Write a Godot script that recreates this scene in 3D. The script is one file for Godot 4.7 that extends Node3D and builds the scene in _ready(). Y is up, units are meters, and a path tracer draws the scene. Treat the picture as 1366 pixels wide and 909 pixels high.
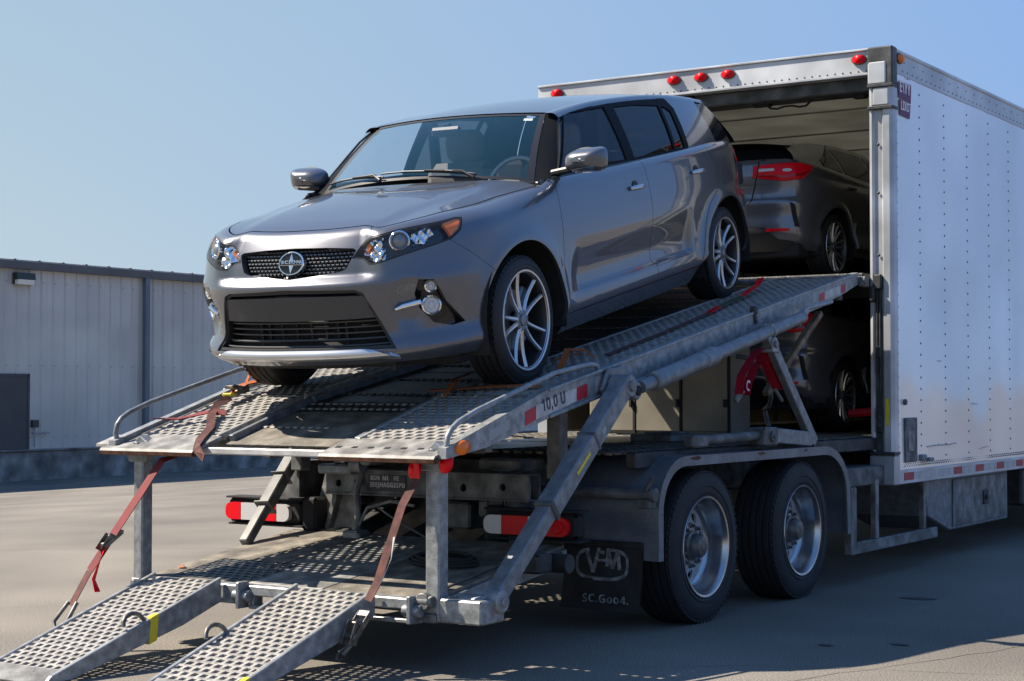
extends Node3D
# A grey hatchback on the loading ramp of an enclosed car-hauling trailer, on a sunlit lot. World axes: +x is the trailer's right, -z its front, y up, metres.

class MB:
	# collects triangles with their own normals; winding is put right for each triangle
	var V := PackedVector3Array()
	var N := PackedVector3Array()

	func tri(a: Vector3, b: Vector3, c: Vector3, na: Vector3, nb: Vector3, nc: Vector3) -> void:
		V.append(a)
		N.append(na)
		if (c - a).cross(b - a).dot(na + nb + nc) < 0.0:
			V.append(c)
			V.append(b)
			N.append(nc)
			N.append(nb)
		else:
			V.append(b)
			V.append(c)
			N.append(nb)
			N.append(nc)

	func ft(a: Vector3, b: Vector3, c: Vector3, hint: Vector3) -> void:
		var n := (c - a).cross(b - a)
		if n.length_squared() < 1e-18:
			return
		n = n.normalized()
		if n.dot(hint) < 0.0:
			n = -n
		tri(a, b, c, n, n, n)

	func q(a: Vector3, b: Vector3, c: Vector3, d: Vector3, hint: Vector3) -> void:
		ft(a, b, c, hint)
		ft(a, c, d, hint)

	func sq(a: Vector3, b: Vector3, c: Vector3, d: Vector3, na: Vector3, nb: Vector3, nc: Vector3, nd: Vector3) -> void:
		tri(a, b, c, na, nb, nc)
		tri(a, c, d, na, nc, nd)

	func box(x: Transform3D, s: Vector3, c := 0.004) -> void:
		var h := s * 0.5
		c = minf(c, minf(h.x, minf(h.y, h.z)) * 0.8)
		for ax in 3:
			var b := (ax + 1) % 3
			var d := (ax + 2) % 3
			for sg in [-1.0, 1.0]:
				var p := []
				for k in [[-1, -1], [1, -1], [1, 1], [-1, 1]]:
					var v := Vector3.ZERO
					v[ax] = sg * h[ax]
					v[b] = k[0] * (h[b] - c)
					v[d] = k[1] * (h[d] - c)
					p.append(x * v)
				var n := Vector3.ZERO
				n[ax] = sg
				q(p[0], p[1], p[2], p[3], x.basis * n)
			if c > 0.0:
				for sb in [-1.0, 1.0]:
					for sd in [-1.0, 1.0]:
						var e := []
						for k in [[1, -1], [1, 1], [0, 1], [0, -1]]:
							var v := Vector3.ZERO
							v[b] = sb * (h[b] - (0.0 if k[0] == 1 else c))
							v[d] = sd * (h[d] - (c if k[0] == 1 else 0.0))
							v[ax] = k[1] * (h[ax] - c)
							e.append(x * v)
						var n := Vector3.ZERO
						n[b] = sb
						n[d] = sd
						q(e[0], e[1], e[2], e[3], x.basis * n)

	func bx(x0: float, x1: float, y0: float, y1: float, z0: float, z1: float, c := 0.004) -> void:
		box(Transform3D(Basis(), Vector3((x0 + x1) / 2, (y0 + y1) / 2, (z0 + z1) / 2)), Vector3(absf(x1 - x0), absf(y1 - y0), absf(z1 - z0)), c)

	func beam(a: Vector3, b: Vector3, w: float, hh: float, c := 0.005, up := Vector3.UP) -> void:
		var z := (b - a).normalized()
		var x := up.cross(z)
		if x.length() < 1e-3:
			x = Vector3.RIGHT
		x = x.normalized()
		box(Transform3D(Basis(x, z.cross(x), z), (a + b) * 0.5), Vector3(w, hh, a.distance_to(b)), c)

	func tube(p: Array, r, sides := 8, caps := true) -> void:
		var n := p.size()
		var u := Vector3.UP
		var rings := []
		var norms := []
		for i in n:
			var t: Vector3 = (p[mini(i + 1, n - 1)] - p[maxi(i - 1, 0)]).normalized()
			if i == 0:
				u = Vector3.UP if absf(t.y) < 0.9 else Vector3.RIGHT
			var s := u.cross(t).normalized()
			u = t.cross(s).normalized()
			var rr: float = r[i] if r is Array else r
			var ring := []
			var nr := []
			for k in sides:
				var a := TAU * k / sides
				var d := s * cos(a) + u * sin(a)
				nr.append(d)
				ring.append(p[i] + d * rr)
			rings.append(ring)
			norms.append(nr)
		for i in n - 1:
			for k in sides:
				var m := (k + 1) % sides
				sq(rings[i][k], rings[i][m], rings[i + 1][m], rings[i + 1][k], norms[i][k], norms[i][m], norms[i + 1][m], norms[i + 1][k])
		if caps:
			for e in [0, n - 1]:
				var out: Vector3 = (p[0] - p[1]) if e == 0 else (p[n - 1] - p[n - 2])
				for k in sides:
					ft(p[e], rings[e][k], rings[e][(k + 1) % sides], out)

	func lathe(prof: Array, x: Transform3D, segs := 32, crease := 40.0) -> void:
		# profile of Vector2(radius, height along local y)
		var n := prof.size()
		var sn := []
		for i in n - 1:
			var d: Vector2 = prof[i + 1] - prof[i]
			sn.append(Vector2(d.y, -d.x).normalized())
		for i in n - 1:
			var n0: Vector2 = sn[i]
			var n1: Vector2 = sn[i]
			if i > 0 and absf(rad_to_deg(sn[i].angle_to(sn[i - 1]))) < crease:
				n0 = (sn[i] + sn[i - 1]).normalized()
			if i < n - 2 and absf(rad_to_deg(sn[i].angle_to(sn[i + 1]))) < crease:
				n1 = (sn[i] + sn[i + 1]).normalized()
			for k in segs:
				var a := TAU * k / segs
				var b := TAU * (k + 1) / segs
				var ca := Vector3(cos(a), 0, sin(a))
				var cb := Vector3(cos(b), 0, sin(b))
				var p0: Vector3 = x * (ca * prof[i].x + Vector3(0, prof[i].y, 0))
				var p1: Vector3 = x * (cb * prof[i].x + Vector3(0, prof[i].y, 0))
				var p2: Vector3 = x * (cb * prof[i + 1].x + Vector3(0, prof[i + 1].y, 0))
				var p3: Vector3 = x * (ca * prof[i + 1].x + Vector3(0, prof[i + 1].y, 0))
				var m0: Vector3 = x.basis * (ca * n0.x + Vector3(0, n0.y, 0))
				var m1: Vector3 = x.basis * (cb * n0.x + Vector3(0, n0.y, 0))
				var m2: Vector3 = x.basis * (cb * n1.x + Vector3(0, n1.y, 0))
				var m3: Vector3 = x.basis * (ca * n1.x + Vector3(0, n1.y, 0))
				if prof[i].x > 1e-5:
					tri(p0, p1, p2, m0, m1, m2)
				if prof[i + 1].x > 1e-5:
					tri(p0, p2, p3, m0, m2, m3)

	func cyl(a: Vector3, b: Vector3, r: float, sides := 16, ch := 0.003) -> void:
		var y := (b - a).normalized()
		var x := (Vector3.UP if absf(y.y) < 0.9 else Vector3.RIGHT).cross(y).normalized()
		var l := a.distance_to(b)
		ch = minf(ch, minf(r, l) * 0.4)
		lathe([Vector2(0, 0), Vector2(r - ch, 0), Vector2(r, ch), Vector2(r, l - ch), Vector2(r - ch, l), Vector2(0, l)], Transform3D(Basis(x, y, x.cross(y)), a), sides, 30.0)

	func prism(poly: PackedVector2Array, x: Transform3D, depth: float, ch := 0.0) -> void:
		# a polygon in local xy pushed along local z
		var front := poly
		if ch > 0.0:
			var o := Geometry2D.offset_polygon(poly, -ch, Geometry2D.JOIN_MITER)
			if o.size() == 1 and o[0].size() == poly.size():
				front = o[0]
		var zs := [0.0, depth]
		var idx := Geometry2D.triangulate_polygon(front)
		for z in zs:
			for i in range(0, idx.size(), 3):
				ft(x * Vector3(front[idx[i]].x, front[idx[i]].y, z), x * Vector3(front[idx[i + 1]].x, front[idx[i + 1]].y, z), x * Vector3(front[idx[i + 2]].x, front[idx[i + 2]].y, z), x.basis * Vector3(0, 0, -1 if z == 0.0 else 1) * signf(depth))
		var cw := Geometry2D.is_polygon_clockwise(poly)
		var c: float = ch * signf(depth) if front != poly else 0.0
		var shift := 0
		if c != 0.0:
			var best := 1e9
			for k in poly.size():
				if front[k].distance_to(poly[0]) < best:
					best = front[k].distance_to(poly[0])
					shift = k
		for i in poly.size():
			var a := poly[i]
			var b := poly[(i + 1) % poly.size()]
			var d := b - a
			var n2 := Vector2(d.y, -d.x) * (-1.0 if cw else 1.0)
			var n := x.basis * Vector3(n2.x, n2.y, 0)
			q(x * Vector3(a.x, a.y, c), x * Vector3(b.x, b.y, c), x * Vector3(b.x, b.y, depth - c), x * Vector3(a.x, a.y, depth - c), n)
			if c != 0.0:
				var fa := front[(i + shift) % poly.size()]
				var fb := front[(i + 1 + shift) % poly.size()]
				for e in [[0.0, c, -1.0], [depth, depth - c, 1.0]]:
					q(x * Vector3(fa.x, fa.y, e[0]), x * Vector3(fb.x, fb.y, e[0]), x * Vector3(b.x, b.y, e[1]), x * Vector3(a.x, a.y, e[1]), n + x.basis * Vector3(0, 0, e[2] * signf(depth)))

	func surf(fn: Callable, u0: float, u1: float, nu: int, v0: float, v1: float, nv: int, hint := Vector3.ZERO, away := false) -> void:
		# fn(u, v) as a smooth sheet; hint is the way its normals face (or, with away, a point that they face away from)
		var P := []
		for i in nu + 1:
			var row := PackedVector3Array()
			for j in nv + 1:
				row.append(fn.call(lerpf(u0, u1, float(i) / nu), lerpf(v0, v1, float(j) / nv)))
			P.append(row)
		var Q := []
		for i in nu + 1:
			var row := PackedVector3Array()
			for j in nv + 1:
				var du: Vector3 = P[mini(i + 1, nu)][j] - P[maxi(i - 1, 0)][j]
				var dv: Vector3 = P[i][mini(j + 1, nv)] - P[i][maxi(j - 1, 0)]
				var n := du.cross(dv).normalized()
				var h: Vector3 = (P[i][j] - hint) if away else hint
				if h != Vector3.ZERO and n.dot(h) < 0.0:
					n = -n
				row.append(n)
			Q.append(row)
		for i in nu:
			for j in nv:
				sq(P[i][j], P[i + 1][j], P[i + 1][j + 1], P[i][j + 1], Q[i][j], Q[i + 1][j], Q[i + 1][j + 1], Q[i][j + 1])

	func panel(poly: PackedVector2Array, holes: Array, fn: Callable, su: float, sv: float, fl: float, ctr: Array) -> void:
		# a flat outline (with holes) laid on the surface fn(u, v), edges turned inwards by fl. ctr = [z0, z1, y]: normals face away from that axis
		var lo := poly[0]
		var hi := poly[0]
		for p in poly:
			lo = lo.min(p)
			hi = hi.max(p)
		var cache := {}
		var at := func(p: Vector2) -> Array:
			var k := Vector2i((p * 20000.0).round())
			if not cache.has(k):
				var e := 0.0015
				var c: Vector3 = fn.call(p.x, p.y)
				var n: Vector3 = (fn.call(p.x + e, p.y) - fn.call(p.x - e, p.y)).cross(fn.call(p.x, p.y + e) - fn.call(p.x, p.y - e)).normalized()
				if n.dot(c - Vector3(ctr[3] if ctr.size() > 3 else 0.0, ctr[2], clampf(c.z, ctr[0], ctr[1]))) < 0.0:
					n = -n
				cache[k] = [c, n]
			return cache[k]
		var nu := maxi(1, ceili((hi.x - lo.x) / su))
		var nv := maxi(1, ceili((hi.y - lo.y) / sv))
		var hb := []
		for h in holes:
			var r := Rect2(h[0], Vector2.ZERO)
			for p in h:
				r = r.expand(p)
			hb.append(r)
		for i in nu:
			var u0 := lerpf(lo.x, hi.x, float(i) / nu)
			var u1 := lerpf(lo.x, hi.x, float(i + 1) / nu)
			var strip := Geometry2D.intersect_polygons(poly, PackedVector2Array([Vector2(u0, lo.y - 1), Vector2(u1, lo.y - 1), Vector2(u1, hi.y + 1), Vector2(u0, hi.y + 1)]))
			for k in holes.size():
				if hb[k].position.x < u1 and hb[k].end.x > u0:
					var left: Array[PackedVector2Array] = []
					for s in strip:
						for s2 in Geometry2D.clip_polygons(s, holes[k]):
							if not Geometry2D.is_polygon_clockwise(s2) == Geometry2D.is_polygon_clockwise(s):
								continue
							left.append(s2)
					strip = left
			for s in strip:
				var a := s[0].y
				var b := s[0].y
				for p in s:
					a = minf(a, p.y)
					b = maxf(b, p.y)
				for j in range(maxi(0, floori((a - lo.y) / (hi.y - lo.y) * nv)), mini(nv, ceili((b - lo.y) / (hi.y - lo.y) * nv + 1e-6))):
					var v0 := lerpf(lo.y, hi.y, float(j) / nv)
					var v1 := lerpf(lo.y, hi.y, float(j + 1) / nv)
					for c in Geometry2D.intersect_polygons(s, PackedVector2Array([Vector2(u0 - 1, v0), Vector2(u1 + 1, v0), Vector2(u1 + 1, v1), Vector2(u0 - 1, v1)])):
						var idx: PackedInt32Array = PackedInt32Array([0, 1, 2, 0, 2, 3]) if c.size() == 4 else Geometry2D.triangulate_polygon(c)
						for t in range(0, idx.size(), 3):
							var A: Array = at.call(c[idx[t]])
							var B: Array = at.call(c[idx[t + 1]])
							var D: Array = at.call(c[idx[t + 2]])
							tri(A[0], B[0], D[0], A[1], B[1], D[1])
		if fl > 0.0:
			var rims := [poly]
			rims.append_array(holes)
			for r in rims.size():
				var g: PackedVector2Array = rims[r]
				for i in g.size():
					var p0 := g[i]
					var p1 := g[(i + 1) % g.size()]
					if r > 0 and not (Geometry2D.is_point_in_polygon(p0, poly) and Geometry2D.is_point_in_polygon(p1, poly)):
						continue
					if absf(p0.x) < 0.03 and absf(p1.x - p0.x) < 1e-5 and p0.x <= 0.0001:
						continue
					var m := maxi(1, ceili(p0.distance_to(p1) / minf(su, sv)))
					for k in m:
						var A: Array = at.call(p0.lerp(p1, float(k) / m))
						var B: Array = at.call(p0.lerp(p1, float(k + 1) / m))
						q(A[0], B[0], B[0] - B[1] * fl, A[0] - A[1] * fl, (B[0] - A[0]).cross(A[1]))

	func add(o: MB, x := Transform3D()) -> void:
		var b := x.basis.inverse().transposed()
		for i in range(0, o.V.size(), 3):
			tri(x * o.V[i], x * o.V[i + 1], x * o.V[i + 2], (b * o.N[i]).normalized(), (b * o.N[i + 1]).normalized(), (b * o.N[i + 2]).normalized())

	func mirrored() -> MB:
		var o := MB.new()
		o.add(self, Transform3D(Basis.from_scale(Vector3(-1, 1, 1)), Vector3.ZERO))
		return o

	func mesh() -> ArrayMesh:
		var a := []
		a.resize(Mesh.ARRAY_MAX)
		a[Mesh.ARRAY_VERTEX] = V
		a[Mesh.ARRAY_NORMAL] = N
		var m := ArrayMesh.new()
		if V.size():
			m.add_surface_from_arrays(Mesh.PRIMITIVE_TRIANGLES, a)
		return m


var M := {}
var T := {}
var taken := {}
var rng := RandomNumberGenerator.new()


func numbered(parent: Node, called: String) -> String:
	var key := str(parent.get_instance_id()) + "/" + called
	var n: int = taken.get(key, 0)
	taken[key] = n + 1
	return called if n == 0 else "%s_%03d" % [called, n]


func thing(called: String, label: String, category: String, at := Vector3.ZERO, group := "") -> Node3D:
	var o := Node3D.new()
	o.name = numbered(self, called)
	add_child(o, true)
	o.position = at
	return tag(o, label, category, group)


func tag(o: Node3D, label: String, category: String, group := "") -> Node3D:
	o.set_meta("label", label)
	o.set_meta("category", category)
	if group:
		o.set_meta("group", group)
	return o


# one named mesh. world = true: its shape is given in world coordinates, so it is shifted back by where its thing stands
func part(parent: Node3D, called: String, b, m, world := true, label := "") -> MeshInstance3D:
	var o := MeshInstance3D.new()
	o.name = numbered(parent, called)
	o.mesh = b.mesh() if b is MB else b
	o.material_override = M[m] if m is String else m
	parent.add_child(o, true)
	if world and parent.get_parent() == self:
		o.position = -parent.position
	if label:
		o.set_meta("label", label)
	return o


func solo(called: String, b: MB, m, label: String, category: String, group := "") -> MeshInstance3D:
	var o := part(self, called, b, m, false)
	tag(o, label, category, group)
	return o


func stuff(o: Node3D) -> Node3D:
	o.set_meta("kind", "stuff")
	return o


func v2(a: Array) -> PackedVector2Array:
	var p := PackedVector2Array()
	for i in range(0, a.size(), 2):
		p.append(Vector2(a[i], a[i + 1]))
	return p


# smooth table lookup: keys ascending, Catmull-Rom between
func tab(keys: Array, vals: Array, x: float) -> float:
	var n := keys.size()
	if x <= keys[0]:
		return vals[0]
	if x >= keys[n - 1]:
		return vals[n - 1]
	var i := 0
	while x > keys[i + 1]:
		i += 1
	var h: float = keys[i + 1] - keys[i]
	var m0: float = (vals[i + 1] - vals[maxi(i - 1, 0)]) / (keys[i + 1] - keys[maxi(i - 1, 0)]) * h
	var m1: float = (vals[mini(i + 2, n - 1)] - vals[i]) / (keys[mini(i + 2, n - 1)] - keys[i]) * h
	var t: float = (x - keys[i]) / h
	var t2 := t * t
	var t3 := t2 * t
	return (2 * t3 - 3 * t2 + 1) * vals[i] + (t3 - 2 * t2 + t) * m0 + (-2 * t3 + 3 * t2) * vals[i + 1] + (t3 - t2) * m1


func lin(keys: Array, vals: Array, x: float) -> float:
	if x <= keys[0]:
		return vals[0]
	for i in keys.size() - 1:
		if x <= keys[i + 1]:
			return lerpf(vals[i], vals[i + 1], (x - keys[i]) / (keys[i + 1] - keys[i]))
	return vals[-1]


func noise_tex(freq: float, lo: float, hi: float, seed_: int, oct := 4, normal := 0.0, size := 512, kind := FastNoiseLite.TYPE_SIMPLEX_SMOOTH) -> NoiseTexture2D:
	var t := NoiseTexture2D.new()
	var n := FastNoiseLite.new()
	n.seed = seed_
	n.frequency = freq
	n.fractal_octaves = oct
	n.noise_type = kind
	t.noise = n
	t.width = size
	t.height = size
	t.seamless = true
	t.generate_mipmaps = true
	if normal > 0.0:
		t.as_normal_map = true
		t.bump_strength = normal
	else:
		var g := Gradient.new()
		g.set_color(0, Color(lo, lo, lo))
		g.set_color(1, Color(hi, hi, hi))
		t.color_ramp = g
	return t


func mat(key: String, c: Color, rough := 0.6, metal := 0.0, coarse := "", cs := 0.5, fine := "", fs := 3.0, bump := "", bs := 2.0, bamt := 1.0) -> StandardMaterial3D:
	var m := StandardMaterial3D.new()
	m.resource_name = key
	m.albedo_color = c
	m.roughness = rough
	m.metallic = metal
	if coarse:
		m.albedo_texture = T[coarse]
		m.uv1_triplanar = true
		m.uv1_world_triplanar = true
		m.uv1_scale = Vector3.ONE * cs
	if fine:
		m.detail_enabled = true
		m.detail_albedo = T[fine]
		m.detail_blend_mode = BaseMaterial3D.BLEND_MODE_MUL
		m.detail_uv_layer = BaseMaterial3D.DETAIL_UV_2
		m.uv2_triplanar = true
		m.uv2_world_triplanar = true
		m.uv2_scale = Vector3.ONE * fs
	if bump:
		m.normal_enabled = true
		m.normal_texture = T[bump]
		m.normal_scale = bamt
		if not coarse:
			m.uv1_triplanar = true
			m.uv1_world_triplanar = true
			m.uv1_scale = Vector3.ONE * bs
	M[key] = m
	return m


func srgb(r: float, g: float, b: float) -> Color:
	return Color(r, g, b).linear_to_srgb()


func glass(key: String, c: Color, a: float, rough := 0.02) -> void:
	var m := StandardMaterial3D.new()
	m.resource_name = key
	m.transparency = BaseMaterial3D.TRANSPARENCY_ALPHA
	m.albedo_color = Color(c.r, c.g, c.b, a)
	m.roughness = rough
	m.metallic_specular = 0.5 if key == "glass_front" else 0.34
	M[key] = m


func make_materials() -> void:
	T.blotch = noise_tex(0.006, 0.72, 1.0, 11, 5)
	T.dirt = noise_tex(0.012, 0.45, 1.0, 12, 6)
	T.wear = noise_tex(0.022, 0.66, 1.0, 31, 5)
	T.fine = noise_tex(0.09, 0.8, 1.0, 13, 3)
	T.speck = noise_tex(0.28, 0.55, 1.0, 14, 2)
	T.gravel = noise_tex(0.16, 0.30, 1.0, 24, 4)
	T.soft = noise_tex(0.004, 0.86, 1.0, 15, 3)
	T.grit_n = noise_tex(0.2, 0, 1, 16, 3, 6.0)
	T.wave_n = noise_tex(0.006, 0, 1, 17, 2, 9.0)
	T.scuff_n = noise_tex(0.05, 0, 1, 18, 4, 3.0)
	# lot and buildings
	mat("asphalt", srgb(0.50, 0.45, 0.375), 0.9, 0.0, "blotch", 0.10, "gravel", 1.05)
	mat("oil_stain", srgb(0.07, 0.065, 0.062), 0.7, 0.0, "dirt", 2.0)
	mat("crack", srgb(0.12, 0.105, 0.09), 0.95)
	mat("wall_sheet", srgb(0.62, 0.585, 0.52), 0.55, 0.0, "soft", 0.15)
	mat("roof_trim", srgb(0.10, 0.105, 0.115), 0.5, 0.0, "soft", 0.3)
	mat("downspout", srgb(0.13, 0.16, 0.20), 0.45, 0.0, "soft", 0.3)
	mat("door_brown", srgb(0.075, 0.07, 0.068), 0.6, 0.0, "soft", 0.3)
	mat("concrete", srgb(0.46, 0.45, 0.42), 0.9, 0.0, "dirt", 0.2, "fine", 1.0)
	mat("fixture_dark", srgb(0.03, 0.035, 0.03), 0.5)
	mat("fixture_lens", srgb(0.75, 0.73, 0.66), 0.3)
	# trailer
	mat("box_white", srgb(0.93, 0.925, 0.925), 0.10, 0.25, "soft", 0.2)
	mat("box_white_plain", srgb(0.64, 0.66, 0.69), 0.3, 0.0, "blotch", 0.4)
	mat("frame_alu", srgb(0.60, 0.62, 0.645), 0.36, 0.3, "blotch", 0.6)
	mat("frame_dark", srgb(0.16, 0.165, 0.17), 0.5, 0.3, "dirt", 0.8, "fine", 1.4)
	mat("interior_white", srgb(0.60, 0.59, 0.55), 0.3, 0.0, "blotch", 0.3)
	mat("roof_sheet", srgb(0.62, 0.61, 0.56), 0.28, 0.0, "blotch", 0.3)
	M.roof_sheet.backlight_enabled = true
	M.roof_sheet.backlight = Color(0.36, 0.36, 0.33)
	mat("interior_tan", srgb(0.27, 0.245, 0.195), 0.6, 0.0, "blotch", 0.4)
	mat("steel_grey", srgb(0.32, 0.345, 0.37), 0.45, 0.25, "wear", 1.0, "fine", 2.0, "scuff_n", 1.0, 0.25)
	mat("steel_light", srgb(0.46, 0.48, 0.49), 0.42, 0.3, "wear", 1.1, "fine", 2.0, "scuff_n", 1.0, 0.2)
	mat("galvanised", srgb(0.40, 0.40, 0.39), 0.5, 0.3, "dirt", 0.9, "fine", 2.2, "scuff_n", 1.0, 0.25)
	mat("grate", srgb(0.55, 0.53, 0.495), 0.5, 0.15, "wear", 1.1, "fine", 1.2)
	mat("deck_dusty", srgb(0.50, 0.45, 0.37), 0.75, 0.1, "dirt", 0.9, "speck", 1.4, "scuff_n", 1.0, 0.4)
	mat("deck_dark", srgb(0.12, 0.125, 0.13), 0.45, 0.3, "dirt", 1.0, "fine", 2.0, "scuff_n", 1.0, 0.5)
	mat("chassis", srgb(0.085, 0.088, 0.09), 0.6, 0.2, "dirt", 1.0, "fine", 2.0)
	mat("chassis_grey", srgb(0.26, 0.265, 0.26), 0.6, 0.2, "dirt", 1.0, "fine", 2.0)
	mat("plate_pale", srgb(0.46, 0.455, 0.43), 0.6, 0.1, "dirt", 1.2, "fine", 2.0)
	mat("fender", srgb(0.22, 0.245, 0.28), 0.4, 0.15, "blotch", 0.9, "fine", 2.0, "scuff_n", 1.0, 0.3)
	mat("rust", srgb(0.30, 0.12, 0.05), 0.9, 0.0, "dirt", 3.0, "speck", 3.0)
	mat("rubber", srgb(0.022, 0.022, 0.024), 0.72, 0.0, "blotch", 2.0, "fine", 4.0)
	mat("flap_rubber", srgb(0.035, 0.035, 0.038), 0.6, 0.0, "dirt", 1.2, "fine", 3.0)
	mat("flap_white", srgb(0.42, 0.43, 0.42), 0.7, 0.0, "dirt", 3.0)
	mat("alu_polished", srgb(0.74, 0.75, 0.77), 0.22, 0.9, "blotch", 1.5, "fine", 3.0)
	mat("lens_red", srgb(0.70, 0.004, 0.012), 0.3, 0.0)
	M.lens_red.metallic_specular = 0.3
	mat("lens_red_dark", srgb(0.32, 0.006, 0.012), 0.1, 0.0)
	mat("lens_amber", srgb(0.75, 0.16, 0.01), 0.15, 0.0)
	mat("lens_white", srgb(0.66, 0.66, 0.66), 0.15, 0.0, "fine", 3.0)
	mat("tape_red", srgb(0.52, 0.015, 0.03), 0.45, 0.0, "blotch", 2.0)
	mat("tape_white", srgb(0.58, 0.57, 0.56), 0.4, 0.0, "blotch", 2.0)
	mat("sticker_yellow", srgb(0.62, 0.50, 0.02), 0.5)
	mat("sign_purple", srgb(0.16, 0.012, 0.10), 0.5, 0.0, "blotch", 3.0)
	mat("sign_white", srgb(0.70, 0.70, 0.72), 0.5)
	mat("ink_dark", srgb(0.035, 0.03, 0.04), 0.6)
	mat("label_grey", srgb(0.50, 0.51, 0.52), 0.5, 0.0, "speck", 3.0)
	mat("strap_red", srgb(0.34, 0.012, 0.02), 0.75, 0.0, "blotch", 2.0, "speck", 5.0)
	mat("strap_faded", srgb(0.27, 0.085, 0.072), 0.85, 0.0, "dirt", 2.0, "speck", 5.0)
	mat("strap_orange", srgb(0.72, 0.17, 0.02), 0.75, 0.0, "blotch", 2.0, "speck", 5.0)
	mat("red_paint", srgb(0.48, 0.012, 0.03), 0.35, 0.0, "blotch", 1.5)
	mat("tool_metal", srgb(0.28, 0.27, 0.25), 0.45, 0.6, "dirt", 3.0)
	mat("wood", srgb(0.34, 0.25, 0.15), 0.8, 0.0, "dirt", 1.5)
	# cars
	var p := mat("paint", srgb(0.108, 0.112, 0.130), 0.34, 0.6)
	p.clearcoat_enabled = true
	p.clearcoat = 1.0
	p.clearcoat_roughness = 0.03
	p = mat("paint_dark", srgb(0.15, 0.15, 0.165), 0.3, 0.5)
	p.clearcoat_enabled = true
	p.clearcoat_roughness = 0.03
	mat("black_trim", srgb(0.014, 0.014, 0.016), 0.45)
	mat("frame_black", srgb(0.012, 0.013, 0.016), 0.4)
	M.frame_black.metallic_specular = 0.1
	mat("cowl_black", srgb(0.02, 0.02, 0.022), 0.85)
	mat("black_gloss", srgb(0.01, 0.01, 0.012), 0.08)
	mat("satin_plate", srgb(0.045, 0.047, 0.05), 0.4)
	mat("under_black", srgb(0.012, 0.012, 0.013), 0.85)
	mat("chrome", srgb(0.78, 0.79, 0.80), 0.08, 1.0)
	mat("silver", srgb(0.56, 0.57, 0.59), 0.28, 0.85)
	mat("rim_dark", srgb(0.035, 0.036, 0.04), 0.35, 0.4)
	mat("silver_dim", srgb(0.22, 0.225, 0.235), 0.4, 0.7)
	mat("tyre", srgb(0.018, 0.018, 0.019), 0.62, 0.0, "fine", 3.0)
	mat("seat_grey", srgb(0.17, 0.175, 0.18), 0.9, 0.0, "fine", 3.0)
	mat("dash", srgb(0.12, 0.13, 0.135), 0.8, 0.0, "fine", 3.0)
	mat("reflector", srgb(0.72, 0.75, 0.79), 0.08, 1.0)
	mat("alu_dish", srgb(0.72, 0.73, 0.75), 0.4, 0.15, "blotch", 2.0, "fine", 3.0)
	mat("mirror_face", srgb(0.85, 0.85, 0.86), 0.02, 1.0)
	mat("paper", srgb(0.62, 0.66, 0.60), 0.7)
	glass("glass_front", Color(0.26, 0.48, 0.56), 0.10)
	glass("glass_side", Color(0.06, 0.18, 0.26), 0.22)
	glass("glass_dark", Color(0.02, 0.03, 0.045), 0.86)
	glass("lamp_cover", Color(0.7, 0.75, 0.8), 0.015)


func sky_color(d: Vector3, s: Vector3) -> Color:
	# clear air: pale and hazy towards the sun's side and the horizon, deeper blue away from it and overhead
	var e := clampf(d.y, 0.0, 1.0)
	var k := pow(1.0 - e, 5.0)
	var w := smoothstep(-0.22, 0.60, d.dot(s))
	var zen := Color(0.070, 0.165, 0.38).lerp(Color(0.150, 0.225, 0.315), w)
	var hor := Color(0.152, 0.218, 0.335).lerp(Color(0.295, 0.340, 0.318), w)
	return zen.lerp(hor, k).lerp(Color(0.058, 0.135, 0.32), smoothstep(0.22, 0.85, e))


func _ready() -> void:
	rng.seed = 4711
	# ---------- camera, sky, sun, exposure
	var cam := Camera3D.new()
	cam.name = "camera"
	add_child(cam)
	cam.fov = 22.67
	cam.near = 0.1
	cam.far = 900.0
	var yaw := deg_to_rad(33.18)
	var pit := deg_to_rad(1.66)
	var d := Vector3(-sin(yaw) * cos(pit), sin(pit), -cos(yaw) * cos(pit))
	cam.look_at_from_position(Vector3(4.3756, 1.33, 11.6987), Vector3(4.3756, 1.33, 11.6987) + d)
	cam.current = true
	var sun_to := Vector3(-0.82, 1.0, 0.36).normalized()
	var env := Environment.new()
	env.background_mode = Environment.BG_SKY
	var im := Image.create(512, 256, false, Image.FORMAT_RGBAF)
	for j in 256:
		for i in 512:
			var a := (i + 0.5) / 512.0 * TAU
			var el := (0.5 - (j + 0.5) / 256.0) * PI
			var c := sky_color(Vector3(sin(a) * cos(el), sin(el), -cos(a) * cos(el)), sun_to)
			im.set_pixel(i, j, c)
	var pan := PanoramaSkyMaterial.new()
	pan.panorama = ImageTexture.create_from_image(im)
	pan.energy_multiplier = 1.0
	var sky := Sky.new()
	sky.sky_material = pan
	env.sky = sky
	env.tonemap_mode = Environment.TONE_MAPPER_LINEAR
	env.tonemap_exposure = 2.25
	env.sdfgi_enabled = true
	env.ssao_enabled = true
	env.ssil_enabled = true
	var we := WorldEnvironment.new()
	we.name = "world_environment"
	we.environment = env
	add_child(we)
	var sun := DirectionalLight3D.new()
	sun.name = "sun"
	sun.light_energy = 1.6
	sun.light_color = Color(1.0, 0.95, 0.88)
	sun.light_angular_distance = 0.5
	sun.shadow_enabled = true
	add_child(sun)
	sun.look_at_from_position(sun_to * 50.0, Vector3.ZERO)
	make_materials()
	# ---------- the place
	build_ground()
	build_warehouse()
	build_trailer_box()
	build_trailer_chassis()
	build_trailer_wheels()
	build_ramp()
	build_tow_ramps()
	build_car()
	build_parked_cars()
	build_straps()


# ---------- ground: level round the trailer, falling a metre towards the warehouse
func ground_y(x: float) -> float:
	return -1.0 * smoothstep(-6.0, -29.0, x)


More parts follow.
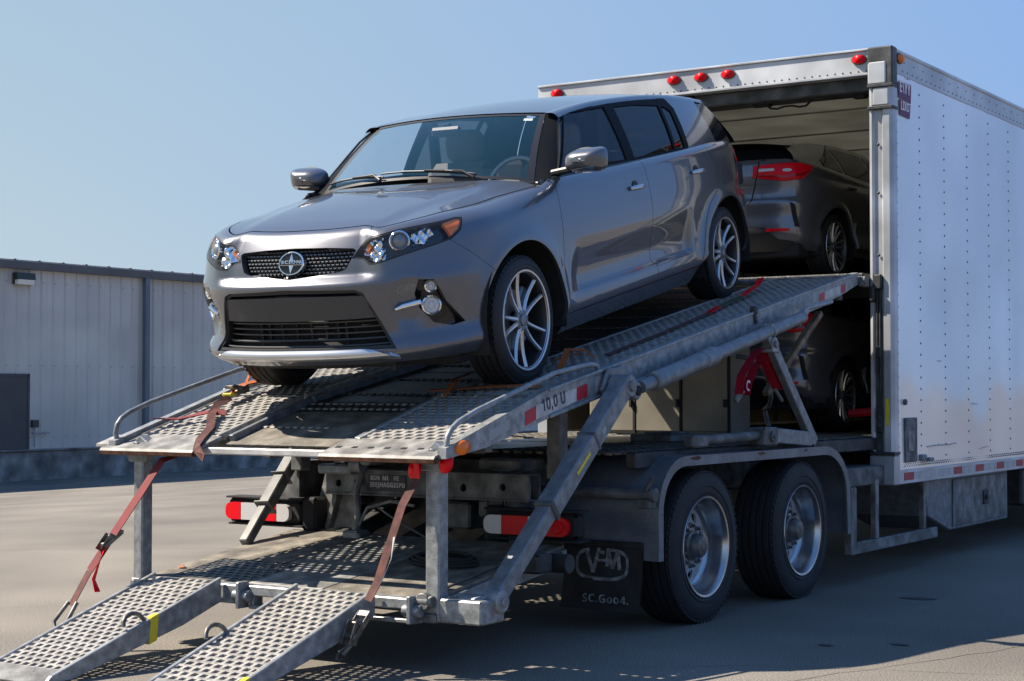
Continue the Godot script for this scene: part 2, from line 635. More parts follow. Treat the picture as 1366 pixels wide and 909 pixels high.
func build_ground() -> void:
	var xs := []
	for i in 41:
		xs.append(-40.0 + i * 1.5)
	xs = [-420.0, -200.0, -90.0] + xs + [40.0, 90.0, 200.0, 420.0]
	var zs := [-420.0, -200.0, -90.0, -40.0, -15.0, 0.0, 15.0, 40.0, 90.0, 200.0, 420.0]
	var b := MB.new()
	b.surf(func(u, v): return Vector3(xs[roundi(u)], ground_y(xs[roundi(u)]), zs[roundi(v)]), 0, xs.size() - 1, xs.size() - 1, 0, zs.size() - 1, zs.size() - 1, Vector3.UP)
	var g := part(self, "ground", b, "asphalt", false)
	g.set_meta("kind", "structure")
	for e in [[0.89, 3.38, 0.05, 0.03], [1.2, 3.15, 0.06, 0.03], [0.6, 1.2, 0.12, 0.07]]:
		var st := MB.new()
		var rp := []
		for k in 14:
			var a := TAU * k / 14
			rp.append(Vector3(e[0] + e[2] * cos(a) * rng.randf_range(0.7, 1.1), 0, e[1] + e[3] * sin(a) * rng.randf_range(0.7, 1.1)))
		for k in 14:
			var p: Vector3 = rp[k]
			var q: Vector3 = rp[(k + 1) % 14]
			st.ft(Vector3(e[0], ground_y(e[0]) + 0.004, e[1]), Vector3(p.x, ground_y(p.x) + 0.004, p.z), Vector3(q.x, ground_y(q.x) + 0.004, q.z), Vector3.UP)
		part(g, "oil_stain", st, "oil_stain", false)
	# cracks and seams in the paving
	var lines := [[Vector2(-9.5, 4.5), Vector2(-3.2, -1.2), 0.012], [Vector2(-14.0, 1.0), Vector2(-6.0, -7.0), 0.016], [Vector2(-18.0, 3.0), Vector2(-12.0, -10.0), 0.02], [Vector2(-6.0, 6.5), Vector2(-2.6, 3.4), 0.008], [Vector2(0.7, 6.5), Vector2(1.9, 2.2), 0.008], [Vector2(0.3, 4.6), Vector2(2.1, 3.6), 0.006], [Vector2(-22.0, -4.0), Vector2(-15.0, -14.0), 0.025]]
	for l in lines:
		var c := MB.new()
		var a: Vector2 = l[0]
		var e: Vector2 = l[1]
		var n := maxi(6, int(a.distance_to(e) / 0.18))
		var side := (e - a).orthogonal().normalized()
		var pl := []
		var w := 0.0
		for i in n + 1:
			w = w * 0.85 + rng.randf_range(-0.05, 0.05)
			pl.append(a.lerp(e, float(i) / n) + side * w)
		for i in n:
			var t0: float = l[2] * (0.5 + rng.randf() * 0.7)
			var p := []
			for s in [[i, -1], [i, 1], [i + 1, 1], [i + 1, -1]]:
				var v: Vector2 = pl[s[0]] + side * s[1] * t0 * 0.5
				p.append(Vector3(v.x, ground_y(v.x) + 0.004, v.y))
			c.q(p[0], p[1], p[2], p[3], Vector3.UP)
		part(g, "crack", c, "crack", false)


func build_warehouse() -> void:
	var X := -30.0
	var Y0 := -0.2
	var Y1 := 4.45
	var w := thing("warehouse", "long grey ribbed metal warehouse behind the lot with dark roof edge", "warehouse", Vector3(X, -1.0, -25.0))
	var pitch := 0.40
	# wall sheets, three ribs each
	var protos := []
	for k in 1:
		var b := MB.new()
		var prof := [Vector2(0, 0)]
		for r in 3:
			var z0 := r * pitch
			prof.append_array([Vector2(z0 + 0.10, 0), Vector2(z0 + 0.115, 0.008), Vector2(z0 + 0.17, 0.008), Vector2(z0 + 0.185, 0), Vector2(z0 + 0.285, 0), Vector2(z0 + 0.315, 0.042), Vector2(z0 + 0.355, 0.042), Vector2(z0 + 0.385, 0)])
		prof.append(Vector2(3 * pitch - 0.002, 0))
		for i in prof.size() - 1:
			var p: Vector2 = prof[i]
			var q: Vector2 = prof[i + 1]
			b.q(Vector3(p.y, Y0, -p.x), Vector3(q.y, Y0, -q.x), Vector3(q.y, Y1, -q.x), Vector3(p.y, Y1, -p.x), Vector3(1, 0, 0))
		protos.append(b.mesh())
	for k in range(-14, 40):
		var o := part(w, "wall_panel", protos[0], "wall_sheet")
		o.position = Vector3(0, 1.0, -k * 3 * pitch)
	var s := MB.new()
	for k in range(-20, 60):
		for yy in [1.95, 0.1, 4.1]:
			for r in 1:
				s.bx(X + 0.042, X + 0.05, yy - 0.012, yy + 0.012, -25.0 - k * pitch - 0.347, -25.0 - k * pitch - 0.323, 0.0)
	stuff(part(w, "wall_screws", s, "roof_trim"))
	var b2 := MB.new()
	b2.bx(X - 26, X - 0.03, Y0, Y1, -74.0, -7.8, 0.0)
	part(w, "wall", b2, "wall_sheet")
	var pl := MB.new()
	pl.bx(X - 26, X + 0.10, -1.3, Y0 - 0.05, -74.1, -7.7, 0.02)
	pl.bx(X - 26, X + 0.16, Y0 - 0.05, Y0, -74.1, -7.7, 0.012)
	part(w, "concrete_plinth", pl, "concrete")
	var tr := MB.new()
	tr.prism(v2([0, Y1 - 0.03, 0.20, Y1 - 0.03, 0.22, Y1 + 0.16, 0.17, Y1 + 0.2, 0, Y1 + 0.2]), Transform3D(Basis(Vector3(1, 0, 0), Vector3(0, 1, 0), Vector3(0, 0, 1)), Vector3(X, 0, -74.2)), 66.6)
	part(w, "roof_trim", tr, "roof_trim")
	var rf := MB.new()
	rf.q(Vector3(X + 0.1, Y1 + 0.19, -74.2), Vector3(X + 0.1, Y1 + 0.19, -7.6), Vector3(X - 13, Y1 + 1.0, -7.6), Vector3(X - 13, Y1 + 1.0, -74.2), Vector3.UP)
	rf.q(Vector3(X - 26.1, Y1 + 0.19, -74.2), Vector3(X - 26.1, Y1 + 0.19, -7.6), Vector3(X - 13, Y1 + 1.0, -7.6), Vector3(X - 13, Y1 + 1.0, -74.2), Vector3.UP)
	for e in [-74.2, -7.6]:
		rf.ft(Vector3(X + 0.1, Y1 + 0.19, e), Vector3(X - 26.1, Y1 + 0.19, e), Vector3(X - 13, Y1 + 1.0, e), Vector3(0, 0, signf(e + 40)))
	part(w, "roof", rf, "roof_trim")
	var rs := MB.new()
	for k in 82:
		var z := -7.9 - k * 0.8
		rs.bx(X + 0.0, X + 0.19, Y1 + 0.2, Y1 + 0.222, z - 0.03, z + 0.03, 0.006)
	stuff(part(w, "roof_seam", rs, "roof_trim"))
	for z in [-22.15, -37.0, -52.0, -9.5]:
		var ds := MB.new()
		ds.bx(X + 0.05, X + 0.2, Y0, Y1 - 0.02, z - 0.085, z + 0.085, 0.015)
		part(w, "downspout", ds, "downspout")
	var dr := MB.new()
	dr.bx(X + 0.0, X + 0.065, Y0 + 0.002, 1.72, -18.1, -16.2, 0.01)
	var dd := part(w, "door", dr, "door_brown")
	var fr := MB.new()
	fr.bx(X + 0.065, X + 0.08, Y0 + 0.002, 1.72, -18.1, -18.03, 0.004)
	fr.bx(X + 0.065, X + 0.08, 1.66, 1.74, -18.1, -16.2, 0.004)
	part(dd, "frame", fr, "door_brown", false)
	var ob := MB.new()
	ob.bx(X + 0.03, X + 0.14, 0.36, 0.55, -18.36, -18.16, 0.01)
	part(w, "electrical_box", ob, "fixture_dark")
	var pp := MB.new()
	pp.cyl(Vector3(X + 0.08, -0.15, -18.26), Vector3(X + 0.08, 0.36, -18.26), 0.02, 8)
	pp.bx(X + 0.05, X + 0.1, 0.2, 0.24, -18.75, -18.2, 0.005)
	part(w, "conduit", pp, "label_grey")
	# wall lamp, unlit by day
	var l := thing("wall_lamp", "small dark wall lamp with pale lens high on the warehouse wall", "lamp", Vector3(X, 4.04, -17.82))
	var hs := MB.new()
	hs.prism(v2([0, 0.0, 0.05, 0.0, 0.05, 0.13, 0.2, 0.13, 0.17, 0.30, 0.0, 0.30]), Transform3D(Basis(Vector3(1, 0, 0), Vector3(0, 1, 0), Vector3(0, 0, 1)), Vector3(X + 0.045, 4.02, -18.13)), 0.6, 0.008)
	part(l, "housing", hs, "fixture_dark")
	var ln := MB.new()
	ln.prism(v2([0, 0.0, 0.10, 0.0, 0.145, 0.125, 0.0, 0.125]), Transform3D(Basis(Vector3(1, 0, 0), Vector3(0, 1, 0), Vector3(0, 0, 1)), Vector3(X + 0.096, 4.02, -18.1)), 0.54, 0.01)
	part(l, "lens", ln, "fixture_lens")


# ---------- the enclosed trailer: box
var trailer: Node3D


func dome(b: MB, p: Vector3, n: Vector3, r: float, h: float, segs := 8) -> void:
	var y := n.normalized()
	var x := (Vector3.UP if absf(y.y) < 0.9 else Vector3.RIGHT).cross(y).normalized()
	b.lathe([Vector2(r, 0), Vector2(r * 0.92, h * 0.45), Vector2(r * 0.55, h * 0.85), Vector2(0, h)], Transform3D(Basis(x, y, x.cross(y)), p), segs, 60.0)


func marker_lamp(p: Vector3, n: Vector3, m: String) -> void:
	var side := Vector3.UP.cross(n).normalized()
	var b := MB.new()
	b.lathe([Vector2(0, 0), Vector2(0.042, 0), Vector2(0.042, 0.012), Vector2(0, 0.014)], Transform3D(Basis(side * 1.45, n, Vector3.UP * 0.9), p), 20)
	var o := part(trailer, "marker_lamp", b, "frame_dark")
	var c := MB.new()
	c.lathe([Vector2(0.037, 0.012), Vector2(0.034, 0.026), Vector2(0.022, 0.036), Vector2(0, 0.04)], Transform3D(Basis(side * 1.45, n, Vector3.UP * 0.9), p), 20, 60.0)
	part(o, "lens", c, m, false)


func build_trailer_box() -> void:
	trailer = thing("car_hauler_trailer", "white enclosed car-hauling trailer with open rear, tandem wheels and lower platform", "trailer", Vector3(-1.5, 0, 0))
	var W := -3.018
	var ZF := -13.6
	# right side wall, one sheet between each pair of rivet rows
	var cols := [-0.06, -0.556]
	while cols[-1] > ZF + 0.6:
		cols.append(cols[-1] - 0.548)
	cols[-1] = ZF
	var riv := MB.new()
	for i in cols.size() - 1:
		var b := MB.new()
		var z0: float = cols[i] - 0.0003
		var z1: float = cols[i + 1] + 0.0003
		var seed_ := i * 1.7
		# thin sheet, very slightly pillowed between the rivets
		b.surf(func(u, v): return Vector3(0.0022 * sin(PI * u) + 0.0045 * sin(v * 4.1 + seed_) * sin(PI * u) * smoothstep(0.3, 0.9, absf(v - 2.9)) + 0.0011 * sin(v * 9.3 + seed_ * 2.0 + u * 2.0) * sin(PI * u), v, lerpf(z0, z1, u)), 0, 1, 8, 0.75, 3.62, 26, Vector3(1, 0, 0))
		b.q(Vector3(-0.02, 0.75, z0), Vector3(-0.02, 0.75, z1), Vector3(-0.02, 3.62, z1), Vector3(-0.02, 3.62, z0), Vector3(-1, 0, 0))
		part(trailer, "side_panel", b, "box_white")
		for k in 33:
			dome(riv, Vector3(0.0005, 0.83 + k * 0.0845, cols[i] - (0.025 if i == 0 else 0.0)), Vector3.RIGHT, 0.0085, 0.005, 6)
	for k in 130:
		dome(riv, Vector3(0.006, 3.655 + 0.0 * k, -0.2 - k * 0.1), Vector3.RIGHT, 0.007, 0.004, 6)
		if k % 2 == 0:
			dome(riv, Vector3(0.006, 3.72, -0.23 - k * 0.1), Vector3.RIGHT, 0.007, 0.004, 6)
		dome(riv, Vector3(0.001, 0.775, -0.2 - k * 0.05), Vector3.RIGHT, 0.007, 0.005, 6)
		dome(riv, Vector3(0.001, 0.79, -0.225 - k * 0.05), Vector3.RIGHT, 0.006, 0.005, 6)
	stuff(part(trailer, "rivets", riv, "frame_dark"))
	var b := MB.new()
	b.bx(-0.06, 0.006, 3.62, 3.775, ZF, -0.065, 0.004)
	b.bx(-0.06, 0.016, 3.77, 3.80, ZF, -0.0, 0.006)
	part(trailer, "top_rail", b, "box_white_plain")
	b = MB.new()
	b.bx(-0.10, 0.004, 0.646, 0.75, ZF, -0.065, 0.005)
	part(trailer, "bottom_rail", b, "box_white_plain")
	# conspicuity tape along the bottom rail
	var z := -0.18
	var k2 := 0
	while z > ZF + 0.6:
		var t := MB.new()
		t.bx(0.004, 0.0065, 0.672, 0.728, z - 0.2, z, 0.0)
		if k2 != 1:
			part(trailer, "reflective_strip", t, "tape_red")
		t = MB.new()
		t.bx(0.004, 0.0062, 0.672, 0.728, z - 0.54, z - 0.202, 0.0)
		part(trailer, "reflective_strip", t, "tape_white")
		z -= 0.542
		k2 += 1
	# other walls, roof, floor
	b = MB.new()
	b.bx(W, W + 0.025, 0.646, 3.77, ZF, -0.02, 0.004)
	part(trailer, "left_wall", b, "box_white_plain")
	b = MB.new()
	b.bx(W, 0.0, 0.646, 3.77, ZF - 0.03, ZF, 0.004)
	part(trailer, "front_wall", b, "box_white_plain")
	b = MB.new()
	b.surf(func(u, v): return Vector3(lerpf(W, -0.02, u), 3.765 + 0.02 * sin(PI * u), v), 0, 1, 8, ZF, -0.01, 4, Vector3.UP)
	part(trailer, "roof", b, "roof_sheet")
	for k in 11:
		b = MB.new()
		b.bx(W + 0.03, -0.06, 3.752, 3.764, -0.95 - k * 1.2 - 0.03, -0.95 - k * 1.2, 0.003)
		part(trailer, "roof_bow", b, "interior_white")
	b = MB.new()
	for e in [[W + 0.026, W + 0.032], [-0.032, -0.026]]:
		b.bx(e[0], e[1], 1.0, 3.69, ZF, -0.13, 0.0)
	part(trailer, "wall_lining", b, "interior_tan")
	for k in 18:
		for e in [[W + 0.033, W + 0.06], [-0.06, -0.033]]:
			b = MB.new()
			b.bx(e[0], e[1], 1.0, 3.66, -0.9 - k * 0.72 - 0.04, -0.9 - k * 0.72, 0.003)
			part(trailer, "wall_post", b, "frame_dark")
	b = MB.new()
	b.bx(W + 0.033, W + 0.07, 2.66, 2.78, ZF, -0.1, 0.004)
	b.bx(W + 0.033, W + 0.07, 3.2, 3.27, ZF, -0.1, 0.004)
	b.bx(-0.07, -0.033, 2.66, 2.78, ZF, -0.1, 0.004)
	part(trailer, "load_track", b, "frame_alu")
	# rear frame: header
	b = MB.new()
	b.bx(W, -0.17, 3.635, 3.795, -0.07, 0.0, 0.004)
	var hd := part(trailer, "rear_header", b, "box_white_plain")
	var lip := MB.new()
	lip.bx(W + 0.02, -0.17, 3.615, 3.634, -0.09, 0.012, 0.003)
	part(hd, "lip", lip, "frame_alu", false)
	lip = MB.new()
	lip.bx(W, -0.1, 3.794, 3.812, -0.07, 0.014, 0.004)
	part(hd, "cap", lip, "frame_alu", false)
	var hr := MB.new()
	for k in 46:
		dome(hr, Vector3(W + 0.1 + k * 0.0605, 3.648, 0.0), Vector3(0, 0, 1), 0.007, 0.005, 6)
	stuff(part(hd, "rivets", hr, "frame_dark", false))
	# inner header: door roller, tracks, hoses
	b = MB.new()
	b.bx(W + 0.05, -0.17, 3.52, 3.62, -0.32, -0.1, 0.01)
	part(trailer, "inner_header", b, "frame_dark")
	b = MB.new()
	b.bx(W + 0.05, -0.17, 3.56, 3.60, -0.56, -0.42, 0.008)
	part(trailer, "door_track", b, "chassis_grey")
	b = MB.new()
	var cab := []
	for k in 15:
		cab.append(Vector3(-1.1 + k * 0.055, 3.52 - 0.05 * sin(k * 0.45) - 0.02 * sin(k * 1.3), -0.22 + 0.02 * sin(k * 0.9)))
	b.tube(cab, 0.009, 6)
	part(trailer, "hanging_cable", b, "under_black")
	b = MB.new()
	b.bx(-0.38, -0.28, 3.49, 3.53, -0.26, -0.18, 0.008)
	part(trailer, "cable_clip", b, "under_black")
	b = MB.new()
	b.bx(-1.2, -1.05, 3.50, 3.53, -0.26, -0.2, 0.008)
	part(trailer, "cable_clip", b, "under_black")
	for p in [-2.83, -1.763, -1.529, -1.30, -0.246]:
		marker_lamp(Vector3(p, 3.735, 0.0), Vector3(0, 0, 1), "lens_red")
	marker_lamp(Vector3(0.006, 3.735, -0.125), Vector3(1, 0, 0), "lens_amber")
	# posts
	b = MB.new()
	b.bx(W, W + 0.12, 0.646, 3.635, -0.09, 0.01, 0.006)
	part(trailer, "corner_post", b, "frame_alu")
	b = MB.new()
	b.prism(v2([-0.165, 0.0, -0.165, 0.022, -0.145, 0.03, -0.13, 0.012, -0.075, 0.012, -0.06, 0.034, -0.012, 0.034, 0.012, 0.012, 0.012, -0.06, -0.03, -0.06, -0.03, -0.055, -0.165, -0.06]), Transform3D(Basis(Vector3(1, 0, 0), Vector3(0, 0, 1), Vector3(0, 1, 0)), Vector3(0, 0.646, 0)), 3.15, 0.002)
	var cp := part(trailer, "corner_post", b, "frame_alu")
	b = MB.new()
	b.bx(-0.175, 0.018, 3.53, 3.81, -0.064, 0.04, 0.012)
	part(cp, "corner_cap", b, "frame_dark", false)
	b = MB.new()
	b.bx(-0.168, -0.03, 3.535, 3.70, 0.0, 0.048, 0.01)
	part(cp, "cap_plate", b, "frame_alu", false)
	for yy in [3.525, 3.365]:
		b = MB.new()
		b.bx(-0.172, 0.02, yy - 0.012, yy + 0.012, -0.062, 0.052, 0.004)
		part(cp, "band", b, "frame_dark", false)
	b = MB.new()
	b.bx(-0.135, -0.01, 3.378, 3.513, 0.0, 0.045, 0.01)
	part(cp, "hinge_block", b, "frame_alu", false)
	# door gear in the lower half of the post
	b = MB.new()
	b.bx(-0.128, -0.078, 0.88, 2.12, 0.008, 0.02, 0.003)
	part(cp, "door_channel", b, "frame_dark", false)
	b = MB.new()
	b.tube([Vector3(-0.112, 1.45, 0.03), Vector3(-0.112, 2.1, 0.03)], 0.009, 8)
	b.tube([Vector3(-0.09, 1.3, 0.03), Vector3(-0.09, 2.05, 0.03)], 0.009, 8)
	b.bx(-0.135, -0.07, 2.05, 2.16, 0.01, 0.06, 0.01)
	b.bx(-0.16, -0.12, 1.96, 2.08, 0.012, 0.075, 0.012)
	b.bx(-0.125, -0.075, 1.02, 1.2, 0.012, 0.035, 0.006)
	b.bx(-0.12, -0.08, 1.56, 1.64, 0.014, 0.05, 0.008)
	part(cp, "lock_gear", b, "chassis", false)
	for yy in [1.07, 1.13, 1.6, 2.3, 2.75, 3.1]:
		b = MB.new()
		dome(b, Vector3(-0.10, yy, 0.02 if yy > 2.2 else 0.036), Vector3(0, 0, 1), 0.012, 0.01, 8)
		part(cp, "bolt", b, "frame_dark", false)
	b = MB.new()
	b.bx(-0.172, 0.02, 0.646, 0.86, -0.062, 0.045, 0.008)
	part(cp, "foot_block", b, "frame_alu", false)
	b = MB.new()
	b.bx(-0.174, 0.024, 0.862, 0.885, -0.061, 0.055, 0.004)
	part(cp, "band", b, "frame_dark", false)
	b = MB.new()
	b.prism(v2([-0.055, 1.06, -0.03, 1.08, -0.02, 1.2, -0.028, 1.27, -0.05, 1.265, -0.052, 1.15]), Transform3D(Basis(), Vector3(0, 0, 0.034)), 0.0025)
	part(cp, "sticker", b, "sticker_yellow", false)
	# things on the side wall
	b = MB.new()
	b.bx(0.0, 0.014, 0.80, 1.126, -0.44, -0.19, 0.006)
	var hb := part(trailer, "side_hatch", b, "chassis_grey")
	b = MB.new()
	b.bx(0.014, 0.02, 0.88, 1.03, -0.37, -0.24, 0.006)
	part(hb, "hatch_plate", b, "plate_pale", false)
	b = MB.new()
	b.bx(0.0, 0.03, 0.80, 0.85, -0.60, -0.50, 0.006)
	b.bx(0.0, 0.05, 0.80, 0.825, -0.70, -0.60, 0.006)
	part(trailer, "side_latch", b, "steel_grey")
	b = MB.new()
	b.cyl(Vector3(0.0, 1.24, -0.2), Vector3(0.02, 1.24, -0.2), 0.022, 14)
	part(trailer, "lock", b, "frame_dark")
	for e in [[0.905, -0.68, 0.55, 0.008], [0.912, -1.05, 0.3, 0.005], [1.22, -1.7, 0.18, 0.004], [0.86, -1.9, 0.25, 0.004], [1.55, -0.9, 0.1, 0.003]]:
		b = MB.new()
		for k in 7:
			var za: float = e[1] - e[2] * k / 7.0
			var zb: float = e[1] - e[2] * (k + 0.6 + 0.4 * rng.randf()) / 7.0
			var yy: float = e[0] + rng.randf_range(-0.006, 0.006)
			b.bx(0.003, 0.0105, yy - e[3] * rng.randf_range(0.3, 0.7), yy + e[3] * rng.randf_range(0.3, 0.7), zb, za, 0.001)
		stuff(part(trailer, "scrape", b, "tape_white"))
	# purple carrier mark: two rows of white letters on a purple ground
	b = MB.new()
	b = MB.new()
	b.q(Vector3(0.0042, 3.565, -0.07), Vector3(0.0042, 3.578, -0.345), Vector3(0.0042, 3.435, -0.335), Vector3(0.0042, 3.452, -0.085), Vector3.RIGHT)
	b.q(Vector3(0.0042, 3.444, -0.09), Vector3(0.0042, 3.425, -0.33), Vector3(0.0042, 3.32, -0.31), Vector3(0.0042, 3.328, -0.105), Vector3.RIGHT)
	var sg := part(trailer, "sign", b, "sign_purple")
	sg.position += Vector3(0.006, 0, -0.02)
	text_on(sg, "lettering", "E\\YY", 0.085, Transform3D(Basis(Vector3(0, 0, -1), Vector3(0, 1, 0), Vector3(1, 0, 0)), Vector3(0.0065, 3.465, -0.095)), "sign_white", 0.88)
	text_on(sg, "lettering", "LIXO", 0.065, Transform3D(Basis(Vector3(0, 0, -1), Vector3(0, 1, 0), Vector3(1, 0, 0)), Vector3(0.0065, 3.345, -0.118)), "sign_white", 0.85)
	var tx := text_on(trailer, "lettering", "FST", 0.05, Transform3D(Basis(Vector3(0, 0, -1), Vector3(0, 1, 0), Vector3(1, 0, 0)), Vector3(0.0045, 3.585 + 0.005, -0.24)), "tape_red", 1.0)
	tx.position -= trailer.position


func text_on(parent: Node3D, called: String, s: String, height: float, x: Transform3D, m: String, squeeze := 1.0, depth := 0.002) -> MeshInstance3D:
	var t := TextMesh.new()
	t.text = s
	var f := SystemFont.new()
	f.font_names = PackedStringArray(["Droid Sans"])
	f.font_weight = 700
	t.font = f
	t.font_size = 64
	t.pixel_size = height / 46.0
	t.depth = depth
	t.curve_step = 2.0
	t.horizontal_alignment = HORIZONTAL_ALIGNMENT_LEFT
	t.vertical_alignment = VERTICAL_ALIGNMENT_BOTTOM
	var o := MeshInstance3D.new()
	o.name = numbered(parent, called)
	o.mesh = t
	o.material_override = M[m]
	parent.add_child(o, true)
	o.transform = x * Transform3D(Basis.from_scale(Vector3(squeeze, 1, 1)), Vector3.ZERO)
	return o


func rot_x_to(n: Vector3) -> Basis:
	# a basis whose y points along n
	var x := (Vector3.UP if absf(n.y) < 0.9 else Vector3.RIGHT).cross(n).normalized()
	return Basis(x, n, x.cross(n))


const AX := Basis(Vector3(0, 1, 0), Vector3(1, 0, 0), Vector3(0, 0, 1))  # local y along world x


func build_trailer_chassis() -> void:
	var t := trailer
	var b := MB.new()
	# two main rails and crossmembers
	for x in [-2.25, -0.80]:
		b = MB.new()
		b.bx(x - 0.07, x + 0.07, 0.88, 0.91, -13.4, 3.9, 0.004)
		b.bx(x - 0.07, x + 0.07, 0.62, 0.65, -13.4, 3.9, 0.004)
		b.bx(x - 0.01, x + 0.01, 0.65, 0.88, -13.4, 3.9, 0.0)
		part(t, "frame_rail", b, "chassis_grey")
	for k in 20:
		var z := 3.1 - k * 0.85
		b = MB.new()
		b.bx(-2.7, -0.3, 0.90, 0.955, z - 0.035, z + 0.035, 0.004)
		part(t, "crossmember", b, "chassis")
	# rear crossmember with holes and plate
	b = MB.new()
	var holes := []
	for p in [[-1.72, 0.80], [-1.72, 0.76], [-0.98, 0.79], [-0.72, 0.80], [-1.12, 0.815], [-1.86, 0.79]]:
		var h := PackedVector2Array()
		for k in 10:
			h.append(Vector2(p[0] + 0.022 * cos(TAU * k / 10), p[1] + 0.022 * sin(TAU * k / 10)))
		holes.append(h)
	b.panel(v2([-1.95, 0.735, -0.55, 0.735, -0.55, 0.865, -1.95, 0.865]), holes, func(u, v): return Vector3(u, v, 4.0), 0.03, 0.06, 0.02, [0.0, 0.0, 0.8, -1.2])
	b.bx(-1.95, -0.55, 0.862, 0.875, 3.88, 4.01, 0.003)
	b.bx(-1.95, -0.55, 0.725, 0.738, 3.88, 4.01, 0.003)
	b.bx(-1.95, -0.55, 0.735, 0.865, 3.88, 3.9, 0.0)
	part(t, "rear_beam", b, "chassis_grey")
	b = MB.new()
	b.bx(-1.64, -1.37, 0.755, 0.845, 4.0, 4.008, 0.002)
	var pl := part(t, "number_plate", b, "ink_dark")
	for e in [["BSN", -1.62, 0.807, 0.026], ["MI", -1.535, 0.807, 0.026], ["HI", -1.455, 0.807, 0.026], ["3EEJHAGGSSPD", -1.625, 0.768, 0.026]]:
		text_on(pl, "lettering", e[0], e[3], Transform3D(Basis(), Vector3(e[1], e[2], 4.0085)), "tape_white", 0.98, 0.001)
	# drop plates and hangers behind the platform
	b = MB.new()
	b.prism(v2([-2.16, 0.50, -1.80, 0.50, -1.80, 0.86, -2.05, 0.86, -2.10, 0.70]), Transform3D(Basis(), Vector3(0, 0, 3.86)), 0.02, 0.003)
	part(t, "hanger_plate", b, "plate_pale")
	b = MB.new()
	b.prism(v2([-2.02, 0.52, -1.99, 0.52, -1.93, 0.70, -1.93, 0.84, -1.96, 0.84, -1.965, 0.70]), Transform3D(Basis(), Vector3(0, 0, 3.881)), 0.05, 0.003)
	part(t, "hanger_rib", b, "chassis_grey")
	b = MB.new()
	b.tube([Vector3(-1.70, 0.86, 3.99), Vector3(-1.68, 0.74, 4.06), Vector3(-1.66, 0.62, 4.07), Vector3(-1.70, 0.50, 4.05)], 0.02, 8)
	b.tube([Vector3(-1.66, 0.56, 4.06), Vector3(-1.60, 0.66, 4.06), Vector3(-1.46, 0.70, 4.03), Vector3(-1.30, 0.68, 4.02)], 0.01, 6)
	b.tube([Vector3(-1.55, 0.67, 4.04), Vector3(-1.40, 0.60, 4.06), Vector3(-1.22, 0.50, 4.0)], 0.006, 6)
	b.bx(-1.74, -1.62, 0.44, 0.53, 4.0, 4.12, 0.012)
	part(t, "air_hose", b, "plate_pale")
	b = MB.new()
	b.bx(-1.98, -1.72, 0.845, 0.90, 3.9, 4.05, 0.01)
	b.cyl(Vector3(-1.74, 0.90, 4.02), Vector3(-1.66, 0.90, 4.02), 0.045, 14)
	b.bx(-1.66, -1.58, 0.90, 0.95, 3.9, 4.06, 0.01)
	b.bx(-1.9, -1.8, 0.90, 0.97, 3.9, 4.0, 0.01)
	part(t, "hinge_bracket", b, "steel_grey")
	# upright channels with holes, right of the opening
	for x in [-0.86, -0.74]:
		b = MB.new()
		var hl := []
		for k in 4:
			var h := PackedVector2Array()
			for m in 8:
				h.append(Vector2(x + 0.045 + 0.014 * cos(TAU * m / 8), 0.44 + k * 0.075 + 0.014 * sin(TAU * m / 8)))
			hl.append(h)
		b.panel(v2([x, 0.37, x + 0.09, 0.37, x + 0.09, 0.735, x, 0.735]), hl, func(u, v): return Vector3(u, v, 3.93), 0.02, 0.05, 0.02, [0.0, 0.0, 0.5, x])
		b.bx(x - 0.012, x - 0.001, 0.37, 0.735, 3.83, 3.94, 0.002)
		part(t, "upright_channel", b, "chassis_grey")
	# dark gear under the rear deck
	b = MB.new()
	b.bx(-2.2, -0.5, 0.40, 0.92, 3.15, 3.25, 0.01)
	part(t, "bulkhead", b, "chassis")
	for e in [[-0.98, -0.68, 0.62, 0.72, 3.6, 3.86], [-0.95, -0.68, 0.88, 0.95, 3.62, 3.9], [-1.20, -1.02, 0.55, 0.70, 3.7, 3.88], [-0.70, -0.6, 0.42, 0.56, 3.86, 3.98], [-2.6, -2.3, 0.6, 0.85, 3.3, 3.7]]:
		b = MB.new()
		b.bx(e[0], e[1], e[2], e[3], e[4], e[5], 0.012)
		part(t, "valve_box", b, "chassis_grey")
	b = MB.new()
	b.tube([Vector3(-0.45, 0.62, 4.1), Vector3(-0.3, 0.56, 4.3), Vector3(-0.34, 0.47, 4.5), Vector3(-0.2, 0.40, 4.7)], 0.014, 8)
	b.tube([Vector3(-0.72, 0.5, 3.95), Vector3(-0.6, 0.42, 4.2), Vector3(-0.3, 0.41, 4.4), Vector3(-0.22, 0.48, 4.2)], 0.016, 8)
	b.cyl(Vector3(-0.42, 0.44, 4.25), Vector3(-0.14, 0.44, 4.25), 0.05, 16)
	b.bx(-0.34, -0.2, 0.40, 0.50, 4.32, 4.46, 0.012)
	part(t, "winch", b, "chassis")
	# lower deck: three rows of plates, walkways perforated
	for k in 22:
		var z1 := 3.75 - k * 0.78
		for row in [[-2.72, -2.05], [-2.03, -1.0], [-0.98, -0.18]]:
			b = MB.new()
			if row[0] == -2.03 or z1 < -1.5:
				b.bx(row[0], row[1], 0.965, 0.985 + rng.randf() * 0.006, z1 - 0.765, z1, 0.003)
			else:
				grate(b, func(u, v): return Vector3(u, 0.99 + 0.0 * v, -v), row[0], row[1], -z1, -z1 + 0.765, 0.075, 0.05, 0.012)
			part(t, "deck_plate", b, "deck_dusty" if row[0] != -2.03 else "deck_dark")
	for x in [-2.76, -0.15]:
		b = MB.new()
		b.bx(x - 0.03, x + 0.03, 0.90, 0.985, -13.4, 3.6, 0.005)
		part(t, "deck_edge_rail", b, "chassis")
	b = MB.new()
	b.bx(-2.9, -0.1, 0.86, 0.90, -13.4, -0.1, 0.0)
	part(t, "box_floor", b, "chassis")
	# upper deck in the box
	b = MB.new()
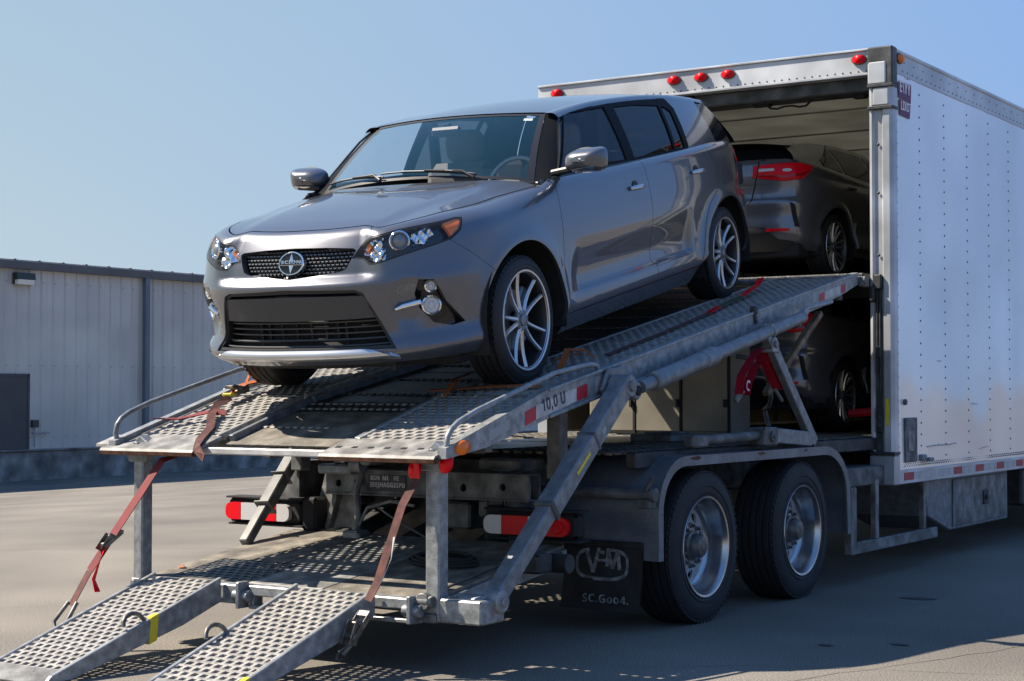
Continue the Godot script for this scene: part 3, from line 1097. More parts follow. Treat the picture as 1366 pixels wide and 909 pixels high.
	b.bx(-2.9, -0.18, 2.10, 2.17, -13.4, 0.12, 0.01)
	part(t, "upper_deck", b, "deck_dark")
	for k in 12:
		b = MB.new()
		b.bx(-2.9, -0.18, 2.02, 2.10, -0.4 - k * 1.1 - 0.06, -0.4 - k * 1.1, 0.006)
		part(t, "upper_deck_beam", b, "chassis")
	# tandem fenders
	for s in [1]:
		var path := []
		for p in [[3.56, 0.40], [3.56, 0.55]]:
			path.append(Vector2(p[0], p[1]))
		for k in 9:
			var a := PI / 2 * k / 8
			path.append(Vector2(3.24 + 0.32 * cos(a), 0.66 + 0.30 * sin(a)))
		for k in 9:
			var a := PI / 2 * k / 8
			path.append(Vector2(1.26 - 0.42 * sin(a), 0.62 + 0.34 * cos(a)))
		path.append(Vector2(0.83, 0.36))
		var x0 := -0.62
		var x1 := -0.012
		var f := func(x): return x if s == 1 else -3.018 - x
		b = MB.new()
		var n := path.size()
		b.surf(func(u, v): return Vector3(f.call(lerpf(x0, x1, v)), path[roundi(u)].y + 0.006 * sin(PI * v), path[roundi(u)].x), 0, n - 1, n - 1, 0, 1, 4, Vector3(-1.5, 0.4, 2.2), true)
		var fd := part(t, "fender", b, "fender" if s == 1 else "chassis")
		# rolled outer lip
		b = MB.new()
		for k in n - 1:
			var p: Vector2 = path[k]
			var q: Vector2 = path[k + 1]
			var nn := func(i: int) -> Vector2:
				var d: Vector2 = (path[mini(i + 1, n - 1)] - path[maxi(i - 1, 0)]).normalized()
				return Vector2(d.y, -d.x)
			var na: Vector2 = nn.call(k) * 0.055
			var nb: Vector2 = nn.call(k + 1) * 0.055
			if (Vector2(2.2, 0.5) - p).dot(na) < 0.0:
				na = -na
				nb = -nb
			for xx in [x1 + 0.0, x1 + 0.014]:
				b.q(Vector3(f.call(xx), p.y, p.x), Vector3(f.call(xx), q.y, q.x), Vector3(f.call(xx), q.y + nb.y, q.x + nb.x), Vector3(f.call(xx), p.y + na.y, p.x + na.x), Vector3(s * (1 if xx > x1 else -1), 0, 0))
			b.q(Vector3(f.call(x1), p.y, p.x), Vector3(f.call(x1), q.y, q.x), Vector3(f.call(x1 + 0.014), q.y, q.x), Vector3(f.call(x1 + 0.014), p.y, p.x), Vector3(0, p.y - 0.5, p.x - 2.2))
			b.q(Vector3(f.call(x1), p.y + na.y, p.x + na.x), Vector3(f.call(x1), q.y + nb.y, q.x + nb.x), Vector3(f.call(x1 + 0.014), q.y + nb.y, q.x + nb.x), Vector3(f.call(x1 + 0.014), p.y + na.y, p.x + na.x), Vector3(na.y, na.x, 0))
		part(fd, "lip", b, "fender" if s == 1 else "chassis", false)
		if s == 1:
			for e in [[3.12, 0.07], [2.25, 0.06], [1.58, 0.03]]:
				b = MB.new()
				var rp := PackedVector2Array()
				for k in 9:
					var a := TAU * k / 9
					rp.append(Vector2(e[0] + e[1] * cos(a) * rng.randf_range(0.6, 1.1), 0.945 + 0.012 * sin(a) * rng.randf_range(0.6, 1.2)))
				b.prism(rp, Transform3D(Basis(Vector3(0, 0, 1), Vector3(0, 1, 0), Vector3(1, 0, 0)), Vector3(x1 + 0.0143, 0, 0)), 0.0008)
				part(fd, "rust_patch", b, "rust", false)
		# mud flap with an oval emblem
		b = MB.new()
		var fx0 := -0.585 if s == 1 else -2.433 - 0.49
		b.surf(func(u, v): return Vector3(fx0 + 0.495 * u, 0.125 + 0.345 * v, 3.575 + 0.05 * (1 - v) * (1 - v) + 0.006 * sin(u * 5.0) * (1 - v)), 0, 1, 8, 0, 1, 8, Vector3(0, 0, 1))
		b.surf(func(u, v): return Vector3(fx0 + 0.495 * u, 0.125 + 0.345 * v, 3.565 + 0.05 * (1 - v) * (1 - v) + 0.006 * sin(u * 5.0) * (1 - v)), 0, 1, 8, 0, 1, 8, Vector3(0, 0, -1))
		b.bx(fx0, fx0 + 0.495, 0.465, 0.50, 3.565, 3.585, 0.003)
		var fl := part(t, "mud_flap", b, "flap_rubber")
		if s == 1:
			flap_emblem(fl, fx0)
		if s == -1:
			continue
		# bracket bar
		b = MB.new()
		b.tube([Vector3(f.call(-0.75), 0.765, 3.64), Vector3(f.call(0.005), 0.765, 3.64)], 0.032, 12)
		b.cyl(Vector3(f.call(0.0), 0.765, 3.64), Vector3(f.call(0.03), 0.765, 3.64), 0.038, 14)
		b.bx(f.call(-0.03) - 0.04, f.call(-0.03) + 0.04, 0.69, 0.74, 3.60, 3.68, 0.006)
		b.tube([Vector3(f.call(-0.02), 0.79, 3.66), Vector3(f.call(0.02), 0.86, 3.66)], 0.012, 6)
		part(t, "fender_bracket", b, "chassis_grey")
	# tail lamps
	for s in [0, 1]:
		var lx0: float = -0.835 if s == 0 else -2.72
		b = MB.new()
		b.bx(lx0, lx0 + 0.585, 0.535, 0.675, 3.90, 4.0, 0.02)
		b.bx(lx0 - 0.01 + 0.58 * s, lx0 + 0.02 + 0.58 * s + 0.08, 0.50, 0.70, 3.84, 3.99, 0.015)
		b.bx(lx0, lx0 + 0.60, 0.678, 0.69, 3.89, 4.015, 0.003)
		b.bx(lx0 + 0.02, lx0 + 0.60, 0.52, 0.532, 3.89, 4.015, 0.003)
		var tl := part(t, "tail_lamp", b, "under_black")
		var seg := [[0.01, 0.125, "lens_white"], [0.13, 0.29, "lens_red"], [0.295, 0.405, "lens_white"], [0.41, 0.545, "lens_red"]] if s == 0 else [[0.01, 0.13, "lens_red"], [0.135, 0.27, "lens_white"], [0.275, 0.41, "lens_red"], [0.415, 0.51, "lens_white"]]
		for g in seg.size():
			var e: Array = seg[g]
			b = MB.new()
			var poly := PackedVector2Array()
			var rl := 0.045 if g == 0 else 0.004
			var rr := 0.045 if g == 3 else 0.004
			for c in [[e[0] + rl, 0.545 + rl, PI, rl], [e[1] - rr, 0.545 + rr, PI * 1.5, rr], [e[1] - rr, 0.66 - rr, 0.0, rr], [e[0] + rl, 0.66 - rl, PI / 2, rl]]:
				for k in 5:
					var a: float = c[2] + PI / 2 * k / 4.0
					poly.append(Vector2(lx0 + c[0] + c[3] * cos(a), 0.602 + (c[1] + c[3] * sin(a) - 0.602) * 0.88))
			b.prism(poly, Transform3D(Basis(), Vector3(0, 0, 3.999)), 0.03, 0.006)
			part(tl, "lens", b, e[2], false)
		if s == 0:
			b = MB.new()
			b.cyl(Vector3(lx0 + 0.48, 0.602, 4.026), Vector3(lx0 + 0.48, 0.602, 4.038), 0.036, 20, 0.005)
			part(tl, "lens", b, "lens_red", false)
	# side guard and tool box ahead of the wheels
	b = MB.new()
	b.bx(-0.09, -0.04, 0.20, 0.66, 0.62, 0.72, 0.005)
	b.bx(-0.09, -0.04, 0.20, 0.28, -1.02, 0.62, 0.005)
	b.bx(-0.085, -0.045, 0.28, 0.70, 0.19, 0.25, 0.005)
	b.bx(-0.085, -0.045, 0.28, 0.70, -0.78, -0.73, 0.005)
	part(t, "side_guard", b, "galvanised")
	b = MB.new()
	b.bx(-0.6, -0.06, 0.66, 0.79, -0.05, 0.78, 0.008)
	part(t, "step_plate", b, "chassis_grey")
	b = MB.new()
	b.prism(v2([-2.95, 0.22, -1.45, 0.22, -0.95, 0.36, -0.85, 0.64, -2.95, 0.64]), Transform3D(Basis(Vector3(0, 0, 1), Vector3(0, 1, 0), Vector3(1, 0, 0)), Vector3(-0.75, 0, 0)), 0.66, 0.01)
	var tb := part(t, "tool_box", b, "steel_grey")
	b = MB.new()
	b.bx(-0.09, -0.078, 0.25, 0.62, -2.9, -1.5, 0.004)
	part(tb, "door", b, "galvanised", false)
	b = MB.new()
	b.bx(-0.078, -0.066, 0.38, 0.50, -2.36, -2.24, 0.006)
	b.bx(-0.066, -0.05, 0.42, 0.46, -2.33, -2.27, 0.006)
	part(tb, "latch", b, "chassis", false)
	# lower body rail ahead of the wheels and far tractor gear
	b = MB.new()
	b.bx(-0.7, -0.1, 0.30, 0.64, -6.5, -3.4, 0.02)
	part(t, "storage_bin", b, "chassis")
	b = MB.new()
	b.bx(-2.9, -2.3, 0.25, 0.64, -8.5, -5.4, 0.02)
	part(t, "storage_bin", b, "chassis")
	b = MB.new()
	b.bx(-1.9, -1.1, 0.30, 0.62, -1.6, -0.4, 0.02)
	part(t, "air_tank", b, "chassis")
	# lower rear platform, rising a little towards the axles
	var py := func(z: float) -> float: return 0.335 + 0.135 * (5.2 - z)
	var slab := func(x0: float, x1: float, z0: float, z1: float, up: float, th: float) -> MB:
		var m := MB.new()
		m.beam(Vector3((x0 + x1) / 2, py.call(z0) + up - th / 2, z0), Vector3((x0 + x1) / 2, py.call(z1) + up - th / 2, z1), x1 - x0, th, 0.003)
		return m
	var pf := part(t, "rear_platform", slab.call(-2.24, -0.36, 5.2, 3.95, 0.0, 0.02), "deck_dusty")
	for k in 3:
		part(pf, "plate", slab.call(-2.2 + k * 0.60, -2.2 + k * 0.60 + 0.59, 5.17, 4.0, 0.010, 0.008), "deck_dusty" if k != 1 else "plate_pale", false)
	b = MB.new()
	grate(b, func(u, v): return Vector3(u, py.call(v) + 0.012, v), -2.05, -1.5, 4.75, 5.16, 0.06, 0.05, 0.005)
	part(pf, "tread", b, "deck_dark", false)
	b = MB.new()
	b.bx(-2.12, -1.44, 0.255, 0.35, 5.2, 5.29, 0.006)
	b.bx(-1.40, -0.36, 0.30, 0.352, 5.2, 5.28, 0.006)
	b.bx(-1.40, -0.36, 0.235, 0.255, 5.2, 5.28, 0.004)
	for x in [-1.40, -1.24, -0.98, -0.80]:
		b.bx(x, x + 0.03, 0.25, 0.31, 5.2, 5.275, 0.004)
	b.bx(-0.24, -0.005, 0.25, 0.36, 5.06, 5.26, 0.008)
	b.add(slab.call(-2.24, -2.16, 5.2, 3.95, -0.02, 0.08))
	b.add(slab.call(-0.42, -0.34, 5.2, 3.95, -0.02, 0.08))
	part(pf, "edge_beam", b, "steel_light", false)
	for x in [-1.42, -0.36]:
		b = MB.new()
		b.cyl(Vector3(x - 0.05, 0.30, 5.3), Vector3(x + 0.05, 0.30, 5.3), 0.03, 12)
		b.bx(x - 0.012, x + 0.012, 0.24, 0.37, 5.26, 5.34, 0.004)
		part(pf, "hinge", b, "steel_grey", false)
	for x in [-1.9, -1.4, -0.9]:
		b = MB.new()
		b.beam(Vector3(x, 0.44, 4.0), Vector3(x, 0.66, 3.2), 0.08, 0.1)
		part(pf, "support_arm", b, "chassis", false)
	# a dry leaf and a coil of cable left on the platform
	b = MB.new()
	for k in 8:
		var a := TAU * k / 8
		var a2 := TAU * (k + 1) / 8
		b.ft(Vector3(-2.12, py.call(5.0) + 0.03, 5.0), Vector3(-2.12 + 0.03 * cos(a), py.call(5.0) + 0.014 + 0.008 * sin(a * 2), 5.0 + 0.018 * sin(a)), Vector3(-2.12 + 0.03 * cos(a2), py.call(5.0) + 0.014 + 0.008 * sin(a2 * 2), 5.0 + 0.018 * sin(a2)), Vector3.UP)
	solo("dry_leaf", b, "strap_orange", "small dry orange leaf on the left edge of the lower platform", "leaf")
	b = MB.new()
	var coil := []
	for k in 60:
		var a := TAU * k / 20.0
		var zc := 4.55 + (0.11 - 0.0006 * k) * sin(a)
		coil.append(Vector3(-0.72 + (0.22 - 0.0012 * k) * cos(a), py.call(zc) + 0.022 + 0.0006 * k, zc))
	b.tube(coil, 0.010, 6)
	solo("cable_coil", b, "under_black", "coil of black cable lying on the lower platform behind the right post", "cable")


func flap_emblem(fl: Node3D, fx0: float) -> void:
	var z := func(y: float) -> float: return 3.578 + 0.05 * pow(1 - (y - 0.125) / 0.345, 2.0)
	var b := MB.new()
	var cx := fx0 + 0.245
	var ring := []
	for k in 32:
		var a := TAU * k / 32
		var sx := signf(cos(a)) * pow(absf(cos(a)), 0.7) * 0.168
		var sy := signf(sin(a)) * pow(absf(sin(a)), 0.6) * 0.090
		ring.append(Vector2(cx + sx, 0.372 + sy))
	for k in 32:
		var p: Vector2 = ring[k]
		var q: Vector2 = ring[(k + 1) % 32]
		if absf(p.x - cx) < 0.06 and p.y > 0.40:
			continue
		var pi := Vector2(cx, 0.372) + (p - Vector2(cx, 0.372)) * Vector2(0.90, 0.80)
		var qi := Vector2(cx, 0.372) + (q - Vector2(cx, 0.372)) * Vector2(0.90, 0.80)
		b.q(Vector3(p.x, p.y, z.call(p.y)), Vector3(q.x, q.y, z.call(q.y)), Vector3(qi.x, qi.y, z.call(qi.y)), Vector3(pi.x, pi.y, z.call(pi.y)), Vector3(0, 0, 1))
	for l in [[-0.100, 0.445, -0.055, 0.325], [-0.055, 0.325, -0.02, 0.46], [0.035, 0.46, 0.065, 0.35], [0.065, 0.35, 0.098, 0.445], [0.098, 0.455, 0.112, 0.345], [0.035, 0.45, 0.032, 0.36]]:
		var p := Vector2(cx + l[0], l[1])
		var q := Vector2(cx + l[2], l[3])
		var o := (q - p).orthogonal().normalized() * 0.0105
		b.q(Vector3(p.x + o.x, p.y + o.y, z.call(p.y)), Vector3(q.x + o.x, q.y + o.y, z.call(q.y)), Vector3(q.x - o.x, q.y - o.y, z.call(q.y)), Vector3(p.x - o.x, p.y - o.y, z.call(p.y)), Vector3(0, 0, 1))
	for e in [[0.0, 0.436, 0.013, 0.009], [-0.002, 0.392, 0.034, 0.007]]:
		b.q(Vector3(cx + e[0] - e[2], e[1] - e[3], z.call(e[1])), Vector3(cx + e[0] + e[2], e[1] - e[3], z.call(e[1])), Vector3(cx + e[0] + e[2], e[1] + e[3], z.call(e[1])), Vector3(cx + e[0] - e[2], e[1] + e[3], z.call(e[1])), Vector3(0, 0, 1))
	part(fl, "emblem", b, "flap_white", false)
	text_on(fl, "lettering", "SC.Goo4.", 0.044, Transform3D(Basis(), Vector3(fx0 + 0.14, 0.150, 3.622)), "flap_white", 1.15, 0.001)


# ---------- perforated tread plate: raised cells with a rounded slot in each, laid brick-fashion on fn(u, v)
func grate(b: MB, fn: Callable, u0: float, u1: float, v0: float, v1: float, cu: float, cv: float, rise: float) -> void:
	var nu := maxi(1, roundi((u1 - u0) / cu))
	var nv := maxi(1, roundi((v1 - v0) / cv))
	var du := (u1 - u0) / nu
	var dv := (v1 - v0) / nv
	var e := 0.001
	for j in nv:
		var off := 0.5 * (j % 2)
		var vb := v0 + j * dv
		for i in nu + (j % 2):
			var ua := u0 + (i - off) * du
			var ub := minf(u1, ua + du)
			ua = maxf(u0, ua)
			if ub - ua < 0.2 * du:
				continue
			var c := Vector2((ua + ub) / 2, vb + dv / 2)
			var o: Vector3 = fn.call(c.x, c.y)
			var tu: Vector3 = ((fn.call(c.x + e, c.y) - o) / e)
			var tv: Vector3 = ((fn.call(c.x, c.y + e) - o) / e)
			var n := tu.cross(tv).normalized()
			if n.y < 0:
				n = -n
			var hw := (ub - ua) / 2
			var hh := dv / 2
			var outer := [Vector2(-hw, -hh), Vector2(0, -hh), Vector2(hw, -hh), Vector2(hw, 0), Vector2(hw, hh), Vector2(0, hh), Vector2(-hw, hh), Vector2(-hw, 0)]
			var k := rng.randf_range(0.94, 1.06)
			var iw := hw * 0.69 * k
			var ih := hh * 0.64 * k
			var inner := [Vector2(-iw * 0.70, -ih), Vector2(iw * 0.1, -ih * 0.96), Vector2(iw * 0.95, -ih * 0.8), Vector2(iw, 0), Vector2(iw * 0.70, ih), Vector2(-iw * 0.1, ih * 0.96), Vector2(-iw * 0.95, ih * 0.8), Vector2(-iw, 0)]
			var po := []
			var pi := []
			var pd := []
			for q in 8:
				po.append(o + tu * outer[q].x + tv * outer[q].y)
				pi.append(o + tu * inner[q].x + tv * inner[q].y + n * rise * 0.55)
				pd.append(o + tu * inner[q].x * 0.9 + tv * inner[q].y * 0.9 - n * 0.014)
			for q in 8:
				var w := (q + 1) % 8
				var mid: Vector3 = (po[q] + po[w] + pi[q] + pi[w]) / 4 - o
				var na := (n + mid.normalized() * -0.0).normalized()
				var nin: Vector3 = (n * 0.75 - (pi[q] - o).normalized() * 0.5).normalized()
				var nin2: Vector3 = (n * 0.75 - (pi[w] - o).normalized() * 0.5).normalized()
				b.sq(po[q], po[w], pi[w], pi[q], na, na, nin2, nin)
				b.q(pi[q], pi[w], pd[w], pd[q], o - (pi[q] + pi[w]) / 2)


# ---------- tandem wheels
func build_trailer_wheels() -> void:
	for s in [1, -1]:
		for z in [2.94, 1.575]:
			var o := Node3D.new()
			o.name = numbered(trailer, "wheel")
			trailer.add_child(o, true)
			o.position = Vector3(-0.03 if s == 1 else -2.62, 0.435, z) - trailer.position
			if s == -1:
				o.rotation.y = PI
			truck_wheel(o)
	for z in [2.94, 1.575]:
		var b := MB.new()
		b.tube([Vector3(-2.4, 0.435, z), Vector3(-0.3, 0.435, z)], 0.07, 12)
		b.bx(-2.3, -2.1, 0.4, 0.7, z - 0.25, z + 0.25, 0.02)
		b.bx(-0.95, -0.75, 0.4, 0.7, z - 0.25, z + 0.25, 0.02)
		part(trailer, "axle", b, "chassis")


func truck_wheel(o: Node3D) -> void:
	# outer face towards +x at x = 0; tyre reaches 0.30 m inwards
	var R := 0.44
	var b := MB.new()
	var prof := [Vector2(0.285, -0.27), Vector2(0.30, -0.285), Vector2(0.36, -0.30), Vector2(0.41, -0.29), Vector2(0.432, -0.265)]
	for k in 5:
		var y0 := -0.255 + k * 0.046
		prof.append_array([Vector2(R, y0), Vector2(R + 0.002, y0 + 0.018), Vector2(R, y0 + 0.036), Vector2(R - 0.012, y0 + 0.038), Vector2(R - 0.012, y0 + 0.044)])
	prof.append_array([Vector2(R - 0.002, -0.025), Vector2(0.428, -0.012), Vector2(0.405, 0.0), Vector2(0.37, 0.006), Vector2(0.345, 0.008), Vector2(0.342, 0.004), Vector2(0.318, 0.004), Vector2(0.314, 0.008), Vector2(0.30, 0.006), Vector2(0.288, -0.004), Vector2(0.28, -0.015)])
	b.lathe(prof, Transform3D(AX, Vector3.ZERO), 64, 35.0)
	# raised sidewall lettering blocks and shoulder sipes
	for k in 64:
		var a := TAU * k / 64
		var c := Vector3(0, cos(a), sin(a))
		b.box(Transform3D(Basis(Vector3.RIGHT, c, Vector3.RIGHT.cross(c)), c * (R - 0.0125) + Vector3(-0.014, 0, 0)), Vector3(0.018, 0.016, 0.032), 0.004)
	part(o, "tyre", b, "rubber", false)
	b = MB.new()
	b.lathe([Vector2(0.285, -0.02), Vector2(0.292, 0.002), Vector2(0.288, 0.010), Vector2(0.276, 0.008), Vector2(0.268, -0.006), Vector2(0.262, -0.03), Vector2(0.252, -0.09), Vector2(0.247, -0.11), Vector2(0.238, -0.122), Vector2(0.222, -0.126)], Transform3D(AX, Vector3.ZERO), 64, 50.0)
	b.lathe([Vector2(0.285, -0.27), Vector2(0.26, -0.26), Vector2(0.25, -0.17)], Transform3D(AX, Vector3.ZERO), 48)
	part(o, "rim", b, "alu_polished", false)
	# dish with ten hand holes
	b = MB.new()
	var poly := PackedVector2Array()
	for k in 48:
		poly.append(Vector2(0.226 * cos(TAU * k / 48), 0.226 * sin(TAU * k / 48)))
	var holes := []
	for h in 8:
		var a := TAU * (h + 0.3) / 8
		var p := PackedVector2Array()
		for k in 14:
			var q := Vector2(0.027 * cos(TAU * k / 14), 0.034 * sin(TAU * k / 14))
			p.append(Vector2(0.176, 0).rotated(a) + q.rotated(a))
		holes.append(p)
	b.panel(poly, holes, func(u, v): return Vector3(-0.125 + 0.03 * smoothstep(0.2, 0.09, Vector2(u, v).length()), u, v), 0.018, 0.018, 0.012, [0.0, 0.0, 0.0, -0.6])
	part(o, "dish", b, "alu_dish", false)
	b = MB.new()
	b.lathe([Vector2(0.226, -0.17), Vector2(0.0, -0.17)], Transform3D(AX, Vector3.ZERO), 32)
	part(o, "drum", b, "chassis", false)
	b = MB.new()
	b.lathe([Vector2(0.25, -0.30), Vector2(0.0, -0.30)], Transform3D(AX, Vector3.ZERO), 32)
	part(o, "backing_plate", b, "chassis", false)
	b = MB.new()
	b.lathe([Vector2(0.088, -0.098), Vector2(0.085, -0.075), Vector2(0.072, -0.068), Vector2(0.068, -0.03), Vector2(0.056, -0.014), Vector2(0.03, -0.008), Vector2(0, -0.008)], Transform3D(AX, Vector3.ZERO), 32, 40.0)
	part(o, "hub", b, "tool_metal", false)
	for h in 10:
		var a := TAU * h / 10
		b = MB.new()
		var c := Vector3(0, cos(a), sin(a)) * 0.115
		b.lathe([Vector2(0.016, -0.112), Vector2(0.016, -0.09), Vector2(0.011, -0.086), Vector2(0.009, -0.066), Vector2(0, -0.064)], Transform3D(AX, c), 6, 10.0)
		part(o, "wheel_nut", b, "tool_metal", false)


const ZY := Basis(Vector3(0, 0, 1), Vector3(0, 1, 0), Vector3(1, 0, 0))  # local x along world z, depth along world x


func ry(z: float) -> float:
	# height of the loading ramp's running surface
	return (1.30 - (z - 4.45) * 0.305) if z > 4.45 else 1.30 + (4.45 - z) * 0.2


func build_ramp() -> void:
	var r := thing("loading_ramp", "raised steel loading ramp carrying the grey hatchback, sloping into the trailer", "ramp", Vector3(-1.245, 0, 5.2))
	var b: MB
	# side rails
	for s in [0, 1]:
		var x0: float = -0.20 if s == 0 else -2.34
		var top := PackedVector2Array()
		var bot := PackedVector2Array()
		for z in [5.33, 5.0, 4.6, 4.45, 4.3, 3.4, 2.4, 1.4, 0.6, 0.30]:
			top.append(Vector2(z, ry(z) + 0.03))
			bot.append(Vector2(z, ry(z) + 0.03 - lin([0.30, 0.9, 4.4, 5.1, 5.33], [0.085, 0.14, 0.15, 0.10, 0.05], z)))
		bot.reverse()
		top.append_array(bot)
		b = MB.new()
		b.prism(top, Transform3D(ZY, Vector3(x0, 0, 0)), 0.05, 0.005)
		var rl := part(r, "side_rail", b, "steel_light")
		b = MB.new()
		for z in [5.0, 4.45, 3.4, 2.4, 1.4, 0.4]:
			pass
		b.beam(Vector3(x0 + (0.056 if s == 0 else -0.006), ry(4.44) + 0.026, 4.44), Vector3(x0 + (0.056 if s == 0 else -0.006), ry(0.35) + 0.026, 0.35), 0.012, 0.016, 0.003)
		b.beam(Vector3(x0 + (0.056 if s == 0 else -0.006), ry(4.44) - 0.108, 4.44), Vector3(x0 + (0.056 if s == 0 else -0.006), ry(0.95) - 0.10, 0.95), 0.012, 0.016, 0.003)
		part(rl, "flange", b, "steel_light", false)
		if s == 0:
			rail_marks(rl)
		# bent hand rail above the tail of the rail
		b = MB.new()
		var xx: float = x0 + 0.03 if s == 0 else x0 + 0.02
		var pts := []
		for p in [[5.29, 0.02], [5.30, 0.06], [5.29, 0.10], [5.26, 0.125], [5.20, 0.14], [5.05, 0.145], [4.7, 0.13], [4.35, 0.125], [4.1, 0.11], [3.98, 0.10], [3.93, 0.085], [3.90, 0.03]]:
			pts.append(Vector3(xx, ry(p[0]) + p[1] - (0.03 if s == 0 else 0.0), p[0]))
		b.tube(pts, 0.014, 8)
		part(r, "hand_rail", b, "steel_light" if s == 0 else "steel_grey")
	# perforated runways in lengths, with lips
	for s in [0, 1]:
		var x0: float = -0.80 if s == 0 else -2.28
		var x1: float = -0.22 if s == 0 else -1.73
		var zz := [5.16, 4.46, 3.65, 2.83, 2.0, 1.18, 0.33]
		for k in zz.size() - 1:
			b = MB.new()
			grate(b, func(u, v): return Vector3(u, ry(v), v), x0, x1, zz[k + 1] + 0.01, zz[k] - 0.01, 0.062, 0.046, 0.008)
			for e in [x0, x1]:
				b.beam(Vector3(e, ry(zz[k] - 0.01) - 0.008, zz[k] - 0.01), Vector3(e, ry(zz[k + 1] + 0.01) - 0.008, zz[k + 1] + 0.01), 0.022, 0.034, 0.004)
			part(r, "runway_grating", b, "grate")
		if s == 0:
			b = MB.new()
			b.beam(Vector3((x0 + x1) / 2, ry(5.1) - 0.075, 5.1), Vector3((x0 + x1) / 2, ry(3.6) - 0.075, 3.6), x1 - x0, 0.008, 0.0)
			part(r, "mud_pan", b, "under_black")
		# solid lip plate at the tail
		b = MB.new()
		var lx0 := x0 - (0.08 if s == 0 else 0.09)
		var lx1 := x1 + 0.03
		b.prism(v2([5.15, ry(5.15) + 0.004, 5.36, ry(5.36) + 0.002, 5.37, ry(5.36) - 0.012, 5.15, ry(5.15) - 0.018]), Transform3D(ZY, Vector3(lx0, 0, 0)), lx1 - lx0, 0.002)
		var lp := part(r, "tail_lip", b, "plate_pale")
		b = MB.new()
		b.prism(v2([5.352, ry(5.36) - 0.012, 5.372, ry(5.36) - 0.012, 5.368, ry(5.36) - 0.03, 5.33, ry(5.36) - 0.035]), Transform3D(ZY, Vector3(lx0 + 0.004, 0, 0)), lx1 - lx0 - 0.008)
		part(lp, "worn_edge", b, "rust", false)
		for k in 7:
			var px := lerpf(lx0 + 0.05, lx1 - 0.05, k / 6.0)
			b = MB.new()
			b.box(Transform3D(Basis(Vector3.RIGHT, 0.30), Vector3(px, ry(5.27) + 0.004, 5.27)), Vector3(0.03, 0.003, 0.022), 0.0)
			if s == 0:
				part(lp, "slot", b, "deck_dark", false)
		# outer strip beside the left runway
	b = MB.new()
	grate(b, func(u, v): return Vector3(u, ry(v) - 0.01, v), -2.46, -2.345, 4.35, 5.15, 0.055, 0.046, 0.006)
	b.prism(v2([5.15, ry(5.15), 5.30, ry(5.30), 5.30, ry(5.30) - 0.014, 5.15, ry(5.15) - 0.018]), Transform3D(ZY, Vector3(-2.47, 0, 0)), 0.13, 0.002)
	part(r, "outer_grating", b, "grate")
	# centre: lower solid plates between the runways
	var cz := [5.14, 4.62, 4.44, 3.6, 2.75, 1.9, 1.05, 0.33]
	for k in cz.size() - 1:
		b = MB.new()
		var za: float = cz[k] - 0.006
		var zb: float = cz[k + 1] + 0.006
		var xm := (-0.83 - 1.70) / 2
		b.beam(Vector3(xm, ry(za) - 0.045, za), Vector3(xm, ry(zb) - 0.045, zb), 0.86, 0.010, 0.003)
		var cp := part(r, "centre_plate", b, "deck_dusty" if k == 0 else "deck_dark")
		b = MB.new()
		var rows := 2 if k == 1 else (2 if k > 1 else 1)
		for j in rows:
			var zc := lerpf(za, zb, (j + 0.5) / rows)
			for i in 15:
				var x := -1.64 + i * 0.052
				if k == 0 and i > 8:
					continue
				b.box(Transform3D(Basis(Vector3.RIGHT, 0.2 if k > 1 else 0.3), Vector3(x, ry(zc) - 0.036, zc)), Vector3(0.034, 0.008, 0.02), 0.003)
		part(cp, "tread_bumps", b, "grate" if k < 2 else "steel_grey", false)
	for x in [-1.68, -0.85]:
		b = MB.new()
		b.beam(Vector3(x, ry(5.1) - 0.03, 5.1), Vector3(x, ry(4.46) - 0.03, 4.46), 0.03, 0.05, 0.004)
		b.beam(Vector3(x, ry(4.45) - 0.03, 4.45), Vector3(x, ry(0.35) - 0.03, 0.35), 0.03, 0.05, 0.004)
		part(r, "inner_rail", b, "steel_grey")
	# tail cross tube with slots
	b = MB.new()
	b.bx(-1.80, -0.80, 1.0, 1.035, 5.19, 5.27, 0.006)
	var ct := part(r, "tail_tube", b, "tape_white")
	for x in [-1.66, -1.48, -1.33, -1.18, -1.02, -0.9]:
		b = MB.new()
		b.bx(x, x + 0.05, 1.0345, 1.0365, 5.2, 5.23, 0.0)
		part(ct, "slot", b, "under_black", false)
	# frame under the deck
	for k in 8:
		var z := 4.9 - k * 0.63
		b = MB.new()
		b.beam(Vector3(-2.30, ry(z) - 0.10, z), Vector3(-0.20, ry(z) - 0.10, z), 0.06, 0.07, 0.004)
		part(r, "cross_beam", b, "chassis_grey")
	for x in [-2.0, -1.35, -0.6]:
		b = MB.new()
		b.beam(Vector3(x, ry(4.4) - 0.17, 4.4), Vector3(x, ry(0.4) - 0.15, 0.4), 0.06, 0.08, 0.004)
		part(r, "stringer", b, "chassis")
	# rear posts
	for s in [0, 1]:
		b = MB.new()
		var px: float = -0.28 if s == 0 else -2.195
		var hwp := 0.04 if s == 0 else 0.034
		b.bx(px - hwp, px + hwp, 0.245 if s == 0 else 0.27, 1.0 if s == 0 else 0.975, 5.18, 5.26, 0.008)
		var ps := part(r, "post", b, "steel_light")
		b = MB.new()
		if s == 0:
			b.cyl(Vector3(px - 0.10, 0.345, 5.275), Vector3(px + 0.02, 0.345, 5.275), 0.028, 14)
			b.cyl(Vector3(px - 0.03, 0.345, 5.255), Vector3(px - 0.03, 0.345, 5.30), 0.04, 16)
			b.bx(px - 0.05, px + 0.03, 0.245, 0.29, 5.255, 5.275, 0.006)
		else:
			b.bx(px - 0.03, px + 0.03, 0.29, 0.34, 5.26, 5.275, 0.004)
			b.cyl(Vector3(px - 0.01, 0.315, 5.27), Vector3(px - 0.01, 0.315, 5.285), 0.018, 10)
		part(ps, "foot_lock", b, "galvanised", false)
		b = MB.new()
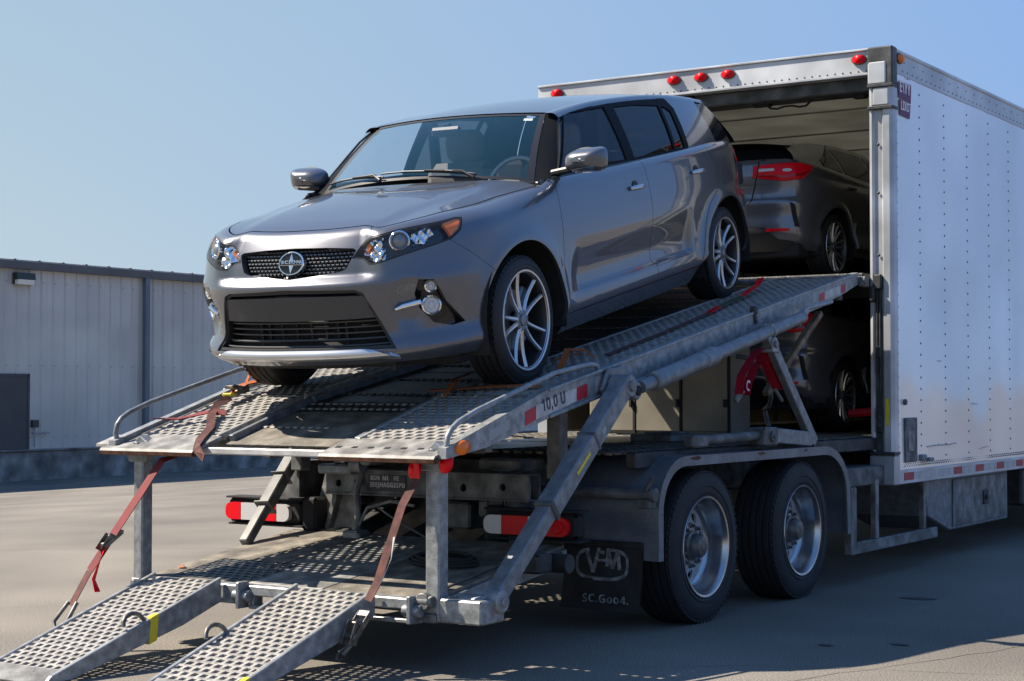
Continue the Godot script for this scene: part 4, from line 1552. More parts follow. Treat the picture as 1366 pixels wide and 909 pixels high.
		b.prism(v2([px - 0.06, 0.95, px + 0.06, 0.95, px + 0.10, 1.04, px + 0.02, 1.09, px - 0.09, 1.0]), Transform3D(Basis(), Vector3(0, 0, 5.20)), 0.07, 0.006)
		b.cyl(Vector3(px + 0.02, 1.035, 5.27), Vector3(px + 0.02, 1.035, 5.30), 0.022, 14)
		part(ps, "head_bracket", b, "steel_grey", false)
		if s == 0:
			for e in [[px - 0.085, 0.955, -0.3], [px + 0.095, 0.985, -0.5]]:
				b = MB.new()
				b.lathe([Vector2(0, 0.0), Vector2(0.034, 0.0), Vector2(0.034, 0.012), Vector2(0.026, 0.022), Vector2(0, 0.026)], Transform3D(Basis(Vector3(1, 0, 0), Vector3(0, 0, 1), Vector3(0, 1.35, 0)).rotated(Vector3(0, 0, 1), e[2]), Vector3(e[0], e[1], 5.275)), 18, 60)
				part(ps, "reflector", b, "lens_red", false)
	# main struts: telescoping arms from the platform to the rail
	for s in [0, 1]:
		var xs: float = -0.05 if s == 0 else -2.28
		var A := Vector3(xs, 0.345, 5.10) if s == 0 else Vector3(-2.20, 0.455, 4.42)
		var B := Vector3(xs, 1.37, 3.84) if s == 0 else Vector3(xs, 0.96, 3.88)
		b = MB.new()
		var up := Vector3(0, 0.78, 0.62)
		b.beam(A, A.lerp(B, 0.52), 0.085 if s == 0 else 0.06, 0.085 if s == 0 else 0.06, 0.006, up)
		var st := part(r, "strut", b, "steel_grey" if s == 0 else "chassis_grey")
		b = MB.new()
		b.beam(A.lerp(B, 0.38), A.lerp(B, 1.0), 0.098 if s == 0 else 0.075, 0.100 if s == 0 else 0.075, 0.006, up)
		part(st, "sleeve", b, "steel_grey" if s == 0 else "chassis_grey", false)
		b = MB.new()
		b.beam(A.lerp(B, 0.375), A.lerp(B, 0.395), 0.108, 0.108, 0.004, up)
		part(st, "collar", b, "chassis_grey", false)
		b = MB.new()
		b.beam(A.lerp(B, 0.70), A.lerp(B, 0.712), 0.106, 0.108, 0.003, up)
		part(st, "collar", b, "chassis_grey", false)
		if s == 0:
			b = MB.new()
			b.cyl(A + Vector3(-0.09, 0, 0), A + Vector3(0.065, 0, 0), 0.055, 20, 0.008)
			b.cyl(A + Vector3(-0.13, -0.01, 0.06), A + Vector3(0.01, -0.01, 0.06), 0.045, 16, 0.006)
			b.cyl(A + Vector3(0.06, 0, 0), A + Vector3(0.078, 0, 0), 0.022, 12, 0.004)
			part(st, "pivot_pin", b, "steel_light", false)
			b = MB.new()
			b.cyl(B + Vector3(-0.06, -0.02, 0.02), B + Vector3(0.055, -0.02, 0.02), 0.06, 20, 0.006)
			b.cyl(B + Vector3(0.05, -0.02, 0.02), B + Vector3(0.07, -0.02, 0.02), 0.03, 14, 0.005)
			b.prism(v2([3.70, 1.30, 3.92, 1.25, 3.97, 1.33, 3.90, 1.44, 3.70, 1.46]), Transform3D(ZY, Vector3(-0.13, 0, 0)), 0.02, 0.004)
			part(st, "pivot_plate", b, "steel_grey", false)
			b = MB.new()
			var C := A.lerp(B, 0.60) + Vector3(0.0502, 0, 0)
			b.beam(C + (A - B) * 0.05, C + (B - A) * 0.05, 0.001, 0.018, 0.0, up)
			part(st, "sticker", b, "sticker_yellow", false)
			b = MB.new()
			C = A.lerp(B, 0.76) + Vector3(0.0502, 0, 0)
			b.beam(C + (A - B) * 0.014, C + (B - A) * 0.014, 0.001, 0.03, 0.0, up)
			part(st, "label", b, "label_grey", false)
	# lifting cylinders along the rail
	for s in [0, 1]:
		var xs: float = -0.06 if s == 0 else -2.43
		b = MB.new()
		var A := Vector3(xs, 1.325, 3.74)
		var B := Vector3(xs, 1.80, 1.48)
		b.cyl(A.lerp(B, 0.04), A.lerp(B, 0.2), 0.036, 18)
		b.cyl(A.lerp(B, 0.10), A.lerp(B, 0.44), 0.052, 22, 0.008)
		b.cyl(A.lerp(B, 0.36), A.lerp(B, 0.42), 0.058, 22, 0.006)
		b.cyl(A.lerp(B, 0.44), A.lerp(B, 1.0), 0.040, 20)
		b.cyl(A.lerp(B, 0.77), A.lerp(B, 0.785), 0.047, 20)
		b.cyl(A + Vector3(-0.03, 0, 0), A + Vector3(0.035, 0, 0), 0.05, 18, 0.008)
		var cy := part(r, "lift_cylinder", b, "steel_grey")
		b = MB.new()
		b.cyl(A + Vector3(0.03, 0, 0), A + Vector3(0.045, 0, 0), 0.028, 14)
		part(cy, "pin", b, "under_black", false)
		b = MB.new()
		b.beam(B + Vector3(0.0, -0.02, 0.05), B + Vector3(0.0, 0.06, -0.08), 0.03, 0.05)
		b.beam(B + Vector3(0.0, -0.06, 0.08), B + Vector3(0.0, 0.06, -0.02), 0.04, 0.02)
		b.tube([B + Vector3(0.0, 0.06, -0.08), B + Vector3(0.0, 0.10, -0.35), B + Vector3(0, 0.12, -0.48)], 0.015, 8)
		part(cy, "bracket", b, "steel_light", false)
		b = MB.new()
		b.bx(xs - 0.03, xs + 0.03, 1.60, 1.74, 1.98, 2.02, 0.006)
		b.bx(xs - 0.04, xs + 0.045, 1.56, 1.60, 1.94, 2.03, 0.006)
		part(cy, "clamp", b, "steel_light", false)
	# forward legs standing on the fender top, with base links
	for s in [0, 1]:
		var xs: float = -0.055 if s == 0 else -2.42
		b = MB.new()
		b.beam(Vector3(xs, 1.67, 2.05), Vector3(xs, 0.985, 1.33), 0.05, 0.075, 0.005, Vector3(0, 0.7, -0.7))
		var lg := part(r, "leg", b, "steel_grey" if s == 0 else "wood")
		b = MB.new()
		b.cyl(Vector3(xs - 0.03, 1.61, 1.99), Vector3(xs + 0.035, 1.61, 1.99), 0.05, 18, 0.006)
		b.cyl(Vector3(xs + 0.03, 1.61, 1.99), Vector3(xs + 0.05, 1.61, 1.99), 0.024, 12)
		part(lg, "pivot_pin", b, "galvanised", false)
		b = MB.new()
		b.prism(v2([2.02, 1.095, 1.45, 1.06, 1.36, 0.99, 1.44, 0.965, 2.04, 1.005]), Transform3D(ZY, Vector3(xs - 0.025, 0, 0)), 0.06, 0.006)
		var lk := part(r, "base_link", b, "steel_grey")
		b = MB.new()
		b.bx(xs - 0.06, xs + 0.06, 0.985, 1.10, 2.0, 2.20, 0.012)
		b.cyl(Vector3(xs + 0.055, 1.045, 2.1), Vector3(xs + 0.075, 1.045, 2.1), 0.035, 16)
		b.cyl(Vector3(xs + 0.07, 1.045, 2.1), Vector3(xs + 0.085, 1.045, 2.1), 0.016, 10)
		b.cyl(Vector3(xs, 1.05, 2.2), Vector3(xs, 1.04, 2.95), 0.03, 14)
		b.bx(xs - 0.03, xs + 0.03, 1.0, 1.07, 2.9, 3.1, 0.01)
		part(lk, "knuckle", b, "chassis_grey", false)
	# short drop leg inside the rail
	for xs in [-0.34, -2.1]:
		b = MB.new()
		b.beam(Vector3(xs, 1.25, 4.05), Vector3(xs, 0.86, 4.05), 0.08, 0.09, 0.006)
		part(r, "drop_leg", b, "chassis_grey")
	# toe at the trailer end
	b = MB.new()
	b.bx(-2.3, -0.2, ry(0.3) - 0.03, ry(0.3) + 0.006, 0.22, 0.34, 0.006)
	part(r, "toe_plate", b, "plate_pale")
	b = MB.new()
	b.cyl(Vector3(-0.20, 2.105, 0.27), Vector3(-0.10, 2.105, 0.27), 0.03, 14)
	b.bx(-0.15, -0.11, 2.06, 2.13, 0.18, 0.30, 0.008)
	part(r, "toe_hook", b, "chassis_grey")


func rail_marks(rl: Node3D) -> void:
	# reflective strips and labels along the outer face of the right rail
	var f := func(z0: float, z1: float, o0: float, o1: float, d: float) -> MB:
		var b := MB.new()
		var p := []
		for e in [[z0, o0], [z1, o0], [z1, o1], [z0, o1]]:
			p.append(Vector3(-0.15 + d, ry(e[0]) + 0.03 + e[1], e[0]))
		b.q(p[0], p[1], p[2], p[3], Vector3.RIGHT)
		return b
	for e in [[4.66, 4.56, "tape_red"], [4.56, 4.17, "tape_white"], [4.17, 4.06, "tape_red"], [0.99, 0.90, "tape_red"], [0.90, 0.62, "tape_white"], [0.62, 0.53, "tape_red"]]:
		part(rl, "reflective_strip", f.call(e[0], e[1], -0.045, -0.115 if e[0] > 2 else -0.10, 0.0012), e[2], false)
	part(rl, "label", f.call(4.98, 4.80, -0.035, -0.085, 0.0012), "label_grey", false)
	part(rl, "label", f.call(3.98, 3.84, -0.03, -0.11, 0.0012), "label_grey", false)
	for e in [[3.52, 0.012], [1.98, 0.01], [1.9, 0.012]]:
		var d := MB.new()
		dome(d, Vector3(-0.15, ry(e[0]) - 0.03, e[0]), Vector3.RIGHT, e[1], 0.008, 10)
		part(rl, "bolt", d, "label_grey", false)
	var tx := text_on(rl, "lettering", "10,0 U", 0.062, Transform3D(Basis(Vector3(0, 0.2, -1).normalized(), Vector3(0, 1, 0.2).normalized(), Vector3(1, 0, 0)), Vector3(-0.1485, ry(4.50) - 0.088, 4.50)), "ink_dark", 0.95, 0.001)
	tx.name = "lettering"
	var b := MB.new()
	b.lathe([Vector2(0, 0), Vector2(0.042, 0), Vector2(0.04, 0.014), Vector2(0.028, 0.022), Vector2(0, 0.024)], Transform3D(Basis(Vector3(0, 0.3, -1.35), Vector3(1, 0, 0), Vector3(0, 0.8, 0.2)), Vector3(-0.152, ry(5.2) - 0.01, 5.2)), 18, 60.0)
	part(rl, "side_marker", b, "lens_amber", false)
	b = MB.new()
	b.bx(-0.17, -0.13, ry(1.95) - 0.0, ry(1.95) + 0.05, 2.0, 2.05, 0.008)
	b.beam(Vector3(-0.145, ry(2.0) + 0.03, 2.03), Vector3(-0.142, ry(2.0) - 0.05, 2.0), 0.012, 0.03)
	part(rl, "clip", b, "chassis", false)


# ---------- two loose wheel ramps from the ground to the rear platform
func build_tow_ramps() -> void:
	var spec := [[-2.04, -1.56, "left one, nearer the red strap with the hanging tail", -1.80, 5.32, 6.40], [-1.08, -0.58, "right one, nearer the faded strap", -0.83, 5.32, 6.32]]
	for i in 2:
		var e: Array = spec[i]
		var z0: float = e[4]
		var z1: float = e[5]
		var o := thing("wheel_ramp", ["narrow perforated wheel ramp, the left of the two leading up from the ground", "narrow perforated wheel ramp nearer the faded pink strap, right of the two"][i], "ramp", Vector3((e[0] + e[1]) / 2, 0, z1), "wheel ramps at the rear platform")
		var y := func(z: float) -> float: return lerpf(0.365, 0.035, (z - z0) / (z1 - z0))
		var xa: float = e[0]
		var xb: float = e[1]
		var b := MB.new()
		grate(b, func(u, v): return Vector3(u, y.call(v), v), xa + 0.025, xb - 0.025, z0, z1 - 0.06, 0.056, 0.044, 0.008)
		part(o, "tread_plate", b, "grate")
		for x in [xa + 0.0125, xb - 0.0125]:
			b = MB.new()
			b.prism(v2([z0 - 0.02, y.call(z0 - 0.02) + 0.012, z1, y.call(z1) + 0.006, z1 + 0.04, 0.008, z1 - 0.12, 0.008, z0 + 0.25, y.call(z0 + 0.25) - 0.115, z0 - 0.02, y.call(z0 - 0.02) - 0.11]), Transform3D(ZY, Vector3(x - 0.0125, 0, 0)), 0.025, 0.004)
			part(o, "side_rail", b, "steel_light")
		b = MB.new()
		b.prism(v2([z1 - 0.07, y.call(z1 - 0.07) + 0.003, z1 + 0.05, 0.01, z1 + 0.05, 0.004, z1 - 0.07, y.call(z1 - 0.07) - 0.02]), Transform3D(ZY, Vector3(xa + 0.026, 0, 0)), xb - xa - 0.052, 0.001)
		part(o, "toe_plate", b, "galvanised")
		for k in 5:
			b = MB.new()
			var rz: float = lerpf(z0 + 0.08, z1 - 0.25, k / 4.0)
			b.bx(xa + 0.02, xb - 0.02, y.call(rz) - 0.06, y.call(rz) - 0.02, rz - 0.012, rz + 0.012, 0.003)
			part(o, "cross_rib", b, "chassis_grey")
		# lifting handle
		b = MB.new()
		var hz: float = z0 + 0.55
		var hx: float = xb - 0.03 if i == 0 else xa + 0.02
		var pts := []
		for k in 9:
			var a := PI * k / 8
			pts.append(Vector3(hx - 0.015 * sin(a), y.call(hz) + 0.01 + 0.055 * sin(a), hz + 0.07 * cos(a)))
		b.tube(pts, 0.011, 8)
		part(o, "handle", b, "tool_metal")
		# yellow band
		b = MB.new()
		var yz: float = z0 + (0.42 if i == 0 else 0.86)
		b.prism(v2([yz, y.call(yz) + 0.014, yz + 0.05, y.call(yz + 0.05) + 0.014, yz + 0.06, maxf(0.01, y.call(yz + 0.06) - 0.11), yz + 0.01, maxf(0.01, y.call(yz + 0.01) - 0.11)]), Transform3D(ZY, Vector3(xb - 0.027, 0, 0)), 0.0285)
		part(o, "yellow_band", b, "sticker_yellow")


# ---------- car bodies: a lower shell unrolled as (t, v): t runs along the plan outline from the nose's middle, v is height, turning over the shoulder at the top
func shell(plan: Array, fp: Array, sp: Array, rp: Array, zf: Array, zr: Array, roll: Callable, top: Callable) -> Dictionary:
	var c := Curve2D.new()
	var n := plan.size()
	for i in n:
		var p: Vector2 = plan[i]
		var d: Vector2
		if i == 0 or i == n - 1:
			d = Vector2(0.3 if i == 0 else -0.3, 0) * absf(plan[1 if i == 0 else n - 2].x - p.x)
		else:
			d = (plan[i + 1] - plan[i - 1]).normalized()
		var li: float = p.distance_to(plan[i - 1]) / 3.0 if i > 0 else 0.0
		var lo: float = p.distance_to(plan[i + 1]) / 3.0 if i < n - 1 else 0.0
		if i == 0 or i == n - 1:
			d = d.normalized()
		c.add_point(p, -d * li, d * lo)
	c.bake_interval = 0.01
	var L := c.get_baked_length()
	var ds := 0.01
	var S := {"L": L, "ds": ds, "cx": PackedFloat32Array(), "cz": PackedFloat32Array(), "nx": PackedFloat32Array(), "nz": PackedFloat32Array(), "yt": PackedFloat32Array(), "ra": PackedFloat32Array(), "rb": PackedFloat32Array(), "wf": PackedFloat32Array(), "wr": PackedFloat32Array(), "arches": [], "dents": []}
	var m := int(L / ds) + 2
	for i in m:
		var t := minf(i * ds, L)
		var p := c.sample_baked(t, true)
		var a := c.sample_baked(maxf(0, t - 0.02), true)
		var b := c.sample_baked(minf(L, t + 0.02), true)
		var d := (b - a).normalized()
		if t < 0.02:
			d = Vector2(1, 0)
		if t > L - 0.02:
			d = Vector2(-1, 0)
		S.cx.append(p.x)
		S.cz.append(p.y)
		S.nx.append(-d.y)
		S.nz.append(d.x)
		var w: float = 1.0 - smoothstep(zf[0], zf[1], p.y)
		S.wf.append(w)
		S.wr.append(1.0 - smoothstep(zr[0], zr[1], p.y))
		var r: Array = roll.call(p.x, p.y)
		S.ra.append(r[0])
		S.rb.append(r[1])
		var ins: float = lerpf(lerpf(tab(fp[0], fp[1], 0.95), tab(sp[0], sp[1], 0.98), w), tab(rp[0], rp[1], 1.0), S.wr[-1]) + r[0]
		S.yt.append(top.call(p.x + d.y * ins, p.y - d.x * ins))
	for k in [["fp", fp], ["sp", sp], ["rp", rp]]:
		var arr := PackedFloat32Array()
		for i in 120:
			arr.append(tab(k[1][0], k[1][1], 0.15 + i * 0.01))
		S[k[0]] = arr
	return S


func sh(S: Dictionary, t: float, v: float, inset := 0.0) -> Vector3:
	var m := 1.0
	if t < 0.0:
		m = -1.0
		t = -t
	if t > S.L:
		t = 2.0 * S.L - t
		m = -m
	var fi: float = minf(t / S.ds, S.cx.size() - 1.001)
	var i := int(fi)
	var f := fi - i
	var yt: float = lerpf(S.yt[i], S.yt[i + 1], f)
	var ra: float = lerpf(S.ra[i], S.ra[i + 1], f)
	var rb: float = lerpf(S.rb[i], S.rb[i + 1], f)
	var y := v
	if v > yt - rb:
		var ph := clampf((v - (yt - rb)) / rb, 0.0, PI / 2)
		y = yt - rb + rb * sin(ph)
		inset += ra * (1.0 - cos(ph))
	var k := clampf((y - 0.15) / 0.01, 0.0, 118.0)
	var ki := int(k)
	var kf := k - ki
	var wf: float = lerpf(S.wf[i], S.wf[i + 1], f)
	var wr: float = lerpf(S.wr[i], S.wr[i + 1], f)
	inset += lerpf(lerpf(lerpf(S.fp[ki], S.fp[ki + 1], kf), lerpf(S.sp[ki], S.sp[ki + 1], kf), wf), lerpf(S.rp[ki], S.rp[ki + 1], kf), wr)
	for a in S.arches:
		var d := Vector2((t - a[0]) / a[2], (y - a[1]) / a[3]).length() - 1.0
		if d < 0.5:
			inset -= a[4] * exp(-d * d / 0.02)
	for e in S.dents:
		inset += e.call(t, y)
	return Vector3(m * (lerpf(S.cx[i], S.cx[i + 1], f) - lerpf(S.nx[i], S.nx[i + 1], f) * inset), y, lerpf(S.cz[i], S.cz[i + 1], f) - lerpf(S.nz[i], S.nz[i + 1], f) * inset)


func sh_x(S: Dictionary, x: float) -> float:
	for i in S.cx.size() - 1:
		if S.cx[i + 1] >= x:
			return (i + (x - S.cx[i]) / maxf(1e-6, S.cx[i + 1] - S.cx[i])) * S.ds
	return 0.0


func sh_xr(S: Dictionary, x: float) -> float:
	for i in range(S.cx.size() - 2, 0, -1):
		if S.cx[i] >= x:
			return i * S.ds
	return S.L


func sh_z(S: Dictionary, z: float) -> float:
	for i in S.cz.size() - 1:
		if S.cz[i + 1] <= z:
			return (i + (S.cz[i] - z) / maxf(1e-6, S.cz[i] - S.cz[i + 1])) * S.ds
	return S.L


func sh_v(S: Dictionary, t: float, y: float) -> float:
	var i: int = clampi(roundi(absf(t) / S.ds), 0, S.yt.size() - 1)
	var y0: float = S.yt[i] - S.rb[i]
	return y if y < y0 else y0 + S.rb[i] * asin(clampf((y - y0) / S.rb[i], 0, 1))


func sh_top(S: Dictionary, t: float) -> float:
	var i: int = clampi(roundi(absf(t) / S.ds), 0, S.yt.size() - 1)
	return S.yt[i] - S.rb[i] + S.rb[i] * PI / 2


# a run of (t, top) points, sampled
func top_run(S: Dictionary, t0: float, t1: float, less := 0.0) -> Array:
	var o := []
	var n := maxi(1, ceili(absf(t1 - t0) / 0.06))
	for i in n + 1:
		var t := lerpf(t0, t1, float(i) / n)
		o.append(Vector2(t, sh_top(S, t) - less))
	return o


func arc_run(cx: float, cy: float, rx: float, ry_: float, a0: float, a1: float, n := 24) -> Array:
	var o := []
	for i in n + 1:
		var a := deg_to_rad(lerpf(a0, a1, float(i) / n))
		o.append(Vector2(cx + rx * cos(a), cy + ry_ * sin(a)))
	return o


func poly(parts: Array) -> PackedVector2Array:
	var p := PackedVector2Array()
	for e in parts:
		if e is Array:
			for q in e:
				p.append(q)
		else:
			p.append(e)
	return p


func shrink(p: PackedVector2Array, by: float) -> PackedVector2Array:
	var o := Geometry2D.offset_polygon(p, -by, Geometry2D.JOIN_MITER)
	return o[0] if o.size() else p


func open_at_middle(p: PackedVector2Array) -> PackedVector2Array:
	for i in p.size():
		if p[i].x < 0.03:
			p[i].x = -0.2
	return p


func both(b: MB) -> MB:
	b.add(b.mirrored())
	return b


const CTR := [-3.2, 0.1, 0.55]


# a shell panel on both sides of the car, or one of the two: side +1 left, -1 right
func shell_part(car: Node3D, S: Dictionary, called: String, p: PackedVector2Array, holes: Array, m: String, side := 0, fl := 0.022, inset := 0.0, su := 0.05, sv := 0.03, under: Node3D = null) -> Node3D:
	var b := MB.new()
	b.panel(p, holes, func(t, v): return sh(S, t, v, inset), su, sv, fl, CTR)
	if side == 0:
		b = both(b)
	elif side < 0:
		b = b.mirrored()
	return part(under if under else car, called, b, m, false)


func car_wheel(car: Node3D, at: Vector3, R: float, w: float, side: int, spokes: int, style: int) -> void:
	var o := Node3D.new()
	o.name = numbered(car, "wheel")
	car.add_child(o, true)
	o.position = at
	if side < 0:
		o.rotation.y = PI
	var rr := R * 0.765
	var b := MB.new()
	var prof := [Vector2(rr * 0.98, -w + 0.01), Vector2(rr + 0.02, -w - 0.004), Vector2(R * 0.86, -w - 0.008), Vector2(R * 0.95, -w + 0.008), Vector2(R - 0.004, -w + 0.026)]
	var gw := (w - 0.06) / 4
	for k in 4:
		var y0 := -w + 0.032 + k * gw
		prof.append_array([Vector2(R, y0), Vector2(R, y0 + gw - 0.008), Vector2(R - 0.008, y0 + gw - 0.006), Vector2(R - 0.008, y0 + gw - 0.001)])
	prof.append_array([Vector2(R - 0.002, -0.026), Vector2(R * 0.97, -0.010), Vector2(R * 0.92, 0.003), Vector2(R * 0.86, 0.009), Vector2(R * 0.855, 0.006), Vector2(R * 0.80, 0.008), Vector2(rr + 0.018, 0.006), Vector2(rr + 0.008, 0.0), Vector2(rr, -0.012)])
	b.lathe(prof, Transform3D(AX, Vector3.ZERO), 56, 35.0)
	for k in 56:
		var a := TAU * k / 56
		var c := Vector3(0, cos(a), sin(a))
		b.box(Transform3D(Basis(Vector3.RIGHT, c, Vector3.RIGHT.cross(c)), c * (R - 0.0092) + Vector3(-0.02, 0, 0)), Vector3(0.016, 0.016, 0.026), 0.003)
	part(o, "tyre", b, "tyre", false)
	b = MB.new()
	b.lathe([Vector2(rr + 0.006, -0.008), Vector2(rr + 0.008, 0.002), Vector2(rr + 0.002, 0.008), Vector2(rr - 0.008, 0.006), Vector2(rr - 0.014, -0.004), Vector2(rr - 0.018, -0.03), Vector2(rr - 0.03, -0.10), Vector2(rr - 0.03, -w + 0.02)], Transform3D(AX, Vector3.ZERO), 56, 40.0)
	part(o, "rim", b, "rim_dark", false)
	b = MB.new()
	b.lathe([Vector2(rr + 0.008, 0.001), Vector2(rr + 0.004, 0.0095), Vector2(rr - 0.006, 0.008), Vector2(rr - 0.012, 0.0)], Transform3D(AX, Vector3.ZERO), 56, 40.0)
	part(o, "rim_lip", b, "silver", false)
	# spokes in pairs, each tapering from the rim to the hub
	for k in spokes:
		var base := TAU * (k + 0.0) / spokes
		var a := base + (0.085 if k % 2 == 0 else -0.085) * (1.0 if style == 0 else 0.4)
		var a0 := base + (0.055 if k % 2 == 0 else -0.055) * (1.0 if style == 0 else 0.4)
		b = MB.new()
		var P := []
		for q in 7:
			var u := q / 6.0
			var r := lerpf(0.045, rr - 0.008, u)
			var ang := lerp_angle(a0, a, u)
			var hw := lerpf(0.013, 0.0085, u) + 0.004 * pow(u, 4)
			var x := -0.018 - 0.012 * sin(PI * u) + 0.014 * u
			var c := Vector3(0, cos(ang), sin(ang))
			var s := Vector3.RIGHT.cross(c)
			P.append([c * r + Vector3(x - 0.010, 0, 0) - s * hw, c * r + Vector3(x, 0, 0) - s * hw * 0.45, c * r + Vector3(x, 0, 0) + s * hw * 0.45, c * r + Vector3(x - 0.010, 0, 0) + s * hw, c * r + Vector3(x - 0.035, 0, 0)])
		for q in 6:
			for j in 5:
				var j2 := (j + 1) % 5
				var mid: Vector3 = (P[q][0] + P[q][3] + P[q + 1][0]) / 3 - Vector3(0.01, 0, 0)
				b.q(P[q][j], P[q][j2], P[q + 1][j2], P[q + 1][j], (P[q][j] + P[q][j2]) / 2 - mid)
		part(o, "spoke", b, "silver", false)
	b = MB.new()
	b.lathe([Vector2(0.062, -0.04), Vector2(0.06, -0.024), Vector2(0.05, -0.018), Vector2(0.034, -0.018), Vector2(0.032, -0.010), Vector2(0.02, -0.006), Vector2(0, -0.005)], Transform3D(AX, Vector3.ZERO), 28, 30)
	for k in 5:
		var a := TAU * (k + 0.5) / 5
		b.cyl(Vector3(-0.03, 0.047 * cos(a), 0.047 * sin(a)), Vector3(-0.014, 0.047 * cos(a), 0.047 * sin(a)), 0.009, 8)
	part(o, "hub_cap", b, "silver_dim", false)
	b = MB.new()
	b.lathe([Vector2(0.05, -0.07), Vector2(rr * 0.62, -0.07), Vector2(rr * 0.62, -0.085), Vector2(0.05, -0.085)], Transform3D(AX, Vector3.ZERO), 36, 10)
	part(o, "brake_disc", b, "silver_dim", false)
	b = MB.new()
	b.lathe([Vector2(rr - 0.02, -0.12), Vector2(0.0, -0.12)], Transform3D(AX, Vector3.ZERO), 28)
	part(o, "backing_plate", b, "under_black", false)
	b = MB.new()
	b.box(Transform3D(Basis(Vector3.RIGHT, -0.9), Vector3(-0.078, rr * 0.45, -rr * 0.35)), Vector3(0.05, 0.11, 0.06), 0.012)
	part(o, "brake_caliper", b, "silver_dim", false)


func disc_poly(c: Vector2, rx: float, ry_: float, n := 18) -> PackedVector2Array:
	var p := PackedVector2Array()
	for k in n:
		p.append(c + Vector2(rx * cos(TAU * k / n), ry_ * sin(TAU * k / n)))
	return p


func hood_y(x: float, z: float) -> float:
	var c := tab([-0.62, -0.2, 0.2, 0.5, 0.66, 0.74, 0.82], [1.105, 1.066, 1.02, 0.972, 0.938, 0.912, 0.878], z)
	var drop := 0.066 * pow(absf(x) / 0.8, 2.2) * smoothstep(0.75, -0.1, z)
	# soft crease that runs back from each head lamp
	var edge := lerpf(0.40, 0.56, clampf((0.7 - z) / 1.2, 0, 1))
	return c - drop + 0.010 * smoothstep(edge + 0.07, edge - 0.05, absf(x)) * smoothstep(0.8, 0.5, z) - 0.006


func roof_y(x: float, z: float) -> float:
	return tab([-3.5, -3.2, -2.8, -2.3, -1.7, -1.25, -0.95], [1.395, 1.432, 1.466, 1.484, 1.482, 1.458, 1.428], z) - 0.038 * pow(x / 0.57, 2.0)


func side_x(z: float, y: float) -> float:
	var s := clampf((y - 1.03) / 0.37, -0.2, 1.2)
	return 0.808 - 0.165 * pow(maxf(0, s), 1.25) - 0.06 * pow(clampf((-2.7 - z) / 0.9, 0, 1.2), 2.0)


